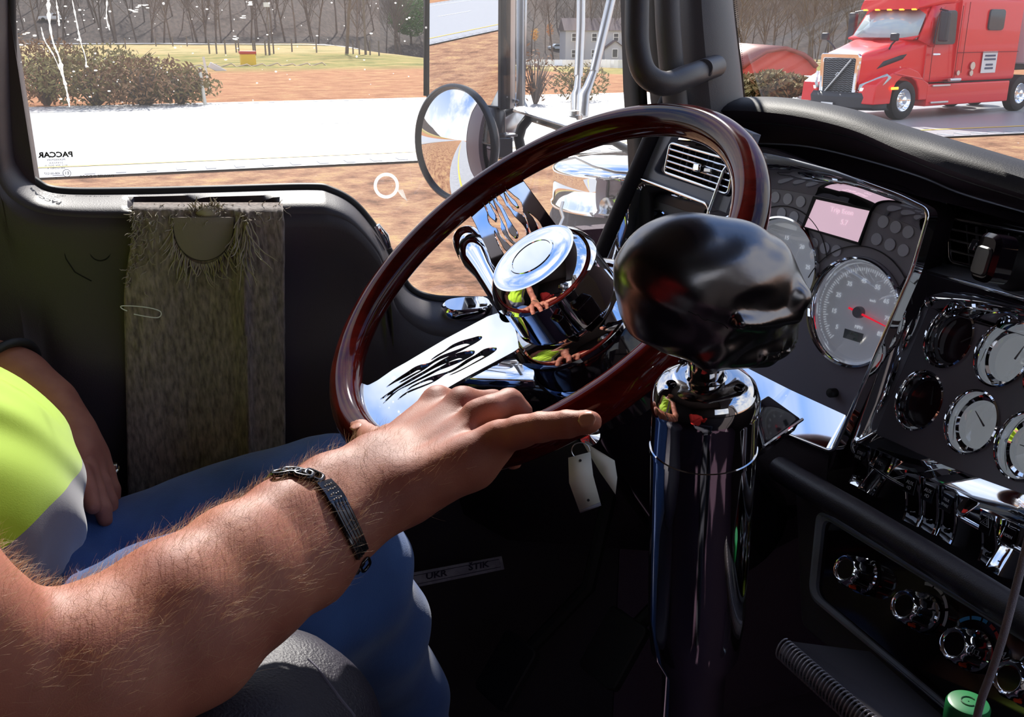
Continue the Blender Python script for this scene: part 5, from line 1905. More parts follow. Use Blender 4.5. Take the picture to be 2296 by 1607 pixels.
# upper spoke : traced openings (crop 1020,370 at 6.428 px)
s1 = 6.428
holes = [
    [(392, 515), (430, 575), (462, 640), (475, 700), (500, 745), (545, 785), (578, 800), (590, 760), (580, 700), (545, 640), (510, 570), (488, 528), (520, 560), (560, 615), (610, 680), (640, 750), (655, 830), (655, 900), (680, 960), (730, 1040), (800, 1110), (860, 1165), (820, 1180), (740, 1100), (660, 1020), (620, 950), (600, 905), (540, 880), (490, 820), (472, 745), (470, 690), (440, 620), (415, 560)],
    [(470, 368), (520, 400), (545, 460), (580, 540), (640, 620), (690, 720), (735, 830), (765, 930), (790, 985), (840, 1030), (880, 1035), (900, 1000), (890, 940), (860, 900), (810, 820), (770, 760), (730, 680), (680, 590), (620, 520), (590, 450), (570, 370), (568, 305), (590, 370), (640, 430), (690, 490), (730, 570), (790, 640), (850, 730), (920, 800), (985, 870), (1020, 940), (1020, 1020), (990, 1085), (940, 1115), (900, 1118), (830, 1080), (770, 1000), (720, 880), (670, 780), (620, 680), (580, 580), (550, 500), (520, 420)],
    [(724, 298), (742, 350), (790, 385), (850, 440), (905, 480), (950, 530), (970, 600), (975, 670), (1010, 730), (1040, 800), (1060, 880), (1095, 960), (1120, 1010), (1090, 1020), (1062, 960), (1045, 890), (1030, 810), (990, 730), (930, 690), (860, 650), (800, 590), (750, 520), (720, 440), (706, 392), (735, 430), (770, 480), (810, 540), (860, 590), (900, 600), (905, 570), (870, 510), (810, 460), (760, 400), (735, 350)],
    [(1048, 672), (1090, 700), (1150, 750), (1200, 800), (1240, 860), (1262, 930), (1268, 960), (1215, 975), (1200, 940), (1180, 860), (1130, 760), (1085, 710)],
    [(570, 940), (590, 1000), (625, 1060), (660, 1120), (700, 1200), (755, 1260), (718, 1290), (680, 1240), (640, 1170), (605, 1090), (580, 1010)],
]
up_out = [(1042, 463), (1058, 500), (1070, 525), (1108, 600), (1120, 640), (1250, 570), (1262, 525), (1190, 405), (1168, 396), (1165, 385), (1172, 372), (1165, 374), (1036, 455), (1028, 464)]
spoke('spoke', (1100, 425), [(1046, 466), (1064, 500), (1109, 600), (1140, 660), (1270, 600), (1265, 530), (1252, 511), (1169, 398), (1162, 385), (1172, 366), (1100, 405), (1024, 458), (1036, 463)], [c1(h, 1020, 370, s1) for h in holes], .045)
s2 = 7.175
slits = [
    [(185, 920), (300, 830), (420, 745), (520, 680), (640, 600), (740, 560), (860, 535), (930, 500), (1060, 420), (1240, 350), (1400, 290), (1530, 235), (1520, 220), (1450, 215), (1300, 260), (1160, 330), (1000, 425), (905, 480), (1010, 400), (1130, 330), (1250, 240), (1400, 175), (1560, 130), (1680, 98), (1722, 112), (1700, 150), (1620, 205), (1500, 270), (1380, 335), (1240, 395), (1080, 455), (950, 520), (860, 585), (780, 640), (640, 720), (500, 800), (390, 850), (480, 790), (600, 720), (740, 650), (735, 636), (680, 645), (560, 715), (420, 790), (300, 850)],
    [(85, 1118), (200, 1030), (330, 940), (470, 850), (620, 760), (800, 660), (960, 560), (1100, 475), (1250, 400), (1420, 350), (1560, 330), (1605, 345), (1580, 395), (1490, 450), (1350, 520), (1180, 590), (1020, 650), (860, 735), (700, 810), (540, 890), (390, 960), (280, 1050), (140, 1180), (230, 1075), (340, 975), (480, 890), (640, 800), (800, 710), (960, 620), (1130, 545), (1300, 490), (1400, 470), (1405, 450), (1340, 450), (1200, 505), (1050, 590), (880, 680), (720, 765), (560, 850), (400, 935), (250, 1030)],
    [(375, 1115), (450, 1045), (560, 975), (700, 920), (830, 870), (940, 825), (925, 798), (860, 805), (740, 850), (620, 905), (520, 968), (600, 900), (740, 830), (900, 755), (1060, 705), (1200, 660), (1340, 580), (1480, 480), (1620, 405), (1760, 310), (1880, 285), (1955, 290), (1940, 330), (1860, 390), (1740, 460), (1560, 555), (1400, 640), (1280, 695), (1200, 725), (1320, 670), (1480, 590), (1640, 500), (1760, 430), (1750, 408), (1700, 412), (1560, 480), (1400, 580), (1260, 660), (1140, 705), (1060, 760), (950, 830), (820, 890), (680, 945), (540, 1005), (450, 1060)],
]
spoke('spoke', (800, 905), [(792, 850), (825, 863), (846, 852), (880, 828), (909, 812), (1000, 758), (1094, 708), (1150, 690), (1165, 780), (1152, 789), (1040, 849), (960, 895), (880, 950), (868, 975), (830, 1000), (790, 920)], [c1(h, 840, 740, s2) for h in slits], .038)
spoke('spoke', (1672, 560), [(1655, 470), (1560, 520), (1400, 580), (1290, 620), (1330, 740), (1440, 700), (1580, 680), (1660, 670), (1690, 600)], [], .045)
# hub : chrome horn button with stepped cap
hc = FWH.w(*FWH.to2(1213, 603))
hub = MB().lathe([(0, .0072), (.020, .0072), (.0205, .0078), (.0225, .0078), (.023, .0070), (.034, .0065), (.041, .0045), (.0425, .0050), (.0445, .0030), (.050, -.004), (.0535, -.012), (.0545, -.016), (.0535, -.0175), (.052, -.018), (.0525, -.030), (.053, -.055), (.054, -.058), (.051, -.060)], hc + WN_ * .010, WN_, 96).build('horn_button', chrome, sw, 40)
MB().lathe([(.050, -.045), (.058, -.047), (.066, -.052), (.070, -.060), (.068, -.066), (.060, -.070)], hc, WN_, 80).build('hub_flange', dkchrome, sw, 40)
bevel(MB().box(hc + FWH.x * .046 - FWH.y * .030 - WN_ * .028, .016, .008, .022, FWH.mat().to_3x3()).build('cruise_button', gloss, sw), .002)
bevel(MB().box(hc + FWH.x * .055 - FWH.y * .006 - WN_ * .030, .010, .020, .022, FWH.mat().to_3x3()).build('cruise_button', gloss, sw), .002)
# column
col = empty('steering_column', hc - WN_ * .12, 'gloss dark steering column shroud with a chrome turn signal stalk', 'steering column')
MB().lathe([(.045, -.071), (.058, -.074), (.062, -.080), (.066, -.10), (.070, -.135), (.074, -.15), (.071, -.155), (.070, -.22), (.075, -.42)], hc, WN_, 64).build('shroud', gloss, col, 40)
MB().lathe([(.0665, -.098), (.069, -.102), (.0665, -.107)], hc, WN_, 64).build('shroud_ring', chrome, col, 60)
# turn signal stalk
sa, sb_ = U(1046, 535, 1.09), U(1140, 700, .97)
ax = (sb_ - sa).normalized()
L = (sb_ - sa).length
stk = MB().lathe([(0, 0), (.006, .0005), (.0115, .003), (.0155, .008), (.0175, .014), (.0178, .036), (.0172, .037), (.0172, .0385), (.0178, .040), (.0165, .06), (.012, .085), (.009, L)], sa - ax * .010, ax, 48).build('signal_stalk', chrome, col, 40)
MB().lathe([(.0176, .0365), (.0181, .0368), (.0181, .0385), (.0176, .039)], sa - ax * .010, ax, 48).build('stalk_ring', blackm, col)
# ignition lock and keys
kp = U(1322, 975, .93)
MB().lathe([(0, .0), (.010, .002), (.012, .012), (.012, .04)], kp, (CAM - kp) * -1, 24).build('ignition_lock', chrome, col)
ky = empty('key_ring', U(1302, 1008, .92), 'small wire key ring with two pale paper tags hanging below the wheel', 'keys')
rc = U(1302, 1010, .92)
vr, vu = RT, UP
MB().tube([rc + vr * .0085 * math.cos(a) + vu * .0075 * math.sin(a) for a in [k * PI / 16 for k in range(32)]], .0005, 6, closed=True).build('ring', steel, ky)
tagm = mat('paper_tag', (.62, .60, .52), .8)
tedge = mat('tag_edge', (.20, .19, .23), .8)
def papertag(pts, d, m, nm='paper_tag'):
    P = [U(x, y, dd) for (x, y, dd) in pts]
    n = len(P) // 2
    return solid(MB().grid([P[:n], P[n:]]).build(nm, m, ky, 20), .0005, 0)
papertag([(1274, 1026, .915), (1276, 1082, .905), (1300, 1148, .92), (1324, 1013, .915), (1330, 1066, .905), (1347, 1129, .92)], 0, tagm)
papertag([(1299, 1144, .9185), (1301, 1150, .920), (1346, 1126, .9185), (1348, 1133, .920)], 0, tedge, 'tag_edge')
papertag([(1306, 992, .925), (1345, 1058, .93), (1380, 1108, .93), (1322, 998, .925), (1378, 1032, .93), (1384, 1070, .93)], 0, tagm)
for (x, y) in ((1301, 1032), (1319, 1121)):
    c_ = U(x, y, .9085 if y > 1100 else .912)
    MB().lathe([(0, .0005), (.0013, .0005), (.0013, 0)], c_, -FW, 14).build('punch_hole', blackm, ky)

# ================================================================ GEAR SHIFTER
TC = Vector((.323, .519, -.229 + Z0))
TA = Vector((-.10, -.12, .988)).normalized()
sh = empty('gear_shifter', TC - TA * .4, 'tall polished shift tower with a dark metal skull knob', 'gear shifter')
MB().lathe([(0, .018), (.012, .018), (.0135, .016), (.020, .0165), (.028, .014), (.0325, .009), (.0350, .001), (.0355, -.006), (.0350, -.008), (.0350, -.036), (.0358, -.0365), (.0358, -.040), (.0350, -.0405), (.0352, -.18), (.0330, -.215), (.024, -.235), (.0235, -.6)], TC, TA, 96).build('shift_tower', dkchrome, sh, 40)
MB().lathe([(.0120, .014), (.0125, .030), (.0135, .034), (.0150, .036), (.0160, .046), (.0165, .060), (.014, .064)], TC, TA, 48).build('knob_collar', dkchrome, sh, 40)
for a in (.9, 2.3, 4.4):
    r_ = RT * math.cos(a) + Vector((RT.y, -RT.x, 0)).normalized() * 0
    ex_ = TA.orthogonal().normalized()
    ey_ = TA.cross(ex_)
    c_ = TC + TA * .0150 + (ex_ * math.cos(a) + ey_ * math.sin(a)) * .0245
    MB().lathe([(.0036, .001), (.0030, .0018), (.0024, -.0015), (0, -.0015)], c_, TA, 16).build('set_screw', gloss, sh)

# ---- surface from a signed distance function (sparse surface nets)
def surface_nets(sdf, lo, hi, h, coarse=5):
    lo = np.array(lo, float)
    hi = np.array(hi, float)
    H_ = h * coarse
    nc = np.ceil((hi - lo) / H_).astype(int)
    ii = np.stack(np.meshgrid(*[np.arange(k) for k in nc], indexing='ij'), -1).reshape(-1, 3)
    cen = lo + (ii + .5) * H_
    act = ii[np.abs(sdf(cen)) < H_ * 1.0]
    sub = np.stack(np.meshgrid(*[np.arange(coarse)] * 3, indexing='ij'), -1).reshape(-1, 3)
    cells = (act[:, None, :] * coarse + sub[None]).reshape(-1, 3)
    dims = nc * coarse + 2
    def key(a):
        return (a[..., 0].astype(np.int64) * dims[1] + a[..., 1]) * dims[2] + a[..., 2]
    corner = np.array([(a, b, c) for a in (0, 1) for b in (0, 1) for c in (0, 1)])
    ck = key(cells[:, None, :] + corner[None])
    uk, inv = np.unique(ck, return_inverse=True)
    inv = inv.reshape(ck.shape)
    uz = uk % dims[2]
    uy = (uk // dims[2]) % dims[1]
    ux = uk // (dims[2] * dims[1])
    P = lo + np.stack([ux, uy, uz], -1) * h
    val = np.empty(len(P))
    for s in range(0, len(P), 200000):
        val[s:s + 200000] = sdf(P[s:s + 200000])
    cv = val[inv]
    m = (cv.min(1) < 0) & (cv.max(1) >= 0)
    cells, cv = cells[m], cv[m]
    edges = [(0, 1), (2, 3), (4, 5), (6, 7), (0, 2), (1, 3), (4, 6), (5, 7), (0, 4), (1, 5), (2, 6), (3, 7)]
    acc = np.zeros((len(cells), 3))
    cnt = np.zeros(len(cells))
    for a, b in edges:
        va, vb = cv[:, a], cv[:, b]
        mm = (va < 0) != (vb < 0)
        t = np.where(mm, va / np.where(mm, va - vb, 1), 0)
        acc += np.where(mm[:, None], corner[a] + (corner[b] - corner[a]) * t[:, None], 0)
        cnt += mm
    V_ = lo + (cells + acc / cnt[:, None]) * h
    kk = key(cells)
    order = np.argsort(kk)
    ks = kk[order]
    faces = []
    def look(c):
        q = key(c)
        i = np.searchsorted(ks, q)
        i = np.clip(i, 0, len(ks) - 1)
        return np.where(ks[i] == q, order[i], -1)
    for ax, (e0, e1) in enumerate(((0, 4), (0, 2), (0, 1))):
        s0, s1 = cv[:, e0] < 0, cv[:, e1] < 0
        mm = s0 != s1
        c = cells[mm]
        sg = s0[mm]
        u = np.zeros(3, int)
        v = np.zeros(3, int)
        u[(ax + 1) % 3] = 1
        v[(ax + 2) % 3] = 1
        q = np.stack([look(c), look(c - u), look(c - u - v), look(c - v)], -1)
        ok = (q >= 0).all(1)
        q, sg = q[ok], sg[ok]
        q[~sg] = q[~sg][:, ::-1]
        faces.append(q)
    F_ = np.concatenate(faces)
    return V_, F_
def npmesh(name, V_, F_, m, parent=None):
    me = bpy.data.meshes.new(name)
    me.vertices.add(len(V_))
    me.vertices.foreach_set('co', V_.astype(np.float32).ravel())
    me.loops.add(len(F_) * 4)
    me.loops.foreach_set('vertex_index', F_.astype(np.int32).ravel())
    me.polygons.add(len(F_))
    me.polygons.foreach_set('loop_start', np.arange(0, len(F_) * 4, 4, dtype=np.int32))
    me.polygons.foreach_set('loop_total', np.full(len(F_), 4, dtype=np.int32))
    me.update(calc_edges=True)
    me.validate()
    for x in (m if isinstance(m, (list, tuple)) else [m]):
        me.materials.append(x)
    return finish(bpy.data.objects.new(name, me), parent, 0)
def smin(a, b, k):
    h = np.clip(.5 + .5 * (b - a) / k, 0, 1)
    return b + (a - b) * h - k * h * (1 - h)
def smax(a, b, k):
    return -smin(-a, -b, k)
def cap_(P, a, b, ra, rb):
    a = np.array(a)
    b = np.array(b)
    d = b - a
    t = np.clip(((P - a) @ d) / max(d @ d, 1e-12), 0, 1)
    return np.linalg.norm(P - a - t[:, None] * d, axis=1) - (ra + (rb - ra) * t)
def ell(P, c, r, R=None):
    q = P - np.array(c)
    if R is not None:
        q = q @ R
    r = np.array(r)
    k0 = np.linalg.norm(q / r, axis=1)
    k1 = np.linalg.norm(q / (r * r), axis=1)
    return k0 * (k0 - 1) / np.maximum(k1, 1e-9)

# skull knob, modelled in its own axes: x forward (face), y to its right side (towards us), z up
SKC = U(1592, 642, .595)
def skull(P):
    # unit = metres
    d = ell(P, (-.012, 0, .006), (.048, .037, .037))
    d = smin(d, ell(P, (.016, 0, .006), (.036, .032, .032)), .012)        # forehead
    d = smin(d, ell(P, (.030, 0, -.014), (.026, .024, .020)), .010)       # face block
    d = smin(d, cap_(P, (.046, -.020, .004), (.046, .020, .004), .0085, .0085), .008)   # brow ridge
    d = smin(d, cap_(P, (.050, 0, .0), (.056, 0, -.006), .004, .003), .004)            # nose bone
    for s in (-1, 1):
        d = smin(d, cap_(P, (.046, .022 * s, -.006), (.006, .0375 * s, -.004), .0058, .0048), .004)  # cheek arch
        d = smin(d, cap_(P, (.006, .026 * s, -.018), (.000, .026 * s, -.034), .008, .007), .007)    # jaw hinge
        d = smin(d, cap_(P, (.000, .026 * s, -.034), (.040, .013 * s, -.037), .007, .008), .007)
        d = smax(d, -ell(P, (.054, .0135 * s, -.004), (.012, .0100, .0090)), .004)     # eye sockets
        d = smax(d, -ell(P, (.022, .042 * s, .008), (.022, .010, .011)), .004)          # temple hollow
        d = smax(d, -ell(P, (.022, .036 * s, -.019), (.022, .0095, .0095)), .004)
    d = smin(d, cap_(P, (.049, 0, -.020), (.052, 0, -.029), .0135, .0125), .008)          # upper jaw
    d = smin(d, cap_(P, (.044, 0, -.038), (.050, 0, -.037), .012, .010), .008)          # chin
    d = d
    d = smin(d, ell(P, (-.004, 0, -.020), (.046, .031, .024)), .012)
    d = smin(d, ell(P, (.030, 0, -.032), (.026, .022, .013)), .008)
    d = smax(d, -ell(P, (.066, 0, -.010), (.007, .0045, .0065)), .002)                  # nose hole
    th = np.sin(P[:, 1] * 900) * .0010 * np.exp(-((P[:, 2] + .0335) / .006) ** 2) * (P[:, 0] > .03)
    d = d + th + .0016 * np.exp(-((P[:, 2] + .0335) / .0010) ** 2) * (P[:, 0] > .036)
    d = d + .0006 * np.sin(P[:, 0] * 160 + 3 * np.sin(P[:, 2] * 90)) * np.sin(P[:, 2] * 140)
    return d
Vs, Fs = surface_nets(skull, (-.068, -.048, -.058), (.072, .048, .052), .00135)
xf = (RT * .90 + Vector((.94, .34, 0)) * .36).normalized()
xf = (xf + V(0, 0, -.10)).normalized()
yf = V(0, 0, 1).cross(xf).normalized() * -1
zf = xf.cross(yf) * -1
zf = (zf + yf * .20).normalized()
yf = (yf - zf * yf.dot(zf)).normalized()
SM = np.array([[xf.x, yf.x, zf.x], [xf.y, yf.y, zf.y], [xf.z, yf.z, zf.z]])
Vw = Vs @ SM.T * 1.02 + np.array(SKC)
flip = np.linalg.det(SM) < 0
o = npmesh('skull_knob', Vw, Fs[:, ::-1] if flip else Fs, skullm, sh)
from mathutils.bvhtree import BVHTree
bv_ = BVHTree.FromPolygons([tuple(v) for v in Vw], [tuple(int(i) for i in f) for f in Fs])
ck = [(1543, 698), (1550, 700), (1560, 706), (1566, 705), (1574, 714), (1582, 718), (1588, 716), (1600, 720), (1612, 722), (1622, 727), (1632, 736)]
cpts = []
for x, y in ck:
    h_ = bv_.ray_cast(CAM, ray(x, y).normalized())
    if h_[0]:
        cpts.append(h_[0])
if len(cpts) > 3:
    MB().tube(cpts, .00038, 5).build('crack_line', blackm, sh)
# ================================================================ DRIVER
def nv(v):
    return np.array([v.x, v.y, v.z])
skin = bpy.data.materials.new('skin')
skin.use_nodes = True
t = skin.node_tree
b = t.nodes['Principled BSDF']
b.inputs['Roughness'].default_value = .58
b.inputs['Specular IOR Level'].default_value = .4
b.inputs['Subsurface Weight'].default_value = .12
b.inputs['Subsurface Radius'].default_value = (.010, .004, .002)
b.inputs['Subsurface Scale'].default_value = 1.0
co = t.nodes.new('ShaderNodeTexCoord')
n1 = t.nodes.new('ShaderNodeTexNoise')
n1.inputs['Scale'].default_value = 26
n1.inputs['Detail'].default_value = 5
t.links.new(co.outputs['Object'], n1.inputs['Vector'])
r = t.nodes.new('ShaderNodeValToRGB')
r.color_ramp.elements[0].position = .3
r.color_ramp.elements[0].color = (.27, .086, .058, 1)
r.color_ramp.elements[1].position = .7
r.color_ramp.elements[1].color = (.39, .150, .096, 1)
t.links.new(n1.outputs['Fac'], r.inputs[0])
t.links.new(r.outputs[0], b.inputs['Base Color'])
n2 = t.nodes.new('ShaderNodeTexVoronoi')
n2.inputs['Scale'].default_value = 1000
t.links.new(co.outputs['Object'], n2.inputs['Vector'])
n3 = t.nodes.new('ShaderNodeTexNoise')
n3.inputs['Scale'].default_value = 150
n3.inputs['Detail'].default_value = 4
t.links.new(co.outputs['Object'], n3.inputs['Vector'])
ad = t.nodes.new('ShaderNodeMath')
ad.operation = 'ADD'
t.links.new(n2.outputs['Distance'], ad.inputs[0])
t.links.new(n3.outputs['Fac'], ad.inputs[1])
bp_ = t.nodes.new('ShaderNodeBump')
bp_.inputs['Strength'].default_value = .16
bp_.inputs['Distance'].default_value = .0005
t.links.new(ad.outputs[0], bp_.inputs['Height'])
t.links.new(bp_.outputs[0], b.inputs['Normal'])

def chain(P, pts, k=.004):
    d = None
    for (a, ra), (b_, rb) in zip(pts[:-1], pts[1:]):
        c = cap_(P, a, b_, ra, rb)
        d = c if d is None else smin(d, c, k)
    return d
def uu(x, y, d):
    return nv(U(x, y, d))
# --- right arm joints
SHR = np.array((-.26, .64, Z0 - .04))
ELB = uu(10, 1560, .545)
WRS = uu(800, 1118, .725)
FA1 = uu(150, 1475, .56)
FA2 = uu(420, 1320, .60)
FA3 = uu(620, 1205, .665)
def body_sdf(P):
    # upper arm
    d = chain(P, [(SHR, .062), (SHR * .45 + uu(-240, 1400, .50) * .55, .056), (uu(-200, 1420, .505), .052), (uu(-60, 1492, .53), .046), (uu(50, 1545, .55), .045)], .015)
    # forearm : two bone lines give the oval section
    f1 = chain(P, [(uu(40, 1540, .55), .044), (uu(172, 1484, .56), .0405), (uu(390, 1347, .60), .0360), (uu(529, 1248, .64), .0325), (uu(643, 1166, .68), .0285), (uu(741, 1096, .715), .0240), (uu(838, 1042, .74), .0215)], .012)
    f2 = chain(P, [(uu(60, 1590, .55), .044), (uu(208, 1560, .56), .0405), (uu(440, 1443, .60), .0360), (uu(571, 1332, .635), .0325), (uu(693, 1264, .67), .0280), (uu(789, 1171, .70), .0240), (uu(872, 1104, .72), .0215)], .012)
    d = smin(d, smin(f1, f2, .02), .012)
    # palm : metacarpal rays from the wrist to the knuckles
    K1 = uu(985, 902, .808)   # index knuckle
    K2 = uu(1040, 905, .785)  # middle
    K3 = uu(1078, 938, .757)  # ring
    K4 = uu(1115, 985, .722)  # little
    W1 = uu(845, 1045, .755)
    W4 = uu(880, 1110, .718)
    p = cap_(P, W1, K1, .0200, .0125)
    p = smin(p, cap_(P, W1 * .66 + W4 * .34, K2, .0200, .0125), .012)
    p = smin(p, cap_(P, W1 * .33 + W4 * .67, K3, .0195, .0122), .012)
    p = smin(p, cap_(P, W4, K4, .0195, .0120), .012)
    # heel of the hand on the little finger side
    p = smin(p, cap_(P, uu(930, 1105, .72), uu(1060, 1040, .725), .0185, .0165), .016)
    p = smin(p, cap_(P, uu(1060, 1040, .725), uu(1100, 1010, .725), .0165, .012), .012)
    # thenar mass under the palm
    p = smin(p, cap_(P, uu(840, 1050, .775), uu(880, 990, .82), .018, .016), .016)
    d = smin(d, p, .022)
    # knuckle bumps
    for c, r_ in ((uu(975, 893, .803), .0085), (uu(1030, 895, .780), .0085), (uu(1062, 922, .750), .0078), (uu(1122, 972, .712), .0075)):
        d = smin(d, ell(P, c, (r_, r_, r_)), .008)
    # extensor tendons on the back of the hand
    for a, b_ in ((uu(880, 1030, .738), uu(985, 905, .795)), (uu(895, 1045, .727), uu(1040, 905, .775)), (uu(905, 1060, .712), uu(1075, 935, .745))):
        d = smin(d, cap_(P, a, b_, .0032, .0038), .009)
    F_ = []
    # index and middle curl over the rim and go down behind it
    F_.append(chain(P, [(K1, .0112), (uu(1050, 905, .835), .0100), (uu(1062, 958, .848), .0090), (uu(1040, 1000, .835), .0080)], .003))
    F_.append(chain(P, [(K2, .0114), (uu(1105, 902, .805), .0104), (uu(1135, 955, .818), .0092), (uu(1110, 1005, .800), .0082)], .003))
    # ring finger : bent over, its middle joint shows above the rim
    F_.append(chain(P, [(K3, .0116), (uu(1102, 918, .752), .0112), (uu(1142, 903, .765), .0114), (uu(1163, 925, .768), .0104), (uu(1168, 985, .775), .0090), (uu(1150, 1030, .755), .0080)], .003))
    # little finger stretched along the rim
    F_.append(chain(P, [(K4, .0122), (uu(1165, 968, .708), .0116), (uu(1205, 958, .700), .0110), (uu(1270, 951, .690), .0096), (uu(1316, 946, .684), .0080), (uu(1328, 945, .683), .0068)], .004))
    # thumb across the inside of the rim
    th = chain(P, [(uu(862, 1018, .800), .0150), (uu(838, 990, .845), .0125), (uu(812, 968, .872), .0105), (uu(795, 958, .880), .0088)], .004)
    F_.append(th)
    ff = F_[0]
    for q in F_[1:]:
        ff = smin(ff, q, .0018)
    d = smin(d, ff, .008)
    # knuckle creases on the stretched finger
    ax = uu(1270, 951, .690) - uu(1165, 968, .708)
    ax = ax / np.linalg.norm(ax)
    for c, w_, dp in ((uu(1192, 960, .70), .0016, .0009), (uu(1199, 960, .70), .0009, .0007), (uu(1206, 958, .70), .0009, .0007), (uu(1262, 950, .69), .0010, .0006), (uu(1142, 975, .71), .0012, .0006), (uu(1133, 978, .71), .0012, .0006), (uu(1124, 980, .71), .0010, .0005)):
        near = np.exp(-(((P - c) @ ax) / w_) ** 2) * (np.linalg.norm(P - c, axis=1) < .022)
        d = d + near * dp
    # torso under the clothes, neck and head, left arm
    t_ = ell(P, (-.32, .86, Z0 - .18), (.11, .18, .24))
    t_ = smin(t_, ell(P, (-.26, .86, Z0 - .44), (.15, .175, .12)), .08)
    t_ = smin(t_, cap_(P, SHR, (-.28, 1.07, Z0 - .04), .058, .058), .05)
    t_ = smin(t_, cap_(P, (-.28, .86, Z0 + .02), (-.26, .86, Z0 + .13), .062, .056), .03)
    d = smin(d, t_, .03)
    hd = ell(P, (-.235, .86, Z0 + .235), (.098, .076, .115))
    hd = smin(hd, ell(P, (-.20, .86, Z0 + .175), (.062, .052, .060)), .02)
    hd = smin(hd, cap_(P, (-.142, .86, Z0 + .235), (-.122, .86, Z0 + .205), .010, .013), .008)
    for s in (-1, 1):
        hd = smin(hd, ell(P, (-.245, .86 + .078 * s, Z0 + .215), (.018, .007, .030)), .004)
        hd = smax(hd, -ell(P, (-.135, .86 + .031 * s, Z0 + .240), (.012, .016, .010)), .006)
        hd = smin(hd, ell(P, (-.150, .86 + .031 * s, Z0 + .240), (.012, .012, .011)), .002)
    hd = smin(hd, cap_(P, (-.146, .835, Z0 + .168), (-.146, .885, Z0 + .168), .006, .006), .006)
    d = smin(d, hd, .02)
    la = chain(P, [((-.30, 1.06, Z0 - .06), .058), (uu(-190, 880, 1.0), .048), (uu(-60, 860, 1.02), .046), (uu(20, 876, 1.02), .042), (uu(90, 925, 1.01), .036), (uu(140, 980, 1.0), .029), (uu(165, 1015, 1.0), .0265)], .02)
    # left hand lying palm down on the thigh, fingers pointing forward and down
    lp_ = smin(cap_(P, uu(165, 1010, 1.0), uu(212, 1040, 1.005), .021, .0135), cap_(P, uu(170, 1030, .98), uu(200, 1062, .985), .021, .0135), .012)
    lp_ = smin(lp_, chain(P, [(uu(212, 1030, 1.01), .0125), (uu(235, 1062, 1.01), .0105), (uu(250, 1098, 1.01), .0090), (uu(254, 1125, 1.01), .0075)], .003), .006)
    lp_ = smin(lp_, chain(P, [(uu(205, 1045, .99), .0125), (uu(226, 1085, .985), .0105), (uu(243, 1125, .98), .0090), (uu(248, 1150, .98), .0075)], .003), .003)
    lp_ = smin(lp_, chain(P, [(uu(194, 1055, .97), .0120), (uu(212, 1098, .962), .0100), (uu(230, 1140, .955), .0086), (uu(236, 1165, .955), .0072)], .003), .003)
    lp_ = smin(lp_, chain(P, [(uu(182, 1060, .955), .0110), (uu(196, 1100, .945), .0092), (uu(208, 1135, .94), .0078)], .003), .003)
    lp_ = smin(lp_, chain(P, [(uu(180, 1000, 1.03), .0150), (uu(212, 1022, 1.045), .0118), (uu(236, 1050, 1.05), .0095)], .003), .008)
    d = smin(d, smin(la, lp_, .02), .02)
    return d
Vb, Fb = surface_nets(body_sdf, (-.50, .36, Z0 - .66), (.36, 1.24, Z0 + .38), .0030, 5)
print('body verts', len(Vb))
per = empty('person', (-.2, .86, Z0 - .55), 'driver in a yellow vest and jeans steering with the right hand', 'person')
body = npmesh('body', Vb, Fb, skin, per)
# nails
nailm = mat('nail', (.50, .22, .15), .3, coat=.3)
def nail(c, along, nrm, L_, W__):
    a = Vector(along).normalized()
    n = Vector(nrm)
    n = (n - a * n.dot(a)).normalized()
    s_ = a.cross(n)
    rows = []
    for i in range(7):
        t = i / 6
        wd = W__ * math.sqrt(max(0, 1 - (2 * t - 1) ** 4)) + .0002
        rows.append([Vector(c) + a * (L_ * (t - .5)) + s_ * (wd * u) + n * (.0011 * (1 - u * u) * (.6 + .4 * math.sin(PI * t))) for u in (-1, -.6, -.2, .2, .6, 1)])
    o = MB().grid(rows).build('fingernail', nailm, per, 0)
    return solid(o, .0006, 0)
def onbody(px, py, d0, d1):
    """first point on the skin along a sight line, with its normal"""
    o0, o1 = uu(px, py, d0), uu(px, py, d1)
    n = 400
    T_ = np.linspace(0, 1, n)[:, None]
    L_ = o0 + (o1 - o0) * T_
    s_ = body_sdf(L_)
    i = int(np.argmax(s_ < 0))
    p = L_[i]
    e = .001
    g = np.array([body_sdf(p[None] + np.eye(3)[k] * e)[0] - body_sdf(p[None] - np.eye(3)[k] * e)[0] for k in range(3)])
    return Vector(p), Vector(g).normalized(), s_[i] < 0
p, n, ok = onbody(1316, 941, .6, .8)
print('nail', p, ok)
nail(p + n * .0002, Vector(uu(1328, 945, .683) - uu(1270, 951, .690)), n, .013, .0052)
p, n, ok = onbody(800, 956, .78, .95)
nail(p + n * .0002, Vector(uu(795, 958, .880) - uu(838, 990, .845)), n + UP * .8, .013, .0055)
# fine blond hair on the forearm
rs = np.random.default_rng(5)
hm_ = mat('arm_hair', (.72, .46, .25), .45)
sel = []
axf = FA3 - FA1
axf = axf / np.linalg.norm(axf)
cu = bpy.data.curves.new('arm_hair', 'CURVE')
cu.dimensions = '3D'
cu.bevel_depth = .000065
cu.bevel_resolution = 0
nrm_ = np.zeros((len(Vb), 3))
body.data.update()
nb_ = np.empty(len(Vb) * 3, dtype=np.float32)
body.data.vertices.foreach_get('co', nb_)
vnb = np.array([v.vector[:] for v in body.data.vertex_normals]) if hasattr(body.data, 'vertex_normals') else nrm_
tpar = (Vb - FA1) @ axf
Lf = np.linalg.norm(uu(860, 1060, .74) - FA1)
dist_ax = np.linalg.norm(Vb - FA1 - tpar[:, None] * axf, axis=1)
cand = np.where((tpar > -.07) & (tpar < Lf + .02) & (dist_ax < .085) & (Vb[:, 1] < .80))[0]
camd = nv(CAM) - Vb[cand]
camd /= np.linalg.norm(camd, axis=1)[:, None]
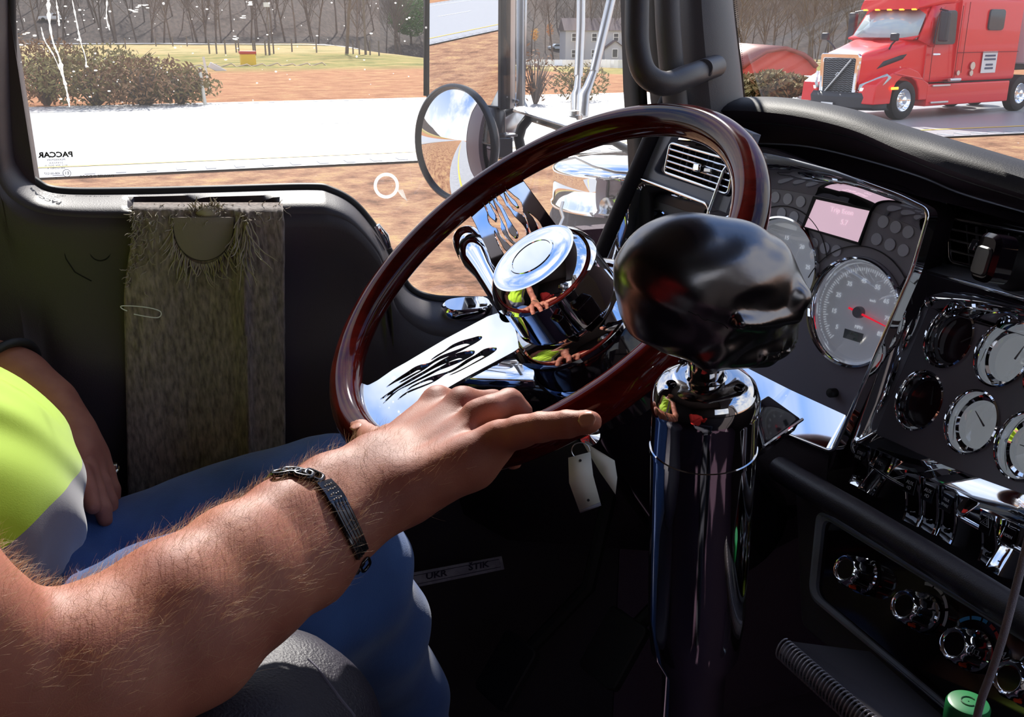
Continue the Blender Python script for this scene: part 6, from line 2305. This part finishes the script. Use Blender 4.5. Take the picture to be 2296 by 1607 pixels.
fac = (vnb[cand] * camd).sum(1)
cand = cand[fac > -.35]
wgt = np.clip(.25 + vnb[cand][:, 2], .03, 1.3) * np.where(tpar[cand] > Lf - .05, .5, 1.0)
pick = rs.choice(cand, size=4200, replace=True, p=wgt / wgt.sum())
for i in pick:
    n = vnb[i]
    p = Vb[i] + (rs.random(3) - .5) * .003 - n * .0006
    L_ = rs.uniform(.006, .014)
    d = -axf * -.55 + n * .55 + np.array((0, 0, .25)) + rs.normal(size=3) * .28
    d = d - 0 * n
    d /= np.linalg.norm(d)
    bnd = rs.normal(size=3) * .35 - n * .55 + axf * .35
    sp = cu.splines.new('POLY')
    sp.points.add(3)
    for k in range(4):
        t = k / 3
        q = p + d * (L_ * t) + bnd * (L_ * t * t * .55)
        sp.points[k].co = (*q, 1)
        sp.points[k].radius = 1.0 - .75 * t
cu.materials.append(hm_)
ho = bpy.data.objects.new('arm_hair', cu)
COL.objects.link(ho)
ho.parent = per
ho.matrix_parent_inverse = per.matrix_world.inverted()
ho['kind'] = 'stuff'
# head hair cap
Vh, Fh = surface_nets(lambda P: smax(ell(P, (-.25, .86, Z0 + .25), (.108, .086, .118)), -(P[:, 2] - (Z0 + .235) + .9 * (-.20 - P[:, 0]) * -1 * 0 - (P[:, 0] + .20) * 1.2 * -1 * -1), .004), (-.40, .74, Z0 + .06), (-.10, .98, Z0 + .40), .005, 4)
npmesh('hair', Vh, Fh, mat('hair_brown', (.10, .055, .03), .6), per)

# --- jeans
jean = bpy.data.materials.new('denim')
jean.use_nodes = True
t = jean.node_tree
b = t.nodes['Principled BSDF']
b.inputs['Roughness'].default_value = .85
b.inputs['Sheen Weight'].default_value = .2
co = t.nodes.new('ShaderNodeTexCoord')
n1 = t.nodes.new('ShaderNodeTexNoise')
n1.inputs['Scale'].default_value = 9
n1.inputs['Detail'].default_value = 8
t.links.new(co.outputs['Object'], n1.inputs['Vector'])
r = t.nodes.new('ShaderNodeValToRGB')
r.color_ramp.elements[0].position = .35
r.color_ramp.elements[0].color = (.012, .040, .155, 1)
r.color_ramp.elements[1].position = .7
r.color_ramp.elements[1].color = (.035, .100, .300, 1)
t.links.new(n1.outputs['Fac'], r.inputs[0])
t.links.new(r.outputs[0], b.inputs['Base Color'])
wv = t.nodes.new('ShaderNodeTexNoise')
wv.inputs['Scale'].default_value = 900
t.links.new(co.outputs['Object'], wv.inputs['Vector'])
bp_ = t.nodes.new('ShaderNodeBump')
bp_.inputs['Strength'].default_value = .4
bp_.inputs['Distance'].default_value = .0008
t.links.new(wv.outputs['Fac'], bp_.inputs['Height'])
t.links.new(bp_.outputs[0], b.inputs['Normal'])
def wrinkle(P, a=.004):
    s = np.sin(P[:, 0] * 31 + 4 * np.sin(P[:, 2] * 17 + P[:, 1] * 9)) * np.sin(P[:, 1] * 23 + P[:, 2] * 29 + 2)
    s2 = np.sin(P[:, 0] * 70 + P[:, 2] * 60 + 5 * np.sin(P[:, 1] * 21))
    return a * (s * .7 + s2 * .25)
def jeans_sdf(P):
    d = chain(P, [((-.20, .97, Z0 - .58), .098), (uu(430, 1265, 1.03), .086), (uu(600, 1190, 1.06), .078), (uu(728, 1125, 1.09), .069), ], .03)
    d = smin(d, chain(P, [(uu(735, 1125, 1.09), .069), (uu(780, 1250, 1.17), .060), (uu(850, 1500, 1.32), .056), (uu(880, 1750, 1.45), .055)], .03), .03)
    e = chain(P, [((-.20, .76, Z0 - .58), .100), (uu(380, 1480, .80), .090), (uu(580, 1370, .84), .078), (uu(745, 1290, .885), .066)], .03)
    e = smin(e, chain(P, [(uu(745, 1290, .885), .066), (uu(812, 1400, .95), .058), (uu(868, 1560, 1.05), .058), (uu(930, 1760, 1.2), .060), (uu(950, 1900, 1.3), .06)], .03), .03)
    d = smin(d, e, .02)
    d = smin(d, ell(P, (-.25, .865, Z0 - .52), (.165, .20, .13)), .06)
    return d + wrinkle(P, .0035)
Vj, Fj = surface_nets(jeans_sdf, (-.45, .55, Z0 - 1.16), (.62, 1.22, Z0 - .30), .0055, 5)
npmesh('jeans', Vj, Fj, jean, per)

# --- hi-vis vest over the belly
vm = mat('hi_vis_yellow', (.42, .64, .006), .8, sheen=.3, bump=(900, .12, .0006))
_t = vm.node_tree
_co = _t.nodes.new('ShaderNodeTexCoord')
_sp = _t.nodes.new('ShaderNodeSeparateXYZ')
_t.links.new(_co.outputs['Object'], _sp.inputs[0])
def _mth(op, a, b_=None, v=0.0):
    n_ = _t.nodes.new('ShaderNodeMath')
    n_.operation = op
    _t.links.new(a, n_.inputs[0])
    if b_ is not None:
        _t.links.new(b_, n_.inputs[1])
    else:
        n_.inputs[1].default_value = v
    return n_.outputs[0]
_w = _mth('MULTIPLY', _mth('SINE', _mth('MULTIPLY', _sp.outputs['Y'], None, 38.0)), None, .004)
_band = _mth('LESS_THAN', _mth('ADD', _sp.outputs['Z'], _w), None, Z0 - .362)
_str = _mth('LESS_THAN', _mth('ABSOLUTE', _mth('SUBTRACT', _sp.outputs['Y'], None, .712)), None, .017)
_or = _mth('MAXIMUM', _band, _str)
_mx = _t.nodes.new('ShaderNodeMix')
_mx.data_type = 'RGBA'
_mx.inputs['A'].default_value = (.36, .55, .005, 1)
_mx.inputs['B'].default_value = (.17, .16, .18, 1)
_t.links.new(_or, _mx.inputs['Factor'])
_t.links.new(_mx.outputs['Result'], _t.nodes['Principled BSDF'].inputs['Base Color'])
gm_ = mat('reflective_grey', (.20, .19, .21), .5, bump=(500, .2, .0005))
dk_ = mat('tee_dark', (.02, .02, .025), .9)
def vest_sdf(P):
    d = ell(P, (-.325, .86, Z0 - .17), (.135, .200, .27))
    d = smin(d, ell(P, (-.245, .862, Z0 - .385), (.160, .195, .138)), .07)
    d = smin(d, cap_(P, (-.30, .68, Z0 - .03), (-.30, 1.04, Z0 - .03), .078, .078), .05)
    # open bottom, arm and neck openings
    w_ = wrinkle(P, .0045) + .0025 * np.sin(P[:, 2] * 75 + P[:, 0] * 40 + 3 * np.sin(P[:, 1] * 30))
    d = d + w_
    cut = -(P[:, 2] - (Z0 - .435 - .11 * np.clip((-.16 - P[:, 0]) / .08, 0, 1)))
    d = smax(d, cut - .012 * np.sin(P[:, 1] * 22), .003)
    d = smax(d, -cap_(P, SHR + np.array((-.0, -.07, .02)), uu(-40, 1450, .52), .075, .085), .003)
    d = smax(d, -cap_(P, (-.28, 1.10, Z0 - .02), (-.18, 1.2, Z0 - .25), .075, .07), .003)
    d = smax(d, -cap_(P, (-.27, .86, Z0 + .0), (-.25, .86, Z0 + .3), .085, .09), .003)
    return d
Vv, Fv = surface_nets(vest_sdf, (-.50, .58, Z0 - .58), (.02, 1.14, Z0 + .09), .0036, 5)
o = npmesh('vest', Vv, Fv, vm, per)
# stitched seams
def vpt(px, py):
    o0, o1 = uu(px, py, .55), uu(px, py, 1.2)
    L_ = o0 + (o1 - o0) * np.linspace(0, 1, 500)[:, None]
    s_ = vest_sdf(L_)
    i = int(np.argmax(s_ < 0))
    return Vector(L_[i]) if s_[i] < 0 else None

# --- bracelet on the right wrist
blk = mat('bracelet_black', (.085, .083, .088), .2, .95)
br_c = (WRS * .2 + uu(745, 1165, .69) * .8)
br = empty('bracelet', Vector(uu(745, 1150, .67)), 'black steel chain bracelet with an engraved bar around the right wrist', 'bracelet')
ptsb = [(633, 1066), (655, 1062), (680, 1068), (702, 1072), (722, 1086), (742, 1108), (758, 1134), (772, 1162), (785, 1190), (796, 1215), (806, 1240), (814, 1262)]
bl = []
for x, y in ptsb:
    p, n, ok = onbody(x, y, .5, .85)
    bl.append((p, n, ok))
def frame_at(i):
    a = bl[max(i - 1, 0)][0]
    b_ = bl[min(i + 1, len(bl) - 1)][0]
    tdir = (b_ - a).normalized()
    n = bl[i][1]
    n = (n - tdir * n.dot(tdir)).normalized()
    s_ = tdir.cross(n)
    return bl[i][0], tdir, n, s_
# engraved bar : lofted along the wrist
rows = []
idx = [4, 5, 6, 7, 8, 9, 10]
cent = smooth_open([bl[i][0] + bl[i][1] * .0022 for i in idx], 5)
nn_ = smooth_open([bl[i][1] for i in idx], 5)
for i, c_ in enumerate(cent):
    a = cent[max(i - 1, 0)]
    b_ = cent[min(i + 1, len(cent) - 1)]
    td = (b_ - a).normalized()
    n = nn_[i].normalized()
    n = (n - td * n.dot(td)).normalized()
    s_ = td.cross(n)
    hw = .0066
    t = i / (len(cent) - 1)
    row = []
    for u, h in ((-1, -.001), (-1, .0014), (-.86, .002), (-.72, .002), (-.66, .0014), (-.50, .0014), (-.44, .002), (-.30, .002), (-.24, .0014), (-.08, .0014), (-.02, .002), (.10, .002), (.16, .0014), (.32, .0014), (.38, .002), (.52, .002), (.58, .0014), (.72, .0014), (.86, .002), (1, .0014), (1, -.001)):
        hh = h if t > .32 else (.0018 if h > 0 else h)
        row.append(c_ + s_ * hw * u + n * hh)
    rows.append(row)
MB().grid(rows, closed=True).build('engraved_bar', blk, br, 30)
mb = MB()
for j in range(4):
    for k in range(4):
        i = 2 + int(j * 2)
        td = (cent[i + 1] - cent[i]).normalized()
        n = nn_[i].normalized()
        s_ = td.cross(n)
        c_ = cent[i] + s_ * (-.003 + k * .002) + n * .002 + td * (.0006 * (k % 2))
        mb.lathe([(0, .0007), (.0006, .0003), (.0007, 0)], c_, n, 6)
mb.build('star_stud', steel, br, 0)
def link(i0, w_, l_, nm='chain_link', r=.0011):
    p, td, n, s_ = frame_at(i0)
    c_ = p + n * .0022
    pts = [c_ + td * (l_ * math.copysign(abs(math.cos(a)) ** .6, math.cos(a))) + s_ * (w_ * math.copysign(abs(math.sin(a)) ** .6, math.sin(a))) for a in [k * PI / 10 for k in range(20)]]
    MB().tube(pts, r, 8, closed=True).build(nm, blk, br, 60)
for i in (0, 1, 2, 3):
    link(i, .0045, .0062, r=.0020)
link(11, .0042, .006, r=.0012)
# hidden remainder of the chain round the wrist
p0, p1 = nv(bl[0][0]), nv(bl[-1][0])
axw = nv(Vector(uu(741, 1096, .715) * .5 + uu(789, 1171, .70) * .5 - uu(529, 1248, .64) * .5 - uu(571, 1332, .635) * .5).normalized())
wc_ = uu(741, 1096, .715) * .5 + uu(789, 1171, .70) * .5
wc_ = wc_ + axw * (((p0 + p1) / 2 - wc_) @ axw)
v0 = p0 - wc_
v1 = p1 - wc_
s0, s1_ = v0 @ axw, v1 @ axw
v0 = v0 - axw * s0
v1 = v1 - axw * s1_
e1 = v0 / np.linalg.norm(v0)
e2 = np.cross(axw, e1)
a1 = math.atan2(v1 @ e2, v1 @ e1)
cdir = nv(CAM) - wc_
ac_ = math.atan2(cdir @ e2, cdir @ e1)
# go round on the side away from the camera
a1p = a1 % (2 * PI)
acp = ac_ % (2 * PI)
end = a1p if acp > a1p else a1p - 2 * PI
back = []
for k in range(1, 14):
    a = end * k / 14
    dr = e1 * math.cos(a) + e2 * math.sin(a)
    o_ = wc_ + axw * (s0 + (s1_ - s0) * k / 14)
    L_ = o_ + dr * np.linspace(.0, .09, 300)[:, None]
    i = int(np.argmax(body_sdf(L_) > .0018))
    back.append(Vector(L_[i]))
MB().tube([Vector(p0)] + back + [Vector(p1)], .0018, 8).build('chain', blk, br, 60)
# ring and watch on the other hand
p, n, ok = onbody(244, 1048, .85, 1.1)
rg = uu(243, 1062, 1.03)
MB().tube([Vector(rg) + V(0, .0115 * math.cos(a), .0) + (V(.9, 0, .45).normalized() * .0115 * math.sin(a)) for a in [k * PI / 12 for k in range(24)]], .0018, 8, closed=True).build('finger_ring', mat('gold_silver', (.85, .75, .55), .15, 1.0), per, 60)
rg = uu(252, 1045, 1.02)
bevel(MB().box(Vector(rg), .010, .006, .005).build('ring_stone', mat('gold_silver', (.85, .75, .55), .15, 1.0), per), .001)
wr = uu(18, 792, 1.035)
o = empty('wrist_watch', Vector(wr), 'black rubber wrist strap on the left forearm at the picture edge', 'watch')
wa = nv(Vector(uu(130, 925, 1.02) - uu(-50, 815, 1.04)).normalized())
N_ = Vector(wa).orthogonal().normalized()
B_ = Vector(wa).cross(N_)
cc_ = Vector(uu(4, 856, 1.02))
MB().tube([cc_ + N_ * .0470 * math.cos(a) + B_ * .0470 * math.sin(a) for a in [k * PI / 24 for k in range(48)]], .0045, 10, closed=True).build('strap', rubber, o, 60)
# ================================================================ SEAT, ARMREST AND SMALL THINGS
seatm = mat('seat_leather', (.022, .018, .032), .5, bump=(500, .7, .0012))
st = empty('driver_seat', (-.3, .86, FLZ), 'dark leather driver seat with a rounded padded edge beside the arm', 'seat')
def seat_sdf(P):
    d = ell(P, (-.12, .865, Z0 - .72), (.34, .27, .10))
    d = smin(d, ell(P, (-.50, .865, Z0 - .25), (.10, .26, .48)), .05)
    return d
Vq, Fq = surface_nets(seat_sdf, (-.66, .55, Z0 - .86), (.25, 1.17, Z0 + .26), .012, 4)
npmesh('cushion', Vq, Fq, seatm, st)
MB().box((-.15, .865, Z0 - .98), .4, .4, .38).build('pedestal', trim, st)
# folding armrest in the foreground
ar = [U(*p) for p in ((250, 1800, .66), (430, 1650, .70), (600, 1560, .74), (690, 1560, .80))]
def arm_sdf(P):
    d = chain(P, [(uu(330, 1900, .60), .060), (uu(480, 1720, .645), .058), (uu(585, 1600, .70), .052), (uu(610, 1560, .74), .046)], .02)
    e = chain(P, [(uu(450, 1950, .60), .055), (uu(600, 1750, .65), .055), (uu(690, 1640, .70), .048), (uu(655, 1580, .74), .044)], .02)
    return smin(d, e, .03)
Va, Fa = surface_nets(arm_sdf, (-.25, .30, Z0 - .75), (.30, .85, Z0 - .28), .006, 4)
npmesh('armrest', Va, Fa, seatm, st)
def onsdf(f, px, py, d0, d1):
    L_ = uu(px, py, d0) + (uu(px, py, d1) - uu(px, py, d0)) * np.linspace(0, 1, 500)[:, None]
    s_ = f(L_)
    i = int(np.argmax(s_ < 0))
    return Vector(L_[i])
MB().tube([onsdf(arm_sdf, *p, .45, .95) for p in ((690, 1478), (712, 1500), (735, 1530), (765, 1570), (795, 1606))], .0012, 6).build('seam', mat('seam_thread', (.12, .11, .15), .8), st)

# spiral notebook
nb = empty('notebook', U(1900, 1520, .74), 'dark spiral bound notebook leaning below the climate panel', 'notebook')
A, B, C_, D_ = U(1762, 1438, .76), U(2060, 1700, .62), U(2330, 1800, .70), U(1950, 1462, .86)
cov = mat('notebook_cover', (.030, .022, .028), .75, bump=(200, .4, .001))
pg = mat('notebook_pages', (.13, .11, .12), .9)
n_ = (B - A).cross(D_ - A).normalized()
if n_.dot(CAM - A) < 0:
    n_ = -n_
solid(mesh('cover', [A, B, C_, D_], [(0, 1, 2, 3)], cov, nb), .0016, 0)
solid(mesh('pages', [A - n_ * .006, B - n_ * .006, C_ - n_ * .006, D_ - n_ * .006], [(0, 1, 2, 3)], pg, nb), .008, 0)
solid(mesh('cover', [A - n_ * .013, B - n_ * .013, C_ - n_ * .013, D_ - n_ * .013], [(0, 1, 2, 3)], cov, nb), .0016, 0)
ed = (B - A)
pr_ = ed.cross(n_).normalized()
pts = []
turns = 38
for k in range(turns * 14 + 1):
    a = 2 * PI * k / 14
    pts.append(A + ed * (k / (turns * 14)) - n_ * .006 + n_ * .0085 * math.cos(a) + pr_ * .0055 * math.sin(a))
MB().tube(pts, .00065, 6).build('spiral_wire', mat('wire_grey', (.30, .27, .28), .4, .6), nb, 60)
# bottle with green cap
bc = U(2172, 1572, .68)
bt = empty('bottle', bc - V(0, 0, .18), 'clear plastic bottle with a ribbed green screw cap', 'bottle')
gc = mat('cap_green', (.012, .16, .045), .4)
rows = []
seg = 96
for r_, h in ((.0005, .0), (.0115, .0), (.0134, -.0008), (.0142, -.003), (.0142, -.016), (.0145, -.0165), (.0145, -.020), (.0135, -.0205)):
    rows.append([bc + V((r_ + (.0004 if -.0165 < h < -.002 and k % 2 else 0)) * math.cos(2 * PI * k / seg), (r_ + (.0004 if -.0165 < h < -.002 and k % 2 else 0)) * math.sin(2 * PI * k / seg), h) for k in range(seg)])
cp = MB().grid(rows, closed=True).build('cap', gc, bt, 30)
MB().tube([bc + V(.005 * math.cos(a), .005 * math.sin(a), .0003) for a in [k * PI / 8 for k in range(13)]], .0005, 5).build('cap_embossing', mat('cap_dark', (.006, .08, .02), .5), bt)
bm_ = glassmat('bottle_plastic', (.9, .95, .92), .12)
MB().lathe([(.0125, -.018), (.0128, -.026), (.020, -.042), (.031, -.07), (.033, -.09), (.033, -.175), (.028, -.18), (0, -.18)], bc, (0, 0, 1), 40).build('bottle_body', bm_, bt, 50)
# braided cable
cb = smooth_open([U(*p) for p in ((2330, 1120, .50), (2300, 1230, .50), (2272, 1340, .50), (2248, 1430, .50), (2222, 1510, .505), (2200, 1570, .51), (2186, 1640, .52), (2180, 1760, .54))], 8)
tag(MB().tube(cb, .0021, 12).build('charging_cable', mat('braid', (.30, .27, .30), .7, bump=(1800, 1.0, .0008)), sharp=80), 'grey braided charging cable hanging in front of the climate knobs', 'cable')
# bumper sticker
sf_ = Fr(YP(1030, 1270, 1.17), (0, -1, 0))
q = [sf_.to2(*p) for p in ((900, 1289), (1125, 1247), (1131, 1276), (905, 1322))]
stk_ = plate('sticker', sf_, [q], .0012, mat('sticker_grey', (.42, .38, .44), .6, vary=(60, (.30, .27, .33), .4, .6)), ch=.0)
tag(stk_, 'worn pale sticker strip with dark capital letters below the dash', 'sticker')
ang = math.atan2(q[1][1] - q[0][1], q[1][0] - q[0][0])
ltm = mat('sticker_ink', (.03, .02, .05), .6)
for s_, x, y in (('UKR', 978, 1288), ('\u0160TIK', 1073, 1268)):
    a, b = sf_.to2(x, y)
    text('letters', s_, sf_, a, b, .0135, ltm, stk_, h=.0006, rot=ang, sx=1.15, bold=.0004)
qi = [sf_.to2(*p) for p in ((905, 1294), (1118, 1253), (1122, 1270), (908, 1314))]
MB().tube([sf_.w(x, y, .0008) for x, y in qi], .0005, 4, closed=True).build('border_line', ltm, stk_)
# clutch and brake pedals in the footwell
for (x, y, d, lab) in ((1370, 1450, 1.25, 'wide black pedal pad low beside the shift tower'), (1130, 1500, 1.3, 'narrow black pedal pad in the dark footwell')):
    p = U(x, y, d)
    e = empty('pedal', p, lab, 'pedal')
    f_ = Fr(p, (-.75, -.2, .6))
    plate('pad', f_, [[(v.x, v.y) for v in fillet([(-.035, -.045, 0), (.035, -.045, 0), (.035, .045, 0), (-.035, .045, 0)], .01, 4)]], .012, rubber, e, ch=.002)
    MB().tube([p - f_.n * .01, p + V(.12, 0, .10), p + V(.16, 0, .30)], .010, 8).build('arm', blackm, e)
# passenger beside the camera: red shirt that the polished metal mirrors
def pas(P):
    d = ell(P, (-.36, -.12, Z0 - .42), (.14, .20, .30))
    d = smin(d, cap_(P, (-.36, -.30, Z0 - .22), (-.36, .06, Z0 - .22), .07, .07), .06)
    d = smin(d, chain(P, [((-.36, -.32, Z0 - .22), .06), ((-.22, -.34, Z0 - .44), .05), ((-.08, -.22, Z0 - .28), .042)], .02), .03)
    d = smin(d, chain(P, [((-.36, .08, Z0 - .22), .06), ((-.20, .12, Z0 - .46), .05), ((-.06, .04, Z0 - .28), .042)], .02), .03)
    return d
Vp, Fp = surface_nets(pas, (-.56, -.46, Z0 - .76), (.0, .24, Z0 - .10), .008, 4)
p2 = empty('person', (-.36, -.12, Z0 - .7), 'passenger in a red sweatshirt, mirrored in the shift tower and skull knob', 'person')
npmesh('sweatshirt', Vp, Fp, mat('red_cloth', (.75, .03, .02), .8), p2)
def legs2(P):
    d = chain(P, [((-.34, -.02, Z0 - .68), .09), ((.06, .02, Z0 - .66), .07), ((.12, .03, Z0 - 1.1), .05)], .03)
    return smin(d, chain(P, [((-.34, -.24, Z0 - .68), .09), ((.06, -.28, Z0 - .66), .07), ((.12, -.28, Z0 - 1.1), .05)], .03), .03)
Vp, Fp = surface_nets(legs2, (-.46, -.40, Z0 - 1.18), (.22, .14, Z0 - .56), .010, 4)
npmesh('trousers', Vp, Fp, mat('trouser_dark', (.03, .03, .04), .9), p2)
